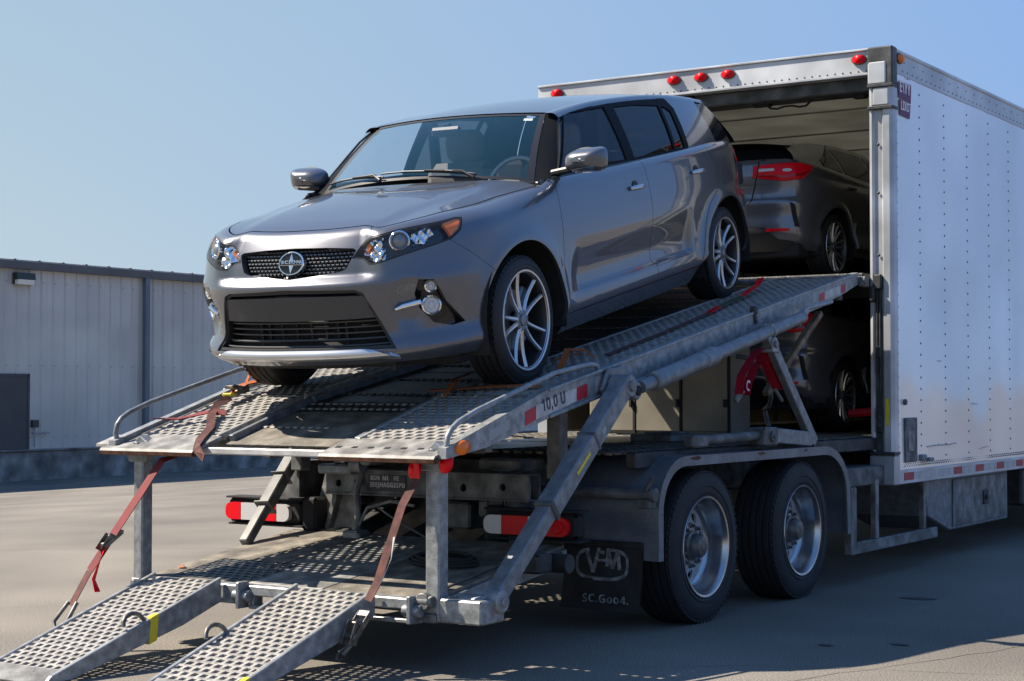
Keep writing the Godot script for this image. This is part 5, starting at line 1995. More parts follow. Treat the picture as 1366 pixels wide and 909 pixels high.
func build_car() -> void:
	var fw := Vector3(sin(deg_to_rad(5.4)), -0.2, cos(deg_to_rad(5.4))).normalized()
	var lf := Vector3(cos(deg_to_rad(5.4)), 0, -sin(deg_to_rad(5.4)))
	var car := thing("hatchback_car", "metallic grey hatchback car tied down on the raised ramp, facing the viewer", "car")
	car.transform = Transform3D(Basis(lf, fw.cross(lf), fw), Vector3(-0.5 - 0.82 * lf.x, 1.345, 4.15 - 0.82 * lf.z))
	var plan := [Vector2(0, 0.865), Vector2(0.2, 0.858), Vector2(0.4, 0.822), Vector2(0.55, 0.752), Vector2(0.68, 0.645), Vector2(0.775, 0.51), Vector2(0.83, 0.34), Vector2(0.858, 0.10), Vector2(0.868, -0.5), Vector2(0.872, -1.6), Vector2(0.872, -2.6), Vector2(0.868, -3.1), Vector2(0.845, -3.5), Vector2(0.79, -3.75), Vector2(0.68, -3.88), Vector2(0.4, -3.95), Vector2(0, -3.97)]
	var fp := [[0.18, 0.24, 0.285, 0.32, 0.36, 0.42, 0.52, 0.62, 0.68, 0.74, 0.82, 0.90, 1.1], [0.18, 0.10, 0.03, -0.012, -0.008, 0.025, 0.012, -0.004, -0.004, 0.014, 0.032, 0.045, 0.05]]
	var sp := [[0.18, 0.24, 0.30, 0.35, 0.42, 0.5, 0.6, 0.7, 0.78, 0.86, 0.94, 1.02, 1.1], [0.10, 0.06, 0.022, 0.010, 0.012, 0.014, 0.010, 0.003, 0.0, 0.004, 0.012, 0.024, 0.036]]
	var rp := [[0.2, 0.3, 0.4, 0.55, 0.68, 0.72, 0.85, 0.95, 1.06], [0.14, 0.04, 0.005, 0.0, 0.01, 0.05, 0.055, 0.075, 0.10]]
	var top := func(x, z):
		if z > -0.5:
			return hood_y(x, z)
		return lin([-3.95, -3.4, -2.8, -1.5, -0.6, -0.5], [1.05, 1.075, 1.072, 1.058, 1.056, hood_y(x, -0.5)], z)
	var roll := func(_x, z):
		return [lin([-0.62, -0.5, -0.1, 0.4, 0.7, 0.8], [0.045, 0.06, 0.14, 0.155, 0.11, 0.095], z), lin([-0.62, -0.3, 0.4, 0.7], [0.06, 0.10, 0.125, 0.13], z)]
	var S := shell(plan, fp, sp, rp, [0.15, 0.66], [-3.86, -3.3], roll, top)
	var fc := sh_z(S, -0.085)
	var rc := sh_z(S, -3.125)
	S.arches = [[fc, 0.35, 0.46, 0.425, 0.016], [rc, 0.315, 0.445, 0.40, 0.024]]
	var tA := sh_z(S, -0.66)
	var tB := sh_z(S, -2.52)
	# the step along the foot of the doors
	S.dents = [func(t, y): return 0.042 * smoothstep(0.392, 0.432, y) * (1.0 - smoothstep(0.46, 0.72, y)) * smoothstep(tA, tA + 0.12, t) * (1.0 - smoothstep(tB - 0.12, tB, t))]
	var tx := func(x): return sh_x(S, x)
	# the grille stands on a ledge that slopes back between the lamps; a scoop beside each fog lamp
	var n0 := sh_x(S, 0.40)
	var n1 := sh_x(S, 0.53)
	S.dents.append(func(t, y): return (0.046 * smoothstep(0.675, 0.735, y) + 0.026 * smoothstep(0.75, 0.90, y)) * (1.0 - smoothstep(n0, n1, t)))
	var f0 := sh_x(S, 0.60)
	S.dents.append(func(t, y): return 0.030 * (1.0 - smoothstep(0.35, 1.0, Vector2((t - f0 - 0.02) / 0.125, (y - 0.55) / 0.15).length())))
	# the hood's edge follows the ledge
	for i in S.yt.size():
		if S.cz[i] > -0.45:
			for k in 3:
				var e := sh(S, i * S.ds, 9.0)
				S.yt[i] = hood_y(e.x, e.z)
	var tz := func(z): return sh_z(S, z)
	var pt := func(t: float, y: float) -> Vector2: return Vector2(t, sh_v(S, t, y))
	# --- outlines in the unrolled shell
	var hl := PackedVector2Array([pt.call(tx.call(0.355), 0.80), pt.call(tx.call(0.41), 0.862), pt.call(tx.call(0.47), 0.898), pt.call(tx.call(0.60), 0.922), pt.call(tz.call(0.50), 0.938), pt.call(tz.call(0.40), 0.946), pt.call(tz.call(0.365), 0.942), pt.call(tz.call(0.42), 0.888), pt.call(tz.call(0.50), 0.845), pt.call(tx.call(0.62), 0.80), pt.call(tx.call(0.50), 0.768), pt.call(tx.call(0.455), 0.762), pt.call(tx.call(0.42), 0.79)])
	var grille := PackedVector2Array([pt.call(-0.01, 0.862), pt.call(tx.call(0.2), 0.858), pt.call(tx.call(0.36), 0.848), pt.call(tx.call(0.378), 0.838), pt.call(tx.call(0.325), 0.752), pt.call(tx.call(0.29), 0.738), pt.call(tx.call(0.12), 0.722), pt.call(-0.01, 0.712)])
	var intake := PackedVector2Array([pt.call(-0.01, 0.665), pt.call(tx.call(0.38), 0.652), pt.call(tx.call(0.42), 0.635), pt.call(tx.call(0.545), 0.345), pt.call(tx.call(0.50), 0.35), pt.call(tx.call(0.42), 0.352), pt.call(-0.01, 0.352)])
	var fog := PackedVector2Array([pt.call(tx.call(0.655), 0.675), pt.call(tx.call(0.71), 0.665), pt.call(tx.call(0.745), 0.55), pt.call(tz.call(0.46), 0.43), pt.call(tx.call(0.76), 0.42), pt.call(tx.call(0.70), 0.45), pt.call(tx.call(0.655), 0.53), pt.call(tx.call(0.64), 0.60)])
	var t46: float = tx.call(0.47)
	# --- front bumper
	var arch_f := [fc, 0.35, 0.45, 0.415]
	var seam0 := Vector2(arch_f[0] - 0.45 * cos(deg_to_rad(46)), 0.35 + 0.415 * sin(deg_to_rad(46)))
	var hlg: Vector2 = pt.call(tz.call(0.50), 0.845)
	var bump := poly([Vector2(0, 0.27), Vector2(tx.call(0.5), 0.27), Vector2(tz.call(0.5), 0.262), Vector2(fc - 0.43, 0.262), arc_run(fc, 0.35, 0.45, 0.415, 192, 134, 14), seam0.lerp(hlg, 0.5) + Vector2(-0.01, 0.012), hlg, hl[9], hl[10], hl[11], hl[12], hl[0], hl[1], hl[2], Vector2(t46, sh_top(S, t46) - 0.01), top_run(S, t46, 0.0, 0.006)])
	var b := MB.new()
	b.panel(bump, [grille, intake, fog], func(t, v): return sh(S, t, v), 0.03, 0.022, 0.04, CTR)
	var bp := part(car, "front_bumper", both(b), "paint", false)
	# --- grille
	b = MB.new()
	b.panel(Geometry2D.offset_polygon(grille, 0.01)[0], [], func(t, v): return sh(S, t, v, 0.055), 0.05, 0.04, 0.0, CTR)
	var gr := part(car, "grille", both(b), "black_gloss", false)
	b = MB.new()
	var gin := shrink(grille, 0.006)
	for j in 9:
		for i in range(-1, 18):
			var c := Vector2(0.012 + i * 0.026 + 0.013 * (j % 2), 0.722 + j * 0.0175)
			c = Vector2(c.x, c.y if c.y < 0.78 else c.y)
			if Geometry2D.is_point_in_polygon(c, gin) and c.x > 0.0:
				var p := PackedVector2Array([c + Vector2(-0.010, 0.0015), c + Vector2(-0.005, -0.0045), c + Vector2(0.006, -0.0045), c + Vector2(0.010, 0.001), c + Vector2(0.003, 0.0)])
				b.panel(p, [], func(t, v): return sh(S, t, v, 0.030), 0.05, 0.05, 0.016, CTR)
	part(gr, "mesh", both(b), "silver_dim", false)
	b = MB.new()
	for j in 8:
		b.panel(PackedVector2Array([Vector2(0, 0.729 + j * 0.0175), Vector2(0.36, 0.729 + j * 0.0175), Vector2(0.36, 0.733 + j * 0.0175), Vector2(0, 0.733 + j * 0.0175)]), [], func(t, v): return sh(S, t, v, 0.038), 0.06, 0.05, 0.012, CTR)
	part(gr, "bars", both(b), "black_trim", false)
	# --- badge: oval ring, four-point star, name bar
	var bo := sh(S, 0, sh_v(S, 0, 0.79), 0.0)
	var bx_ := Transform3D(Basis(Vector3.RIGHT, -0.32), bo + Vector3(0, 0, 0.004))
	b = MB.new()
	b.lathe([Vector2(0.072, -0.02), Vector2(0.072, 0.004), Vector2(0.069, 0.008), Vector2(0.064, 0.008), Vector2(0.062, 0.003)], bx_ * Transform3D(Basis(Vector3(1.08, 0, 0), Vector3(0, 0, 1), Vector3(0, 0.86, 0)), Vector3.ZERO), 36, 50)
	var bd := part(car, "badge", b, "chrome", false)
	b = MB.new()
	b.lathe([Vector2(0.0635, 0.002), Vector2(0.05, 0.004), Vector2(0, 0.005)], bx_ * Transform3D(Basis(Vector3(1.08, 0, 0), Vector3(0, 0, 1), Vector3(0, 0.86, 0)), Vector3.ZERO), 36, 60)
	part(bd, "badge_field", b, "black_gloss", false)
	b = MB.new()
	for s in [1, -1]:
		for h in [1, -1]:
			b.q(bx_ * Vector3(0, 0.054 * s, 0.007), bx_ * Vector3(h * 0.013, 0.012 * s, 0.006), bx_ * Vector3(0, 0.0, 0.012), bx_ * Vector3(0, 0.0, 0.012), bx_.basis.z)
	b.box(bx_ * Transform3D(Basis(), Vector3(0, 0, 0.009)), Vector3(0.142, 0.021, 0.007), 0.002)
	part(bd, "badge_star", b, "chrome", false)
	b = MB.new()
	b.box(bx_ * Transform3D(Basis(), Vector3(0, 0, 0.0125)), Vector3(0.134, 0.0165, 0.002), 0.0005)
	part(bd, "badge_bar", b, "black_gloss", false)
	text_on(bd, "lettering", "SCION", 0.0165, bx_ * Transform3D(Basis(), Vector3(-0.058, -0.0082, 0.0142)), "chrome", 1.75, 0.001)
	# --- lower intake
	b = MB.new()
	b.panel(Geometry2D.offset_polygon(intake, 0.01)[0], [], func(t, v): return sh(S, t, v, 0.10), 0.05, 0.05, 0.0, CTR)
	var it := part(car, "lower_intake", both(b), "under_black", false)
	b = MB.new()
	b.panel(PackedVector2Array([Vector2(0, 0.500), Vector2(tx.call(0.478), 0.505), Vector2(tx.call(0.432), 0.610), Vector2(tx.call(0.41), 0.620), Vector2(0, 0.628)]), [], func(t, v): return sh(S, t, v, 0.010 + 0.03 * (0.64 - v)), 0.05, 0.03, 0.03, CTR)
	part(it, "plate_panel", both(b), "satin_plate", false)
	for j in 5:
		b = MB.new()
		var y0 := 0.485 - j * 0.029
		b.panel(PackedVector2Array([Vector2(0, y0), Vector2(tx.call(0.465 + j * 0.013), y0), Vector2(tx.call(0.465 + j * 0.013), y0 + 0.006), Vector2(0, y0 + 0.006)]), [], func(t, v): return sh(S, t, v, 0.035), 0.05, 0.05, 0.02, CTR)
		part(it, "slat", both(b), "satin_plate", false)
	b = MB.new()
	for x in [-0.26, -0.21, -0.13, -0.04, 0.05, 0.14, 0.21, 0.26]:
		b.bx(x - 0.007, x + 0.007, 0.365, 0.50, 0.72, 0.755, 0.003)
	b.bx(-0.3, 0.3, 0.36, 0.5, 0.66, 0.72, 0.004)
	part(it, "radiator", b, "chassis", false)
	# surround: dark frame between bumper and intake
	b = MB.new()
	b.panel(Geometry2D.offset_polygon(intake, -0.001)[0], [open_at_middle(Geometry2D.offset_polygon(intake, -0.016)[0])], func(t, v): return sh(S, t, v, 0.012), 0.04, 0.03, 0.03, CTR)
	part(it, "surround", both(b), "black_trim", false)
	# silver lip
	b = MB.new()
	b.panel(PackedVector2Array([Vector2(0, 0.302), Vector2(tx.call(0.47), 0.302), Vector2(tx.call(0.56), 0.285), Vector2(tx.call(0.555), 0.30), Vector2(tx.call(0.44), 0.352), Vector2(tx.call(0.40), 0.358), Vector2(0, 0.358)]), [], func(t, v): return sh(S, t, v, -0.010 - 0.008 * sin(PI * clampf((v - 0.30) / 0.058, 0, 1))), 0.04, 0.008, 0.03, CTR)
	part(car, "bumper_lip", both(b), "silver", false)
	b = MB.new()
	b.panel(PackedVector2Array([Vector2(0, 0.235), Vector2(tx.call(0.46), 0.235), Vector2(tx.call(0.54), 0.275), Vector2(0, 0.298)]), [], func(t, v): return sh(S, t, v, 0.06), 0.05, 0.03, 0.0, CTR)
	part(car, "chin", both(b), "under_black", false)
	# --- fog lamps, one pocket each side
	for s in [1, -1]:
		var pk: Node3D = shell_part(car, S, "fog_pocket", Geometry2D.offset_polygon(fog, 0.01)[0], [], "black_gloss", s, 0.0, 0.05, 0.04, 0.04)
		for e in [[0.70, 0.535, 0.042], [0.70, 0.632, 0.024]]:
			var c := sh(S, sh_x(S, e[0]), e[1], 0.018)
			c.x *= s
			var n := Vector3(0.62 * s, 0.05, 0.78).normalized()
			b = MB.new()
			b.lathe([Vector2(e[2] + 0.008, -0.04), Vector2(e[2] + 0.008, 0.0), Vector2(e[2], 0.006), Vector2(e[2] - 0.002, 0.0)], Transform3D(rot_x_to(n), c), 24, 30)
			part(pk, "fog_lamp_ring", b, "chrome", false)
			b = MB.new()
			b.lathe([Vector2(e[2], -0.004), Vector2(e[2] * 0.8, 0.002), Vector2(e[2] * 0.5, -0.003), Vector2(e[2] * 0.3, 0.006), Vector2(0, 0.008)], Transform3D(rot_x_to(n), c), 24, 30)
			part(pk, "fog_lamp", b, "lens_white", false)
		b = MB.new()
		var A := sh(S, sh_x(S, 0.555), 0.535, -0.006)
		var B := sh(S, sh_x(S, 0.66), 0.56, -0.012)
		A.x *= s
		B.x *= s
		b.tube([A, A.lerp(B, 0.3) + Vector3(0, 0.004, 0.006), B], [0.008, 0.014, 0.017], 10)
		part(pk, "chrome_bar", b, "chrome", false)
	# --- head lamps
	for s in [1, -1]:
		var hn: Node3D = shell_part(car, S, "head_lamp", Geometry2D.offset_polygon(hl, 0.006)[0], [], "black_gloss", s, 0.0, 0.055, 0.04, 0.03)
		# rim of the housing
		b = MB.new()
		b.panel(hl, [shrink(hl, 0.008)], func(t, v): return sh(S, t, v, 0.003), 0.03, 0.02, 0.05, CTR)
		part(hn, "bezel", b if s > 0 else b.mirrored(), "black_trim", false)
		for e in [[0.415, 0.845, 0.475, 0.878, 0.53, 0.884, 0.515, 0.835, 0.47, 0.805, 0.425, 0.812], [0.465, 0.795, 0.51, 0.826, 0.535, 0.815, 0.53, 0.787, 0.48, 0.778]]:
			var pp := PackedVector2Array()
			for k in range(0, e.size(), 2):
				pp.append(pt.call(tx.call(e[k]), e[k + 1]))
			b = MB.new()
			b.panel(Geometry2D.offset_polygon(pp, 0.006)[0], [], func(t, v): return sh(S, t, v, 0.034 + 0.014 * sin(t * 110.0) * cos(v * 90.0)), 0.012, 0.012, 0.02, CTR)
			part(hn, "reflector", b if s > 0 else b.mirrored(), "reflector", false)
		b = MB.new()
		b.panel(PackedVector2Array([pt.call(tx.call(0.42), 0.835), pt.call(tx.call(0.455), 0.865), pt.call(tx.call(0.462), 0.845), pt.call(tx.call(0.44), 0.82)]), [], func(t, v): return sh(S, t, v, 0.026), 0.02, 0.02, 0.01, CTR)
		part(hn, "turn_bulb", b if s > 0 else b.mirrored(), "lens_amber", false)
		var c := sh(S, sh_x(S, 0.605), sh_v(S, sh_x(S, 0.605), 0.868), 0.012)
		c.x *= s
		var n := Vector3(0.50 * s, 0.18, 0.85).normalized()
		b = MB.new()
		b.lathe([Vector2(0.052, -0.04), Vector2(0.052, -0.004), Vector2(0.046, 0.002), Vector2(0.038, -0.006), Vector2(0.036, -0.018)], Transform3D(rot_x_to(n), c), 28, 40)
		part(hn, "lamp_ring", b, "chrome", false)
		b = MB.new()
		b.lathe([Vector2(0.037, -0.016), Vector2(0.030, -0.004), Vector2(0.018, 0.004), Vector2(0, 0.007)], Transform3D(rot_x_to(n), c), 28, 60)
		part(hn, "projector_lens", b, "silver_dim", false)
		for e in [[0.665, 0.885, 0.70, 0.90, 0.735, 0.915, 0.74, 0.88, 0.70, 0.845, 0.672, 0.848]]:
			var pp := PackedVector2Array()
			for k in range(0, e.size(), 2):
				pp.append(pt.call(tx.call(e[k]), e[k + 1]))
			b = MB.new()
			b.panel(Geometry2D.offset_polygon(pp, 0.006)[0], [], func(t, v): return sh(S, t, v, 0.03 + 0.014 * sin(t * 120.0) * cos(v * 90.0)), 0.012, 0.012, 0.02, CTR)
			part(hn, "reflector", b if s > 0 else b.mirrored(), "reflector", false)
		b = MB.new()
		var am := PackedVector2Array([pt.call(tz.call(0.50), 0.925), pt.call(tz.call(0.40), 0.938), pt.call(tz.call(0.378), 0.936), pt.call(tz.call(0.43), 0.89), pt.call(tz.call(0.485), 0.862)])
		b.panel(am, [], func(t, v): return sh(S, t, v, 0.010), 0.02, 0.02, 0.02, CTR)
		part(hn, "turn_lens", b if s > 0 else b.mirrored(), "lens_amber", false)
		b = MB.new()
		b.panel(shrink(hl, 0.008), [], func(t, v): return sh(S, t, v, 0.001), 0.03, 0.02, 0.0, CTR)
		part(hn, "cover", b if s > 0 else b.mirrored(), "lamp_cover", false)
	# --- hood
	var hp := PackedVector2Array()
	var edge := []
	var tend: float = tz.call(-0.47)
	var nt := 60
	for i in nt + 1:
		var t := lerpf(0, tend, float(i) / nt)
		var p := sh(S, t, sh_top(S, t))
		edge.append(Vector2(p.x, p.z))
	for i in nt + 1:
		hp.append(edge[nt - i])
	for i in range(1, nt + 1):
		hp.append(edge[i] * Vector2(-1, 1))
	for i in range(1, 12):
		var x: float = lerpf(-edge[nt].x, edge[nt].x, i / 12.0)
		hp.append(Vector2(x, -0.355 - 0.20 * pow(absf(x) / 0.68, 2.0)))
	hp = shrink(hp, 0.003)
	b = MB.new()
	b.panel(hp, [], func(u, v): return Vector3(u, hood_y(u, v) + 0.002, v), 0.05, 0.05, 0.012, [-3.0, 0.6, 0.2])
	part(car, "hood", b, "paint", false)
	# --- fenders, doors, quarters
	var dz := -0.565
	for s in [1, -1]:
		var tD: float = tz.call(dz)
		var fen := poly([Vector2(t46 + 0.002, sh_top(S, t46) - 0.012), hl[2], hl[3], hl[4], hl[5], hl[6], hl[7], hlg, seam0.lerp(hlg, 0.5) + Vector2(-0.01, 0.012), arc_run(fc, 0.35, 0.45, 0.415, 134, -8, 26), Vector2(fc + 0.452, 0.25), Vector2(tD, 0.25), Vector2(tD, 0.6), Vector2(tD, sh_top(S, tD) - 0.004), top_run(S, tD, t46 + 0.004, 0.004)])
		shell_part(car, S, "fender", shrink(fen, 0.0022), [], "paint", s, 0.022, 0.0, 0.05, 0.028)
		var f1: float = tz.call(-1.80)
		var f2: float = tz.call(-1.835)
		var f3: float = tz.call(-1.865)
		var door1 := poly([Vector2(tD, 0.30), Vector2(f3, 0.30), Vector2(f3, 0.42), Vector2(f2, 0.75), Vector2(f1, sh_top(S, f1)), top_run(S, f1, tD, 0.0)])
		var d1: Node3D = shell_part(car, S, "front_door", shrink(door1, 0.0024), [], "paint", s, 0.022, 0.0, 0.06, 0.011)
		var q0: float = tz.call(-2.60)
		var q1: float = tz.call(-2.66)
		var q2: float = tz.call(-2.80)
		var q3: float = tz.call(-2.955)
		var q4: float = tz.call(-3.0)
		var q5: float = tz.call(-2.90)
		var cutr := [Vector2(q0, 0.30), Vector2(q1, 0.44), Vector2(tz.call(-2.72), 0.58), Vector2(q2, 0.68), Vector2(q3, 0.765), Vector2(q4, 0.84), Vector2(tz.call(-2.985), 0.93), Vector2(q5, sh_top(S, q5) - 0.02), Vector2(q5 - 0.01, sh_top(S, q5))]
		var door2 := poly([Vector2(f3, 0.30), cutr, top_run(S, q5 - 0.05, f1, 0.0), Vector2(f2, 0.75), Vector2(f3, 0.42)])
		var d2: Node3D = shell_part(car, S, "rear_door", shrink(door2, 0.0024), [], "paint", s, 0.022, 0.0, 0.06, 0.011)
		cutr.reverse()
		var tr2: float = sh_xr(S, 0.62)
		var quart := poly([top_run(S, q5 - 0.008, tr2, 0.0), Vector2(tr2, 0.27), Vector2(rc + 0.45, 0.27), arc_run(rc, 0.315, 0.435, 0.39, -6, 172, 30), Vector2(q0, 0.30)])
		var ql := PackedVector2Array()
		for p in quart:
			ql.append(p)
		var c2 := cutr.duplicate()
		c2.reverse()
		for p in c2:
			ql.append(p)
		shell_part(car, S, "quarter_panel", shrink(ql, 0.0022), [], "paint", s, 0.022, 0.0, 0.05, 0.028)
		# sill
		var sill := PackedVector2Array([Vector2(tD, 0.19), Vector2(q0 - 0.02, 0.19), Vector2(q0, 0.296), Vector2(tD, 0.296)])
		shell_part(car, S, "sill", sill, [], "paint", s, 0.0, 0.006, 0.1, 0.03)
		# door handles in their cups
		for e in [[d1, -1.62, 0.905], [d2, -2.635, 0.915]]:
			var o := sh(S, sh_z(S, e[1]), e[2])
			o.x *= s
			b = MB.new()
			b.lathe([Vector2(0.045, -0.006), Vector2(0.045, 0.0012), Vector2(0.02, -0.002), Vector2(0, -0.004)], Transform3D(Basis(Vector3(0, 0, 1.0), Vector3(s, 0.05, 0), Vector3(0, 0.95, 0)), o + Vector3(0, 0, 0.01)), 20, 60)
			part(e[0], "handle_cup", b, "black_trim", false)
			b = MB.new()
			b.tube([o + Vector3(0.004 * s, 0, 0.095), o + Vector3(0.024 * s, 0.002, 0.06), o + Vector3(0.030 * s, 0.003, 0.0), o + Vector3(0.022 * s, 0.001, -0.06), o + Vector3(0.004 * s, 0, -0.085)], [0.012, 0.015, 0.016, 0.015, 0.012], 10)
			part(e[0], "handle", b, "silver", false)
		# wing mirror
		b = MB.new()
		var mc := Vector3(0.985 if s > 0 else -0.875, 1.135, -0.655 if s > 0 else -0.70)
		b.surf(func(u, v):
			var a: float = u * TAU
			var r := pow(sin(v * PI * 0.5), 0.55)
			return mc + Vector3(s * 0.125 * signf(cos(a)) * pow(absf(cos(a)), 0.55) * r + 0.012 * s * sin(a), 0.078 * signf(sin(a)) * pow(absf(sin(a)), 0.6) * r * (0.85 + 0.15 * cos(a) * 1.0), -0.05 + 0.115 * sqrt(maxf(0.0, 1.0 - pow(r, 2.6)))), 0, 1, 28, 0, 1, 10, mc + Vector3(0, 0, -0.05), true)
		var mr := part(car, "wing_mirror", b, "paint", false)
		b = MB.new()
		b.surf(func(u, v): return mc + Vector3(s * 0.12 * cos(u * TAU) * v, 0.07 * sin(u * TAU) * v, -0.048), 0, 1, 24, 0, 1, 3, Vector3(0, 0, -1))
		part(mr, "mirror_glass", b, "mirror_face", false)
		b = MB.new()
		b.panel(v2([-0.11, -0.062, 0.10, -0.058, 0.118, -0.03, 0.02, -0.038, -0.115, -0.045]), [], func(u, v):
			var r := clampf(Vector2(u / 0.125, v / 0.078).length(), 0, 0.99)
			return mc + Vector3(u * s, v, -0.044 + 0.118 * sqrt(maxf(0.0, 1.0 - pow(r, 2.6)))), 0.02, 0.01, 0.004, [-1.5, -1.0, 1.1])
		part(mr, "mirror_band", b, "chrome", false)
		b = MB.new()
		b.beam(Vector3(0.77 * s, 1.075, -0.70), Vector3(0.92 * s, 1.095, -0.675), 0.07, 0.035, 0.01)
		part(mr, "mirror_arm", b, "black_trim", false)
	# fuel flap
	b = MB.new()
	var fo := sh_z(S, -3.19)
	b.panel(disc_poly(Vector2(fo, 0.90), 0.075, 0.072, 22), [], func(t, v): return sh(S, t, v, -0.002), 0.03, 0.03, 0.01, CTR)
	part(car, "fuel_flap", b, "paint", false)
	# tail lamps and tail
	for s in [1, -1]:
		var t0: float = tz.call(-3.74)
		shell_part(car, S, "tail_lamp", PackedVector2Array([Vector2(t0, 0.86), Vector2(t0 + 0.14, 0.84), Vector2(t0 + 0.16, 0.985), Vector2(t0 - 0.02, 1.0)]), [], "lens_red", s, 0.02, -0.012, 0.03, 0.03)
	var t62 := sh_xr(S, 0.62)
	b = MB.new()
	b.panel(PackedVector2Array([Vector2(t62 + 0.004, 0.27), Vector2(S.L, 0.27), Vector2(S.L, sh_top(S, S.L)), Vector2(t62 + 0.004, sh_top(S, t62))]), [], func(t, v): return sh(S, t, v), 0.06, 0.04, 0.0, CTR)
	part(car, "tail_gate", both(b), "paint", false)
	# --- wheel houses and underbody
	for e in [[-0.085, 0.35, 0.462], [-3.125, 0.315, 0.45]]:
		for s in [1, -1]:
			b = MB.new()
			b.surf(func(u, v): return Vector3(lerpf(0.855, 0.45, v), e[1] + e[2] * sin(u), e[0] + e[2] * cos(u)), -0.25, PI + 0.25, 20, 0, 1, 2, Vector3(0.6, e[1], e[0]), true)
			b.surf(func(u, v): return Vector3(0.45, e[1] + e[2] * sin(u) * v, e[0] + e[2] * cos(u) * v), -0.25, PI + 0.25, 20, 0, 1, 2, Vector3(1, 0, 0))
			part(car, "wheel_house", b if s > 0 else b.mirrored(), "under_black", false)
	b = MB.new()
	b.bx(-0.70, 0.70, 0.2, 0.3, -3.75, 0.42, 0.01)
	b.bx(-0.48, 0.48, 0.24, 0.34, 0.4, 0.66, 0.01)
	b.bx(-0.45, 0.45, 0.3, 0.85, -3.6, 0.55, 0.01)
	b.bx(-0.80, 0.80, 0.30, 0.84, -2.62, -0.56, 0.01)
	b.bx(-0.78, 0.78, 0.74, 0.9, -3.75, -2.6, 0.01)
	part(car, "floor_pan", b, "under_black", false)
	# --- wheels
	for s in [1, -1]:
		car_wheel(car, Vector3(0.838 * s, 0.345, -0.085), 0.345, 0.215, s, 10, 0)
		car_wheel(car, Vector3(0.838 * s, 0.318, -3.125), 0.318, 0.215, s, 10, 0)
	car_top(car, S)


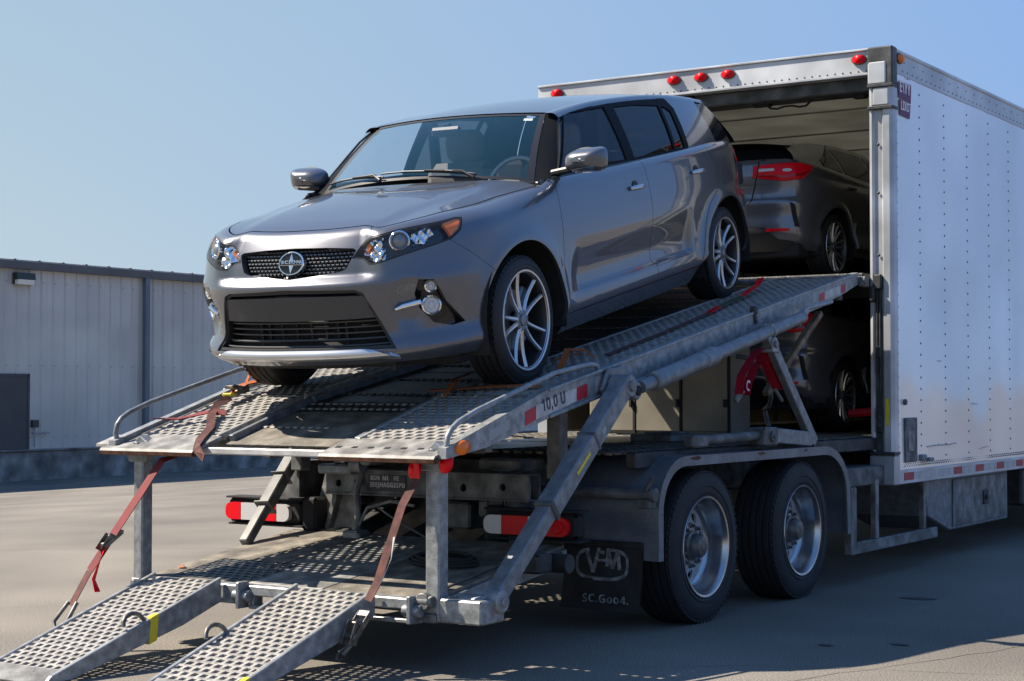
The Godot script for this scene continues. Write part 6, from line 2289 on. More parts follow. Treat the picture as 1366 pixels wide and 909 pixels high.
# ---------- greenhouse of the hatchback
func car_top(car: Node3D, S: Dictionary) -> void:
	var b: MB
	var ws := func(u: float, v: float) -> Vector3:
		var B := Vector3(0.70 * u, 1.108 - 0.066 * u * u, -0.385 - 0.215 * u * u)
		var T_ := Vector3(0.566 * u, 1.424 - 0.028 * u * u, -0.985 - 0.105 * u * u)
		return B.lerp(T_, v) + Vector3(0, 0.7, 0.7) * 0.022 * 4.0 * v * (1 - v)
	b = MB.new()
	b.surf(func(u, v): return ws.call(u, v), -0.965, 0.965, 24, 0.02, 0.975, 12, Vector3(0, 0.7, 0.7))
	var wp := part(car, "windshield", b, "glass_front", false)
	# black border of the glass
	b = MB.new()
	var wn := Vector3(0, 0.006, 0.006)
	for e in [[-1.0, 1.0, 0.0, 0.035], [-1.0, 1.0, 0.965, 1.0]]:
		b.surf(func(u, v): return ws.call(u, v) + wn * 0.3, e[0], e[1], 24, e[2], e[3], 1, Vector3(0, 0.7, 0.7))
	for e in [[-1.0, -0.95], [0.95, 1.0]]:
		b.surf(func(u, v): return ws.call(u, v) + wn * 0.35, e[0], e[1], 1, 0, 1, 12, Vector3(0, 0.7, 0.7))
	part(wp, "seal", b, "black_trim", false)
	b = MB.new()
	b.surf(func(u, v): return ws.call(lerpf(0.80, 0.885, u), lerpf(0.895, 0.935, v)) - wn * 0.8, 0, 1, 2, 0, 1, 1, Vector3(0, 0.7, 0.7))
	part(wp, "sticker", b, "paper", false)
	# cowl with wipers
	b = MB.new()
	b.surf(func(u, v): return Vector3(0.73 * u, hood_y(0.73 * u, -0.36 - 0.21 * u * u) - 0.012 - 0.02 * v + 0.012 * v * v, lerpf(-0.34 - 0.20 * u * u, -0.44 - 0.215 * u * u, v)), -1, 1, 20, 0, 1, 4, Vector3.UP)
	part(car, "cowl", b, "cowl_black", false)
	for e in [[0.42, -0.18, 0.045], [-0.15, -0.66, 0.05]]:
		b = MB.new()
		var pts := []
		var pts2 := []
		for i in 9:
			var u: float = lerpf(e[0], e[1], i / 8.0)
			var v: float = 0.03 + e[2] * sin(PI * 0.5 * i / 8.0) * 1.2
			pts.append(ws.call(u / 0.70, v) + Vector3(0, 0.014, 0.014))
			pts2.append(ws.call(u / 0.70, v) + Vector3(0, 0.030 - 0.002 * i, 0.030 - 0.002 * i))
		b.tube(pts, 0.006, 6)
		b.tube([pts2[0] + Vector3(0, -0.03, 0.02), pts2[1], pts2[4]], [0.012, 0.009, 0.006], 6)
		part(car, "wiper", b, "black_trim", false)
		b = MB.new()
		b.tube([pts2[0] + Vector3(0, -0.01, 0.01), pts2[2], pts2[6]], 0.0045, 6)
		part(car, "wiper_arm", b, "silver_dim", false)
	# roof
	b = MB.new()
	b.surf(func(u, v): return Vector3(0.57 * u, roof_y(0.57 * u, lerpf(-0.99 - 0.105 * u * u, -3.42, v)), lerpf(-0.99 - 0.105 * u * u, -3.42, v)), -1, 1, 20, 0, 1, 30, Vector3.UP)
	part(car, "roof", b, "paint", false)
	for s in [1, -1]:
		var sx := func(z: float, y: float) -> Vector3: return Vector3(side_x(z, y), y, z)
		var rail := func(z: float) -> float: return roof_y(0.57, z) - 0.016
		var m := func(bb: MB) -> MB: return bb if s > 0 else bb.mirrored()
		# body-coloured rail that turns the side into the roof
		b = MB.new()
		b.surf(func(u, v):
			var z: float = lerpf(-1.06, -3.42, u)
			var A := Vector3(0.57, roof_y(0.57, z), z)
			var y1: float = rail.call(z) - 0.014
			var Bp: Vector3 = sx.call(z, y1)
			var p := A.lerp(Bp, v)
			return p + Vector3(0.6, 0.8, 0).normalized() * 0.016 * sin(PI * v), 0, 1, 40, 0, 1, 6, Vector3(1, 1, 0))
		part(car, "roof_rail", m.call(b), "paint", false)
		# A pillar: loft from the windshield edge to the window frame
		b = MB.new()
		b.surf(func(u, v):
			var A: Vector3 = ws.call(1.0, u)
			var zz: float = lerpf(-0.70, -1.13, pow(u, 0.92))
			var yy: float = lerpf(1.05, rail.call(-1.13) - 0.02, u)
			var p := A.lerp(sx.call(zz, yy), v)
			return p + Vector3(0.8, 0.3, 0.5).normalized() * 0.018 * (1.0 - 0.8 * u) * sin(PI * v), 0, 1, 18, 0, 1, 6, Vector3(1, 0.3, 0.5))
		part(car, "a_pillar", m.call(b), "frame_black", false)
		# side frame (gloss black) with the three window openings
		var w1 := v2([-0.735, 1.094, -0.86, 1.205, -1.00, 1.322, -1.08, 1.374, -1.18, 1.388, -1.735, 1.398, -1.672, 1.075])
		var w2 := v2([-1.79, 1.075, -1.868, 1.392, -2.2, 1.388, -2.55, 1.365, -2.45, 1.078])
		var w3 := v2([-2.485, 1.079, -2.59, 1.36, -2.655, 1.345, -2.70, 1.315, -2.665, 1.19, -2.64, 1.09, -2.62, 1.08])
		var frame := PackedVector2Array([Vector2(-0.56, 1.045), Vector2(-0.70, 1.045), Vector2(-2.66, 1.06), Vector2(-2.70, 1.08), Vector2(-2.745, 1.22), Vector2(-2.775, 1.335), Vector2(-2.74, 1.372)])
		for i in 14:
			var z: float = lerpf(-2.70, -1.13, i / 13.0)
			frame.append(Vector2(z, rail.call(z) - 0.010))
		frame.append_array(v2([-1.02, 1.325, -0.86, 1.19, -0.70, 1.07]))
		b = MB.new()
		b.panel(frame, [w1, w2, w3], sx, 0.05, 0.03, 0.014, CTR)
		var fr := part(car, "window_frame", m.call(b), "frame_black", false)
		for e in [[w1, "glass_side"], [w2, "glass_dark"], [w3, "glass_dark"]]:
			b = MB.new()
			b.panel(Geometry2D.offset_polygon(e[0], 0.004)[0], [], func(z, y): return sx.call(z, y) - Vector3(0.008, 0, 0), 0.08, 0.06, 0.0, CTR)
			part(car, "side_window", m.call(b), e[1], false)
		# chrome-dark belt strip
		b = MB.new()
		var bl := []
		for i in 24:
			var z: float = lerpf(-0.60, -2.70, i / 23.0)
			bl.append(Vector3((side_x(z, 1.055) + 0.006) * s, 1.050 + 0.008 * (i / 23.0), z))
		b.tube(bl, 0.009, 6)
		part(car, "belt_strip", b, "black_trim", false)
		# C pillar
		var cp := PackedVector2Array([Vector2(-2.66, 1.055), Vector2(-3.0, 1.05), Vector2(-3.27, 1.05), Vector2(-3.25, 1.2)])
		for i in 8:
			var z: float = lerpf(-3.235, -2.72, i / 7.0)
			cp.append(Vector2(z, rail.call(z) - 0.014))
		cp.append_array(v2([-2.745, 1.372, -2.778, 1.335, -2.748, 1.22, -2.703, 1.08]))
		b = MB.new()
		b.panel(cp, [], sx, 0.05, 0.03, 0.0, CTR)
		part(car, "c_pillar", m.call(b), "paint", false)
		var hs := PackedVector2Array([Vector2(-3.274, 1.05), Vector2(-3.5, 1.05), Vector2(-3.70, 1.045)])
		hs.append_array(v2([-3.64, 1.14, -3.54, 1.26, -3.42, 1.35]))
		hs.append(Vector2(-3.32, rail.call(-3.32) - 0.028))
		hs.append(Vector2(-3.239, rail.call(-3.24) - 0.028))
		hs.append(Vector2(-3.254, 1.2))
		b = MB.new()
		b.panel(hs, [], func(z, y): return sx.call(z, y) - Vector3(0.003, 0, 0), 0.05, 0.03, 0.0, CTR)
		part(car, "hatch_side", m.call(b), "black_gloss", false)
		# shoulder between the shell and the pillar
		b = MB.new()
		b.surf(func(u, v):
			var z: float = lerpf(-2.6, -3.72, u)
			var A := sh(S, sh_z(S, z), sh_top(S, sh_z(S, z)))
			return A.lerp(sx.call(A.z, 1.075), v), 0, 1, 20, 0, 1, 2, Vector3(1, 1, 0))
		part(car, "shoulder", m.call(b), "paint", false)
	# tail glass and spoiler
	b = MB.new()
	b.surf(func(u, v):
		var y: float = lerpf(1.04, 1.40, v)
		var z: float = lerpf(-3.72, -3.40, pow(v, 1.2)) - 0.12 * (1 - u * u) * (1 - v * 0.5)
		return Vector3(u * side_x(-3.6, y), y, z), -1, 1, 20, 0, 1, 10, Vector3(0, 0.3, -1))
	part(car, "tail_glass", b, "black_gloss", false)
	b = MB.new()
	b.surf(func(u, v):
		var z: float = lerpf(-3.40, -3.66, v)
		return Vector3(u * 0.60, roof_y(0.57 * u, -3.40) + 0.006 - 0.035 * v - 0.02 * v * v, z - 0.03 * (1 - u * u)), -1, 1, 16, 0, 1, 5, Vector3.UP)
	b.surf(func(u, v):
		var z: float = lerpf(-3.40, -3.66, v)
		return Vector3(u * 0.60, roof_y(0.57 * u, -3.40) - 0.03 - 0.03 * v, z - 0.03 * (1 - u * u)), -1, 1, 16, 0, 1, 5, Vector3.DOWN)
	for s in [1, -1]:
		b.q(Vector3(0.60 * s, roof_y(0.57, -3.4) + 0.006, -3.40), Vector3(0.60 * s, roof_y(0.57, -3.4) - 0.049, -3.66), Vector3(0.60 * s, roof_y(0.57, -3.4) - 0.06, -3.66), Vector3(0.60 * s, roof_y(0.57, -3.4) - 0.06, -3.40), Vector3(s, 0, 0))
	part(car, "spoiler", b, "paint", false)
	# --- interior
	b = MB.new()
	b.bx(-0.74, 0.74, 0.84, 1.0, -0.95, -0.62, 0.05)
	b.surf(func(u, v): return Vector3(0.70 * u, lerpf(1.03 - 0.03 * u * u, 0.98, v * v), lerpf(-0.50 - 0.2 * u * u, -0.95, v)), -1, 1, 12, 0, 1, 6, Vector3.UP)
	b.bx(0.18, 0.56, 0.98, 1.045, -0.92, -0.72, 0.03)
	part(car, "dashboard", b, "dash", false)
	b = MB.new()
	var wc := Vector3(0.36, 1.0, -1.02)
	var wb := Basis(Vector3.RIGHT, -0.45)
	var ring := []
	for k in 29:
		ring.append(wc + wb * Vector3(0.175 * cos(TAU * k / 28), 0.175 * sin(TAU * k / 28), 0))
	b.tube(ring, 0.015, 8, false)
	b.beam(wc + wb * Vector3(-0.17, 0, 0.01), wc + wb * Vector3(0.17, 0, 0.01), 0.05, 0.02)
	b.beam(wc + wb * Vector3(0, 0, 0.01), wc + wb * Vector3(0, -0.17, 0.01), 0.05, 0.02)
	part(car, "steering_wheel", b, "silver_dim", false)
	for x in [0.37, -0.33]:
		var zs := -1.52 if x > 0 else -1.58
		b = MB.new()
		b.box(Transform3D(Basis(Vector3.RIGHT, -0.25), Vector3(x, 0.86, zs)), Vector3(0.48, 0.55, 0.15), 0.06)
		b.bx(x - 0.25, x + 0.25, 0.45, 0.60, zs + 0.05, zs + 0.55, 0.05)
		var se := part(car, "front_seat", b, "seat_grey", false)
		b = MB.new()
		b.surf(func(u, v):
			var a: float = u * TAU
			var f: float = (v - 0.5) * PI
			return Vector3(x, 1.225, zs - 0.13) + Vector3(0.135 * signf(cos(a)) * pow(absf(cos(a)), 0.6) * pow(cos(f), 0.5), 0.105 * signf(sin(f)) * pow(absf(sin(f)), 0.7), 0.06 * signf(sin(a)) * pow(absf(sin(a)), 0.7) * pow(cos(f), 0.5)), 0, 1, 24, 0, 1, 12, Vector3(x, 1.225, zs - 0.13), true)
		b.cyl(Vector3(x - 0.05, 1.08, zs - 0.12), Vector3(x - 0.05, 1.15, zs - 0.13), 0.008, 6)
		b.cyl(Vector3(x + 0.05, 1.08, zs - 0.12), Vector3(x + 0.05, 1.15, zs - 0.13), 0.008, 6)
		part(se, "headrest", b, "seat_grey", false)
	b = MB.new()
	b.box(Transform3D(Basis(Vector3.RIGHT, -0.3), Vector3(0, 0.84, -2.65)), Vector3(1.3, 0.5, 0.15), 0.06)
	b.bx(-0.65, 0.65, 0.45, 0.6, -2.6, -2.1, 0.05)
	part(car, "rear_seat", b, "seat_grey", false)
	b = MB.new()
	b.bx(-0.79, 0.79, 0.84, 1.0, -3.6, -2.8, 0.02)
	part(car, "parcel_shelf", b, "dash", false)
	b = MB.new()
	b.tube([ws.call(0.0, 0.93) + Vector3(0, -0.02, -0.02), Vector3(0, 1.375, -0.90)], 0.012, 6)
	b.box(Transform3D(Basis(Vector3.RIGHT, 0.15), Vector3(0.0, 1.345, -0.905)), Vector3(0.20, 0.06, 0.035), 0.016)
	part(car, "rear_view_mirror", b, "black_trim", false)
	for s in [1, -1]:
		b = MB.new()
		b.bx(0.60 * s - 0.02, 0.60 * s + 0.02, 1.05, 1.42, -1.83, -1.74, 0.01)
		b.surf(func(u, v): return Vector3((side_x(-1.0, 1.04) - 0.02) * s, lerpf(0.84, 1.05, v), lerpf(-0.6, -3.5, u)), 0, 1, 4, 0, 1, 1, Vector3(-s, 0, 0))
		part(car, "inner_trim", b, "cowl_black", false)
	b = MB.new()
	b.surf(func(u, v): return Vector3(0.56 * u, roof_y(0.56 * u, lerpf(-1.08, -3.4, v)) - 0.02, lerpf(-1.08, -3.4, v)), -1, 1, 6, 0, 1, 12, Vector3.DOWN)
	part(car, "headliner", b, "dash", false)


# ---------- dark estate car, seen from behind in the box (and its like on the lower deck)
func build_parked_cars() -> void:
	var a := dark_car()
	a.transform = Transform3D(Basis(Vector3(-0.8, 0, 0), Vector3(0, 0.8, 0), Vector3(0, 0, -0.8)), Vector3(-1.53, 2.205, -1.04 - 2.7 * 0.8))
	tag(a, "dark grey car with red tail lamps on the upper deck inside the trailer", "car", "dark cars loaded in the trailer")
	var c := a.duplicate()
	c.name = numbered(self, "estate_car")
	add_child(c, true)
	c.transform = Transform3D(Basis(Vector3(-0.8, 0, 0), Vector3(0, 0.8, 0), Vector3(0, 0, -0.8)), Vector3(-1.36, 1.02, -0.80 - 2.7 * 0.8))
	tag(c, "dark car in shadow on the lower deck, under the upper deck of the trailer", "car", "dark cars loaded in the trailer")
	var wb := MB.new()
	wb.tube([Vector3(-1.16, 3.11, -0.36), Vector3(-1.20, 3.10, -0.33), Vector3(-1.215, 2.98, -0.315), Vector3(-1.25, 2.80, -0.30), Vector3(-1.34, 2.68, -0.24), Vector3(-1.44, 2.64, -0.1)], 0.006, 6)
	solo("tail_lamp_cable", wb, "under_black", "thin black cable hanging over the red tail lamp of the upper dark car", "cable")
	# pale locker on the lower deck behind the ramp
	var l := thing("storage_locker", "tall pale tan metal locker on the lower deck behind the ramp", "locker", Vector3(-1.62, 0.99, 0.2))
	var b := MB.new()
	b.bx(-2.30, -1.10, 0.992, 1.95, 0.06, 0.40, 0.01)
	part(l, "cabinet", b, "interior_tan")
	for k in 3:
		b = MB.new()
		b.bx(-2.28 + k * 0.395, -2.28 + k * 0.395 + 0.375, 1.02, 1.93, 0.40, 0.415, 0.005)
		var d := part(l, "door", b, "interior_tan")
		b = MB.new()
		b.bx(-2.28 + k * 0.395 + 0.345, -2.28 + k * 0.395 + 0.37, 1.20, 1.26, 0.414, 0.435, 0.005)
		b.bx(-2.28 + k * 0.395 + 0.377, -2.28 + k * 0.395 + 0.393, 1.0, 1.94, 0.40, 0.42, 0.002)
		part(d, "latch", b, "under_black", false)
	# red towing yoke hanging by the forward leg
	var y := thing("tow_yoke", "bright red angled towing yoke hanging beside the ramp leg", "yoke", Vector3(-0.10, 1.35, 2.2))
	b = MB.new()
	b.prism(v2([2.40, 1.335, 2.30, 1.325, 2.27, 1.40, 2.17, 1.50, 2.10, 1.53, 2.04, 1.60, 2.0, 1.585, 2.02, 1.52, 1.90, 1.41, 1.845, 1.36, 1.80, 1.385, 1.83, 1.44, 1.95, 1.545, 2.10, 1.615, 2.22, 1.55, 2.36, 1.45]), Transform3D(ZY, Vector3(-0.13, -0.03, -0.05)), 0.06, 0.012)
	part(y, "arm", b, "red_paint")
	b = MB.new()
	for k in 9:
		var a0 := lerpf(0.6, 5.2, k / 9.0)
		var a1 := lerpf(0.6, 5.2, (k + 1) / 9.0)
		var f := func(a: float, r: float) -> Vector3: return Vector3(-0.0688, 1.355 + r * sin(a), 2.275 - r * 0.9 * cos(a))
		b.q(f.call(a0, 0.034), f.call(a1, 0.034), f.call(a1, 0.022), f.call(a0, 0.022), Vector3.RIGHT)
	part(y, "mark", b, "tape_white")
	b = MB.new()
	b.tube([Vector3(-0.1, 1.33, 1.82), Vector3(-0.1, 1.26, 1.72)], 0.012, 8)
	part(y, "pin", b, "galvanised")
	b = MB.new()
	b.beam(Vector3(-0.1, 1.33, 2.30), Vector3(-0.12, 1.26, 2.36), 0.03, 0.04)
	part(y, "fitting", b, "galvanised")
	# hose and odds on the lower deck
	b = MB.new()
	var pts := []
	for k in 14:
		var u := k / 13.0
		pts.append(Vector3(-0.5 + 0.12 * sin(u * 6.0), 1.55 - 0.50 * u + 0.05 * sin(u * 9.0), 1.2 + 0.35 * cos(u * 4.0)))
	b.tube(pts, 0.016, 8)
	solo("rubber_hose", b, "chassis_grey", "dark rubber hose hanging between the deck and the ramp", "hose")
	b = MB.new()
	b.beam(Vector3(-0.25, 1.86, 0.75), Vector3(-0.35, 1.30, 1.42), 0.05, 0.04, 0.004)
	solo("timber_batten", b, "wood", "pale timber batten leaning under the upper end of the ramp", "batten")
	b = MB.new()
	b.tube([Vector3(-0.48, 1.15, -0.35), Vector3(-0.30, 1.17, -0.35), Vector3(-0.12, 1.18, -0.32)], 0.032, 10)
	solo("red_bar", b, "red_paint", "short red bar lying on the lower deck beside the trailer post", "bar")
	b = MB.new()
	b.bx(-1.05, -0.75, 0.992, 1.04, 1.55, 2.0, 0.008)
	b.bx(-1.0, -0.8, 1.04, 1.055, 1.62, 1.9, 0.004)
	solo("metal_box", b, "chassis_grey", "flat dark metal box on the lower deck near the locker", "box")


func dark_car() -> Node3D:
	var car := thing("estate_car", "dark grey car", "car")
	var plan := [Vector2(0, 0.86), Vector2(0.3, 0.84), Vector2(0.6, 0.72), Vector2(0.78, 0.5), Vector2(0.84, 0.2), Vector2(0.855, -0.5), Vector2(0.86, -1.6), Vector2(0.86, -2.5), Vector2(0.845, -3.0), Vector2(0.80, -3.28), Vector2(0.70, -3.43), Vector2(0.5, -3.51), Vector2(0.25, -3.54), Vector2(0, -3.55)]
	var fp := [[0.2, 0.3, 0.5, 0.7, 0.9], [0.12, 0.02, 0.0, 0.02, 0.1]]
	var sp := [[0.18, 0.26, 0.34, 0.5, 0.62, 0.8, 0.9, 1.0], [0.10, 0.05, 0.0, 0.03, 0.02, 0.0, 0.005, 0.03]]
	var rp := [[0.2, 0.3, 0.40, 0.48, 0.60, 0.72, 0.78, 0.86, 0.98, 1.12, 1.2], [0.14, 0.06, 0.0, -0.01, 0.005, -0.012, 0.02, 0.03, 0.015, 0.05, 0.08]]
	var top := func(x, z): return lin([-3.6, -2.9, -1.5, -0.5, 0.2, 0.8], [1.17, 1.12, 1.06, 1.03, 0.98, 0.86], z)
	var roll := func(_x, z): return [lin([-0.6, -0.4, 0.3], [0.05, 0.1, 0.12], z), lin([-0.6, -0.3], [0.07, 0.1], z)]
	var S := shell(plan, fp, sp, rp, [0.1, 0.6], [-3.5, -3.0], roll, top)
	var fc := sh_z(S, 0.0)
	var rc := sh_z(S, -2.7)
	S.arches = [[fc, 0.33, 0.42, 0.40, 0.016], [rc, 0.33, 0.42, 0.40, 0.022]]
	var L: float = S.L
	var lamp := PackedVector2Array([Vector2(sh_xr(S, 0.30), 0.965), Vector2(sh_xr(S, 0.30), 1.09), Vector2(sh_xr(S, 0.6), 1.11), Vector2(sh_z(S, -3.34), 1.115), Vector2(sh_z(S, -3.17), 1.095), Vector2(sh_z(S, -3.24), 1.02), Vector2(sh_z(S, -3.37), 0.945), Vector2(sh_xr(S, 0.62), 0.925)])
	var b := MB.new()
	b.panel(poly([Vector2(fc - 0.43, 0.26), Vector2(0, 0.26), top_run(S, 0, fc + 0.02), arc_run(fc, 0.33, 0.42, 0.40, 88, 190, 14)]), [], func(t, v): return sh(S, t, v), 0.08, 0.05, 0.0, CTR)
	part(car, "front_body", both(b), "paint_dark", false)
	var tq: float = sh_z(S, -2.05)
	b = MB.new()
	b.panel(poly([arc_run(fc, 0.33, 0.42, 0.40, 88, -10, 14), Vector2(sh_z(S, -1.05), 0.26), top_run(S, sh_z(S, -1.05), fc + 0.02)]), [], func(t, v): return sh(S, t, v), 0.08, 0.05, 0.02, CTR)
	part(car, "front_door", both(b), "paint_dark", false)
	b = MB.new()
	b.panel(shrink(poly([Vector2(sh_z(S, -1.05), 0.26), Vector2(sh_z(S, -2.2), 0.26), Vector2(sh_z(S, -2.25), 0.45), Vector2(sh_z(S, -2.36), 0.70), Vector2(sh_z(S, -2.5), 0.9), Vector2(sh_z(S, -2.5), sh_top(S, sh_z(S, -2.5))), top_run(S, sh_z(S, -2.5), sh_z(S, -1.05))]), 0.003), [], func(t, v): return sh(S, t, v), 0.06, 0.04, 0.02, CTR)
	var rd := part(car, "rear_door", both(b), "paint_dark", false)
	b = MB.new()
	var ho := sh(S, sh_z(S, -2.3), 0.95)
	b.tube([ho + Vector3(0.002, 0, 0.1), ho + Vector3(0.022, 0, 0.05), ho + Vector3(0.022, 0, -0.05), ho + Vector3(0.002, 0, -0.09)], 0.013, 8)
	part(rd, "handle", both(b), "silver_dim", false)
	b = MB.new()
	b.panel(shrink(PackedVector2Array([Vector2(sh_z(S, -1.1), 0.34), Vector2(sh_z(S, -2.2), 0.34), Vector2(sh_z(S, -2.22), 0.62), Vector2(sh_z(S, -1.1), 0.56)]), 0.01), [], func(t, v): return sh(S, t, v, -0.012), 0.08, 0.05, 0.014, CTR)
	part(rd, "side_moulding", b, "silver_dim", false)
	part(rd, "side_moulding", b.mirrored(), "silver_dim", false)
	# quarter and tail
	var crease: float = sh_xr(S, 0.80)
	b = MB.new()
	b.panel(poly([Vector2(sh_z(S, -2.2), 0.26), arc_run(rc, 0.33, 0.41, 0.39, 180, 0, 26), Vector2(rc + 0.42, 0.26), Vector2(L, 0.26), top_run(S, L, sh_z(S, -2.5)), Vector2(sh_z(S, -2.5), 0.9), Vector2(sh_z(S, -2.36), 0.70), Vector2(sh_z(S, -2.25), 0.45)]), [lamp], func(t, v): return sh(S, t, v), 0.04, 0.028, 0.02, CTR)
	part(car, "rear_body", both(b), "paint_dark", false)
	for s in [1, -1]:
		var ln: Node3D = shell_part(car, S, "tail_lamp", shrink(lamp, 0.004), [], "lens_red", s, 0.02, -0.006, 0.03, 0.025)
		b = MB.new()
		b.panel(PackedVector2Array([Vector2(sh_xr(S, 0.34) - 0.02, 1.025), Vector2(sh_xr(S, 0.52), 1.03), Vector2(sh_xr(S, 0.52), 1.055), Vector2(sh_xr(S, 0.34) - 0.02, 1.055)]), [], func(t, v): return sh(S, t, v, -0.009), 0.03, 0.03, 0.004, CTR)
		part(ln, "lens", b if s > 0 else b.mirrored(), "lens_white", false)
		b = MB.new()
		b.panel(disc_poly(Vector2(sh_xr(S, 0.64), 1.035), 0.05, 0.016, 14), [], func(t, v): return sh(S, t, v, -0.009), 0.03, 0.03, 0.004, CTR)
		part(ln, "lens", b if s > 0 else b.mirrored(), "lens_white", false)
		b = MB.new()
		b.panel(PackedVector2Array([Vector2(sh_xr(S, 0.36), 0.975), Vector2(sh_xr(S, 0.62), 0.955), Vector2(sh_z(S, -3.34), 0.985), Vector2(sh_z(S, -3.22), 1.05), Vector2(sh_z(S, -3.35), 1.01), Vector2(sh_xr(S, 0.62), 0.98), Vector2(sh_xr(S, 0.36), 0.998)]), [], func(t, v): return sh(S, t, v, -0.010), 0.03, 0.03, 0.004, CTR)
		part(ln, "light_guide", b if s > 0 else b.mirrored(), "lens_red_dark", false)
		shell_part(car, S, "bumper_reflector", PackedVector2Array([Vector2(sh_xr(S, 0.45), 0.435), Vector2(sh_xr(S, 0.66), 0.44), Vector2(sh_xr(S, 0.66), 0.465), Vector2(sh_xr(S, 0.45), 0.465)]), [], "lens_red", s, 0.01, -0.012, 0.04, 0.03)
		shell_part(car, S, "bumper_vent", PackedVector2Array([Vector2(sh_xr(S, 0.70), 0.48), Vector2(sh_xr(S, 0.74), 0.48), Vector2(sh_xr(S, 0.70), 0.70), Vector2(sh_xr(S, 0.66), 0.72)]), [], "under_black", s, 0.0, -0.004, 0.04, 0.03)
	b = MB.new()
	b.panel(PackedVector2Array([Vector2(sh_xr(S, 0.68), 0.25), Vector2(L, 0.25), Vector2(L, 0.50), Vector2(sh_xr(S, 0.42), 0.48), Vector2(sh_xr(S, 0.56), 0.36), Vector2(sh_xr(S, 0.70), 0.34)]), [], func(t, v): return sh(S, t, v, -0.006), 0.05, 0.04, 0.01, CTR)
	part(car, "rear_diffuser", both(b), "black_trim", false)
	# greenhouse: sloping tail, dark glass
	var roof := func(x: float, z: float) -> float: return tab([-3.4, -3.1, -2.6, -1.9, -1.2, -0.7], [1.30, 1.38, 1.45, 1.48, 1.46, 1.36], z) - 0.05 * pow(x / 0.58, 2.0)
	var gx := func(z: float, y: float) -> float: return 0.80 - 0.20 * pow(clampf((y - 1.05) / 0.38, 0, 1.1), 1.2) - 0.10 * pow(clampf((-2.6 - z) / 0.9, 0, 1.2), 2.0)
	b = MB.new()
	b.surf(func(u, v):
		var z: float = lerpf(-0.85, -3.25, v)
		return Vector3(0.58 * u * (1.0 - 0.12 * v * v), roof.call(0.58 * u, z), z), -1, 1, 14, 0, 1, 22, Vector3.UP)
	part(car, "roof", b, "paint_dark", false)
	for s in [1, -1]:
		b = MB.new()
		b.surf(func(u, v):
			var z: float = lerpf(-0.5, -3.42, u)
			var yb: float = lin([-3.5, -2.9, -1.5, -0.5], [1.14, 1.10, 1.05, 1.02], z)
			var zr := clampf(z, -3.25, -0.85)
			var k := pow((zr + 0.85) / -2.4, 2.0)
			var T_ := Vector3(0.58 * (1.0 - 0.12 * k), roof.call(0.58, zr), zr)
			var B := Vector3(gx.call(z, yb) + 0.01, yb, z)
			return B.lerp(T_, v) + Vector3(0.03 * sin(PI * v), 0, 0), 0, 1, 40, 0, 1, 8, Vector3(1, 0.4, 0))
		part(car, "side_frame", b if s > 0 else b.mirrored(), "paint_dark", false)
		for w in [[-0.75, -1.5, 0.12], [-1.58, -2.35, 0.05], [-2.42, -2.85, 0.1]]:
			b = MB.new()
			b.surf(func(u, v):
				var z: float = lerpf(w[0], w[1], u)
				var yb: float = lin([-3.5, -2.9, -1.5, -0.5], [1.14, 1.10, 1.05, 1.02], z)
				var zr := clampf(z, -3.25, -0.85)
				var k := pow((zr + 0.85) / -2.4, 2.0)
				var T_ := Vector3(0.58 * (1.0 - 0.12 * k), roof.call(0.58, zr), zr)
				var B := Vector3(gx.call(z, yb) + 0.01, yb, z)
				var vv: float = lerpf(0.06, 0.86 - (0.5 * u if w[0] < -2.4 else 0.0), v)
				return B.lerp(T_, vv) + Vector3(0.03 * sin(PI * vv) + 0.004, 0.002, 0), 0, 1, 8, 0, 1, 6, Vector3(1, 0.4, 0))
			part(car, "side_window", b if s > 0 else b.mirrored(), "black_gloss", false)
	b = MB.new()
	b.surf(func(u, v): return Vector3(u * lerpf(0.70, 0.51, v), lerpf(1.10, 1.31, v) - 0.01 * u * u, lerpf(-3.46, -3.22, v) + 0.09 * u * u), -1, 1, 14, 0, 1, 8, Vector3(0, 0.5, -1))
	part(car, "rear_glass", b, "black_gloss", false)
	b = MB.new()
	b.surf(func(u, v): return Vector3(u * 0.54, roof.call(0.5 * u, -3.2) + 0.012 - 0.03 * v, lerpf(-3.15, -3.36, v) + 0.05 * u * u), -1, 1, 12, 0, 1, 3, Vector3.UP)
	b.surf(func(u, v): return Vector3(u * 0.54, roof.call(0.5 * u, -3.2) - 0.03 - 0.005 * v, lerpf(-3.15, -3.36, v) + 0.05 * u * u), -1, 1, 12, 0, 1, 3, Vector3.DOWN)
	part(car, "spoiler", b, "paint_dark", false)
	b = MB.new()
	b.surf(func(u, v): return Vector3(u * lerpf(0.70, 0.55, v), lerpf(1.0, 1.37, v), lerpf(-0.2, -0.85, v)), -1, 1, 8, 0, 1, 4, Vector3(0, 0.7, 0.7))
	part(car, "windshield", b, "black_gloss", false)
	b = MB.new()
	b.surf(func(u, v): return Vector3(u * 0.72, lerpf(0.86, 1.02, v), lerpf(0.78, -0.3, v)), -1, 1, 8, 0, 1, 4, Vector3.UP)
	part(car, "hood", b, "paint_dark", false)
	for z in [0.0, -2.7]:
		for s in [1, -1]:
			b = MB.new()
			b.surf(func(u, v): return Vector3(lerpf(0.84, 0.45, v), 0.33 + 0.43 * sin(u), z + 0.43 * cos(u)), -0.25, PI + 0.25, 18, 0, 1, 1, Vector3(0.6, 0.33, z), true)
			part(car, "wheel_house", b if s > 0 else b.mirrored(), "under_black", false)
	b = MB.new()
	b.bx(-0.74, 0.74, 0.2, 0.32, -3.4, 0.6, 0.01)
	b.bx(-0.45, 0.45, 0.3, 0.95, -3.3, 0.5, 0.01)
	b.bx(-0.80, 0.80, 0.30, 1.0, -2.2, -0.45, 0.01)
	b.bx(-0.66, 0.66, 0.80, 1.08, -3.25, -2.2, 0.01)
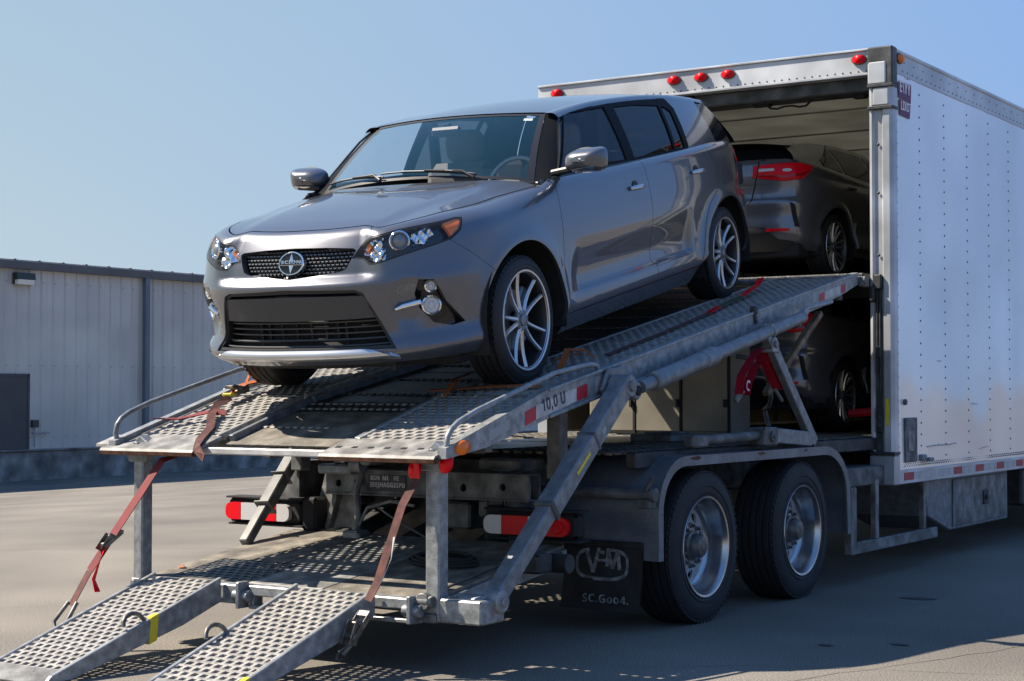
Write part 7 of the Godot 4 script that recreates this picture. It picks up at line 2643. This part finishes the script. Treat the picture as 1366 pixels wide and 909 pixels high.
	part(car, "floor_pan", b, "under_black", false)
	for s in [1, -1]:
		for z in [0.0, -2.7]:
			car_wheel(car, Vector3(0.83 * s, 0.33, z), 0.33, 0.21, s, 16, 1)
	return car


# ---------- straps
func ribbon(b: MB, pts: Array, w: float, side: Vector3, thick := 0.004, twist := 0.0) -> void:
	var n := pts.size()
	var rings := []
	for i in n:
		var t: Vector3 = (pts[mini(i + 1, n - 1)] - pts[maxi(i - 1, 0)]).normalized()
		var s := (side - t * side.dot(t)).normalized().rotated(t, twist * i / (n - 1))
		var u := t.cross(s)
		rings.append([pts[i] + s * w / 2 + u * thick / 2, pts[i] - s * w / 2 + u * thick / 2, pts[i] - s * w / 2 - u * thick / 2, pts[i] + s * w / 2 - u * thick / 2])
	for i in n - 1:
		for k in 4:
			var m := (k + 1) % 4
			b.q(rings[i][k], rings[i][m], rings[i + 1][m], rings[i + 1][k], (rings[i][k] + rings[i][m]) / 2 - pts[i])
	for e in [0, n - 1]:
		b.q(rings[e][0], rings[e][1], rings[e][2], rings[e][3], pts[e] - pts[1 if e == 0 else n - 2])


func hook(b: MB, at: Vector3, down: Vector3, s: float) -> void:
	var x := down.cross(Vector3(0.3, 0.2, 1)).normalized()
	var pts := []
	for p in [[0, 0], [0.25, 0.0], [0.5, 0.1], [0.8, 0.12], [1.0, 0.0], [0.95, -0.16], [0.75, -0.2]]:
		pts.append(at + down * p[0] * s + x * p[1] * s)
	b.tube(pts, s * 0.075, 8)


func ratchet(o: Node3D, at: Vector3, dir: Vector3, side: Vector3, s: float) -> void:
	# two side plates, spool and long handle
	var u := dir.cross(side).normalized()
	var b := MB.new()
	for k in [-1, 1]:
		b.box(Transform3D(Basis(side, dir, u), at + side * 0.026 * k * s), Vector3(0.004, 0.12, 0.05) * s, 0.001)
		b.box(Transform3D(Basis(side, (dir + u * 0.35).normalized(), side.cross((dir + u * 0.35).normalized())), at + side * 0.034 * k * s + dir * 0.03 * s + u * 0.02 * s), Vector3(0.004, 0.15, 0.03) * s, 0.001)
	b.cyl(at - side * 0.038 * s - dir * 0.02 * s, at + side * 0.038 * s - dir * 0.02 * s, 0.016 * s, 12)
	b.cyl(at - side * 0.038 * s + dir * 0.045 * s, at + side * 0.038 * s + dir * 0.045 * s, 0.009 * s, 8)
	b.box(Transform3D(Basis(side, (dir + u * 0.35).normalized(), side.cross((dir + u * 0.35).normalized())), at + dir * 0.095 * s + u * 0.04 * s), Vector3(0.075, 0.035, 0.02) * s, 0.005)
	part(o, "ratchet", b, "tool_metal")


func build_straps() -> void:
	var g := "lashing straps on the ramp and the car"
	var b := MB.new()
	# left: from under the ramp's tail corner down to the wheel ramp
	var A := Vector3(-1.98, 0.965, 5.30)
	var B := Vector3(-2.24, 0.40, 5.55)
	var E := Vector3(-2.30, 0.09, 5.72)
	var s := thing("lashing_strap", "bright red strap from the ramp's tail corner with a loose hanging end", "strap", A, g)
	ribbon(b, [A + Vector3(0.05, 0.02, -0.06), A, A.lerp(B, 0.3), A.lerp(B, 0.6), B], 0.062, Vector3(1, 0, 0.15))
	part(s, "webbing", b, "strap_red")
	b = MB.new()
	ribbon(b, [A.lerp(B, 0.78) + Vector3(0.02, 0, 0.02), A.lerp(B, 0.86) + Vector3(0.035, -0.02, 0.03), A.lerp(B, 0.98) + Vector3(0.05, -0.05, 0.03), A.lerp(B, 1.0) + Vector3(0.09, -0.10, 0.03)], 0.034, Vector3(1, 0, 0.5), 0.003, 1.2)
	part(s, "loose_end", b, "lens_red")
	b = MB.new()
	ribbon(b, [B, B.lerp(E, 0.55)], 0.05, Vector3(1, 0, 0.15))
	part(s, "webbing", b, "strap_faded")
	ratchet(s, A.lerp(B, 0.74) + Vector3(0, 0, 0.02), (A - B).normalized(), Vector3(1, 0, 0.1).normalized(), 0.8)
	b = MB.new()
	b.tube([B.lerp(E, 0.5) + Vector3(-0.03, 0, 0), B.lerp(E, 0.8) + Vector3(-0.04, 0, 0.02), E, B.lerp(E, 0.8) + Vector3(0.05, 0, 0.02), B.lerp(E, 0.5) + Vector3(0.03, 0, 0)], 0.011, 8)
	hook(b, E, Vector3(0.1, -0.7, 0.5).normalized(), 0.09)
	b.box(Transform3D(Basis(Vector3.UP, 0.4), E + Vector3(0.03, 0.0, 0.0)), Vector3(0.08, 0.06, 0.04), 0.012)
	part(s, "hook", b, "tool_metal")
	# right: faded strap from the right post
	A = Vector3(-0.345, 0.985, 5.30)
	B = Vector3(-0.475, 0.44, 5.42)
	E = Vector3(-0.53, 0.225, 5.53)
	s = thing("lashing_strap", "faded pink-red strap from the right post down to the wheel ramp", "strap", A, g)
	b = MB.new()
	ribbon(b, [A + Vector3(0.02, 0.03, -0.02), A, A + Vector3(0.005, -0.07, 0.0)], 0.045, Vector3(1, 0, 0.2))
	part(s, "webbing", b, "lens_red")
	b = MB.new()
	ribbon(b, [A + Vector3(0.005, -0.07, 0.0), A.lerp(B, 0.35), A.lerp(B, 0.7), B, B.lerp(E, 0.4)], 0.052, Vector3(1, 0, 0.15))
	part(s, "webbing", b, "strap_faded")
	b = MB.new()
	ribbon(b, [A.lerp(B, 0.62) + Vector3(0.02, 0, 0.01), A.lerp(B, 0.80) + Vector3(0.05, 0, 0.02), B + Vector3(0.035, 0, 0.02)], 0.02, Vector3(1, 0, 0.6), 0.003, 0.6)
	part(s, "loose_end", b, "tape_white")
	ratchet(s, E + Vector3(0, -0.01, 0.01), (A - B).normalized(), Vector3(1, 0, 0.1).normalized(), 1.0)
	b = MB.new()
	hook(b, E + Vector3(-0.01, -0.06, 0.02), Vector3(-0.5, -0.75, 0.3).normalized(), 0.09)
	b.tube([E, E + Vector3(0.0, -0.07, 0.02), E + Vector3(-0.03, -0.11, 0.04)], 0.012, 8)
	part(s, "hook", b, "tool_metal")
	# tie-downs lying along the left rail in front of the wheel
	var dk := func(x: float, z: float, h := 0.02) -> Vector3: return Vector3(x, ry(z) + h, z)
	s = thing("lashing_strap", "slack red strap along the ramp's left rail, over the tail edge", "strap", dk.call(-1.95, 4.9), g)
	b = MB.new()
	ribbon(b, [Vector3(-1.60, 0.985, 5.39), dk.call(-1.68, 5.36, 0.014), dk.call(-1.76, 5.25, 0.02), dk.call(-1.85, 5.08, 0.025), dk.call(-1.98, 4.93, 0.05), dk.call(-2.07, 4.78, 0.055), dk.call(-2.10, 4.66, 0.05)], 0.045, Vector3(1, 0, 0.4), 0.005, 0.9)
	part(s, "webbing", b, "strap_faded")
	b = MB.new()
	ribbon(b, [dk.call(-2.28, 5.06, 0.06), dk.call(-2.16, 5.0, 0.04), dk.call(-2.02, 4.9, 0.05), dk.call(-1.94, 4.86, 0.03)], 0.04, Vector3(0.2, 0, 1), 0.005, 0.8)
	part(s, "webbing", b, "strap_red")
	s = thing("lashing_strap", "orange strap with a yellow buckle ahead of the far front wheel", "strap", dk.call(-2.13, 4.5), g)
	b = MB.new()
	ribbon(b, [dk.call(-2.12, 4.62, 0.06), dk.call(-2.14, 4.5, 0.075), dk.call(-2.12, 4.36, 0.07), dk.call(-2.10, 4.22, 0.10), dk.call(-2.09, 4.14, 0.16)], 0.055, Vector3(1, 0.1, 0.2), 0.006, 0.7)
	part(s, "webbing", b, "strap_orange")
	b = MB.new()
	ribbon(b, [dk.call(-2.20, 4.42, 0.05), dk.call(-2.19, 4.40, 0.10), dk.call(-2.17, 4.42, 0.13)], 0.035, Vector3(1, 0, 0.5), 0.005)
	part(s, "webbing", b, "strap_orange")
	b = MB.new()
	b.box(Transform3D(Basis(Vector3.UP, 0.3), dk.call(-2.12, 4.64, 0.06)), Vector3(0.06, 0.02, 0.07), 0.006)
	part(s, "buckle", b, "sticker_yellow")
	ratchet(s, dk.call(-2.12, 4.55, 0.06), Vector3(0, -0.2, 1).normalized(), Vector3.RIGHT, 0.8)
	# near front wheel
	s = thing("lashing_strap", "orange strap across the deck ahead of the near front wheel", "strap", dk.call(-0.62, 4.4), g)
	b = MB.new()
	ribbon(b, [dk.call(-0.90, 4.42, 0.02), dk.call(-0.75, 4.38, 0.022), dk.call(-0.55, 4.33, 0.024), dk.call(-0.38, 4.30, 0.022), dk.call(-0.30, 4.28, 0.014)], 0.045, Vector3(0, -0.2, 1), 0.005)
	part(s, "webbing", b, "strap_orange")
	b = MB.new()
	ribbon(b, [dk.call(-0.80, 4.30, 0.05), dk.call(-0.78, 4.38, 0.05), dk.call(-0.74, 4.50, 0.02)], 0.05, Vector3(1, 0, 0.2), 0.005, 0.4)
	part(s, "webbing", b, "strap_orange")
	b = MB.new()
	ribbon(b, [dk.call(-0.83, 4.34, 0.055), dk.call(-0.76, 4.22, 0.08)], 0.03, Vector3(1, 0, 0.2), 0.005)
	part(s, "webbing", b, "strap_faded")
	s = thing("lashing_strap", "small orange-red strap loop just behind the near front wheel", "strap", dk.call(-0.42, 3.75), g)
	b = MB.new()
	ribbon(b, [dk.call(-0.40, 3.95, 0.02), dk.call(-0.42, 3.85, 0.07), dk.call(-0.46, 3.75, 0.11), dk.call(-0.40, 3.66, 0.09), dk.call(-0.36, 3.62, 0.04)], 0.04, Vector3(1, 0, 0.3), 0.005, 0.6)
	part(s, "webbing", b, "strap_orange")
	b = MB.new()
	ribbon(b, [dk.call(-0.52, 3.8, 0.06), dk.call(-0.44, 3.72, 0.08), dk.call(-0.36, 3.7, 0.07)], 0.03, Vector3(0.2, 0, 1), 0.005)
	part(s, "webbing", b, "strap_orange")
	s = thing("lashing_strap", "long red and green strap along the deck to the rear wheel", "strap", dk.call(-0.5, 2.0), g)
	b = MB.new()
	ribbon(b, [dk.call(-0.42, 3.4, 0.016), dk.call(-0.45, 2.6, 0.018), dk.call(-0.50, 1.95, 0.02)], 0.03, Vector3(1, 0, 0), 0.005)
	part(s, "webbing", b, "strap_faded")
	b = MB.new()
	ribbon(b, [dk.call(-0.50, 1.95, 0.022), dk.call(-0.53, 1.75, 0.028)], 0.04, Vector3(1, 0, 0), 0.006)
	part(s, "webbing", b, "lens_red")
	b = MB.new()
	ribbon(b, [dk.call(-0.58, 1.3, 0.03), dk.call(-0.62, 0.95, 0.06), dk.call(-0.64, 0.86, 0.09)], 0.045, Vector3(1, 0, 0), 0.006)
	part(s, "webbing", b, "lens_red")
	b = MB.new()
	ribbon(b, [dk.call(-0.53, 1.75, 0.028), dk.call(-0.58, 1.3, 0.03)], 0.042, Vector3(1, 0, 0), 0.006)
	var gm := mat("strap_green", srgb(0.08, 0.16, 0.05), 0.8, 0.0, "blotch", 2.0, "speck", 5.0)
	part(s, "webbing", b, gm)
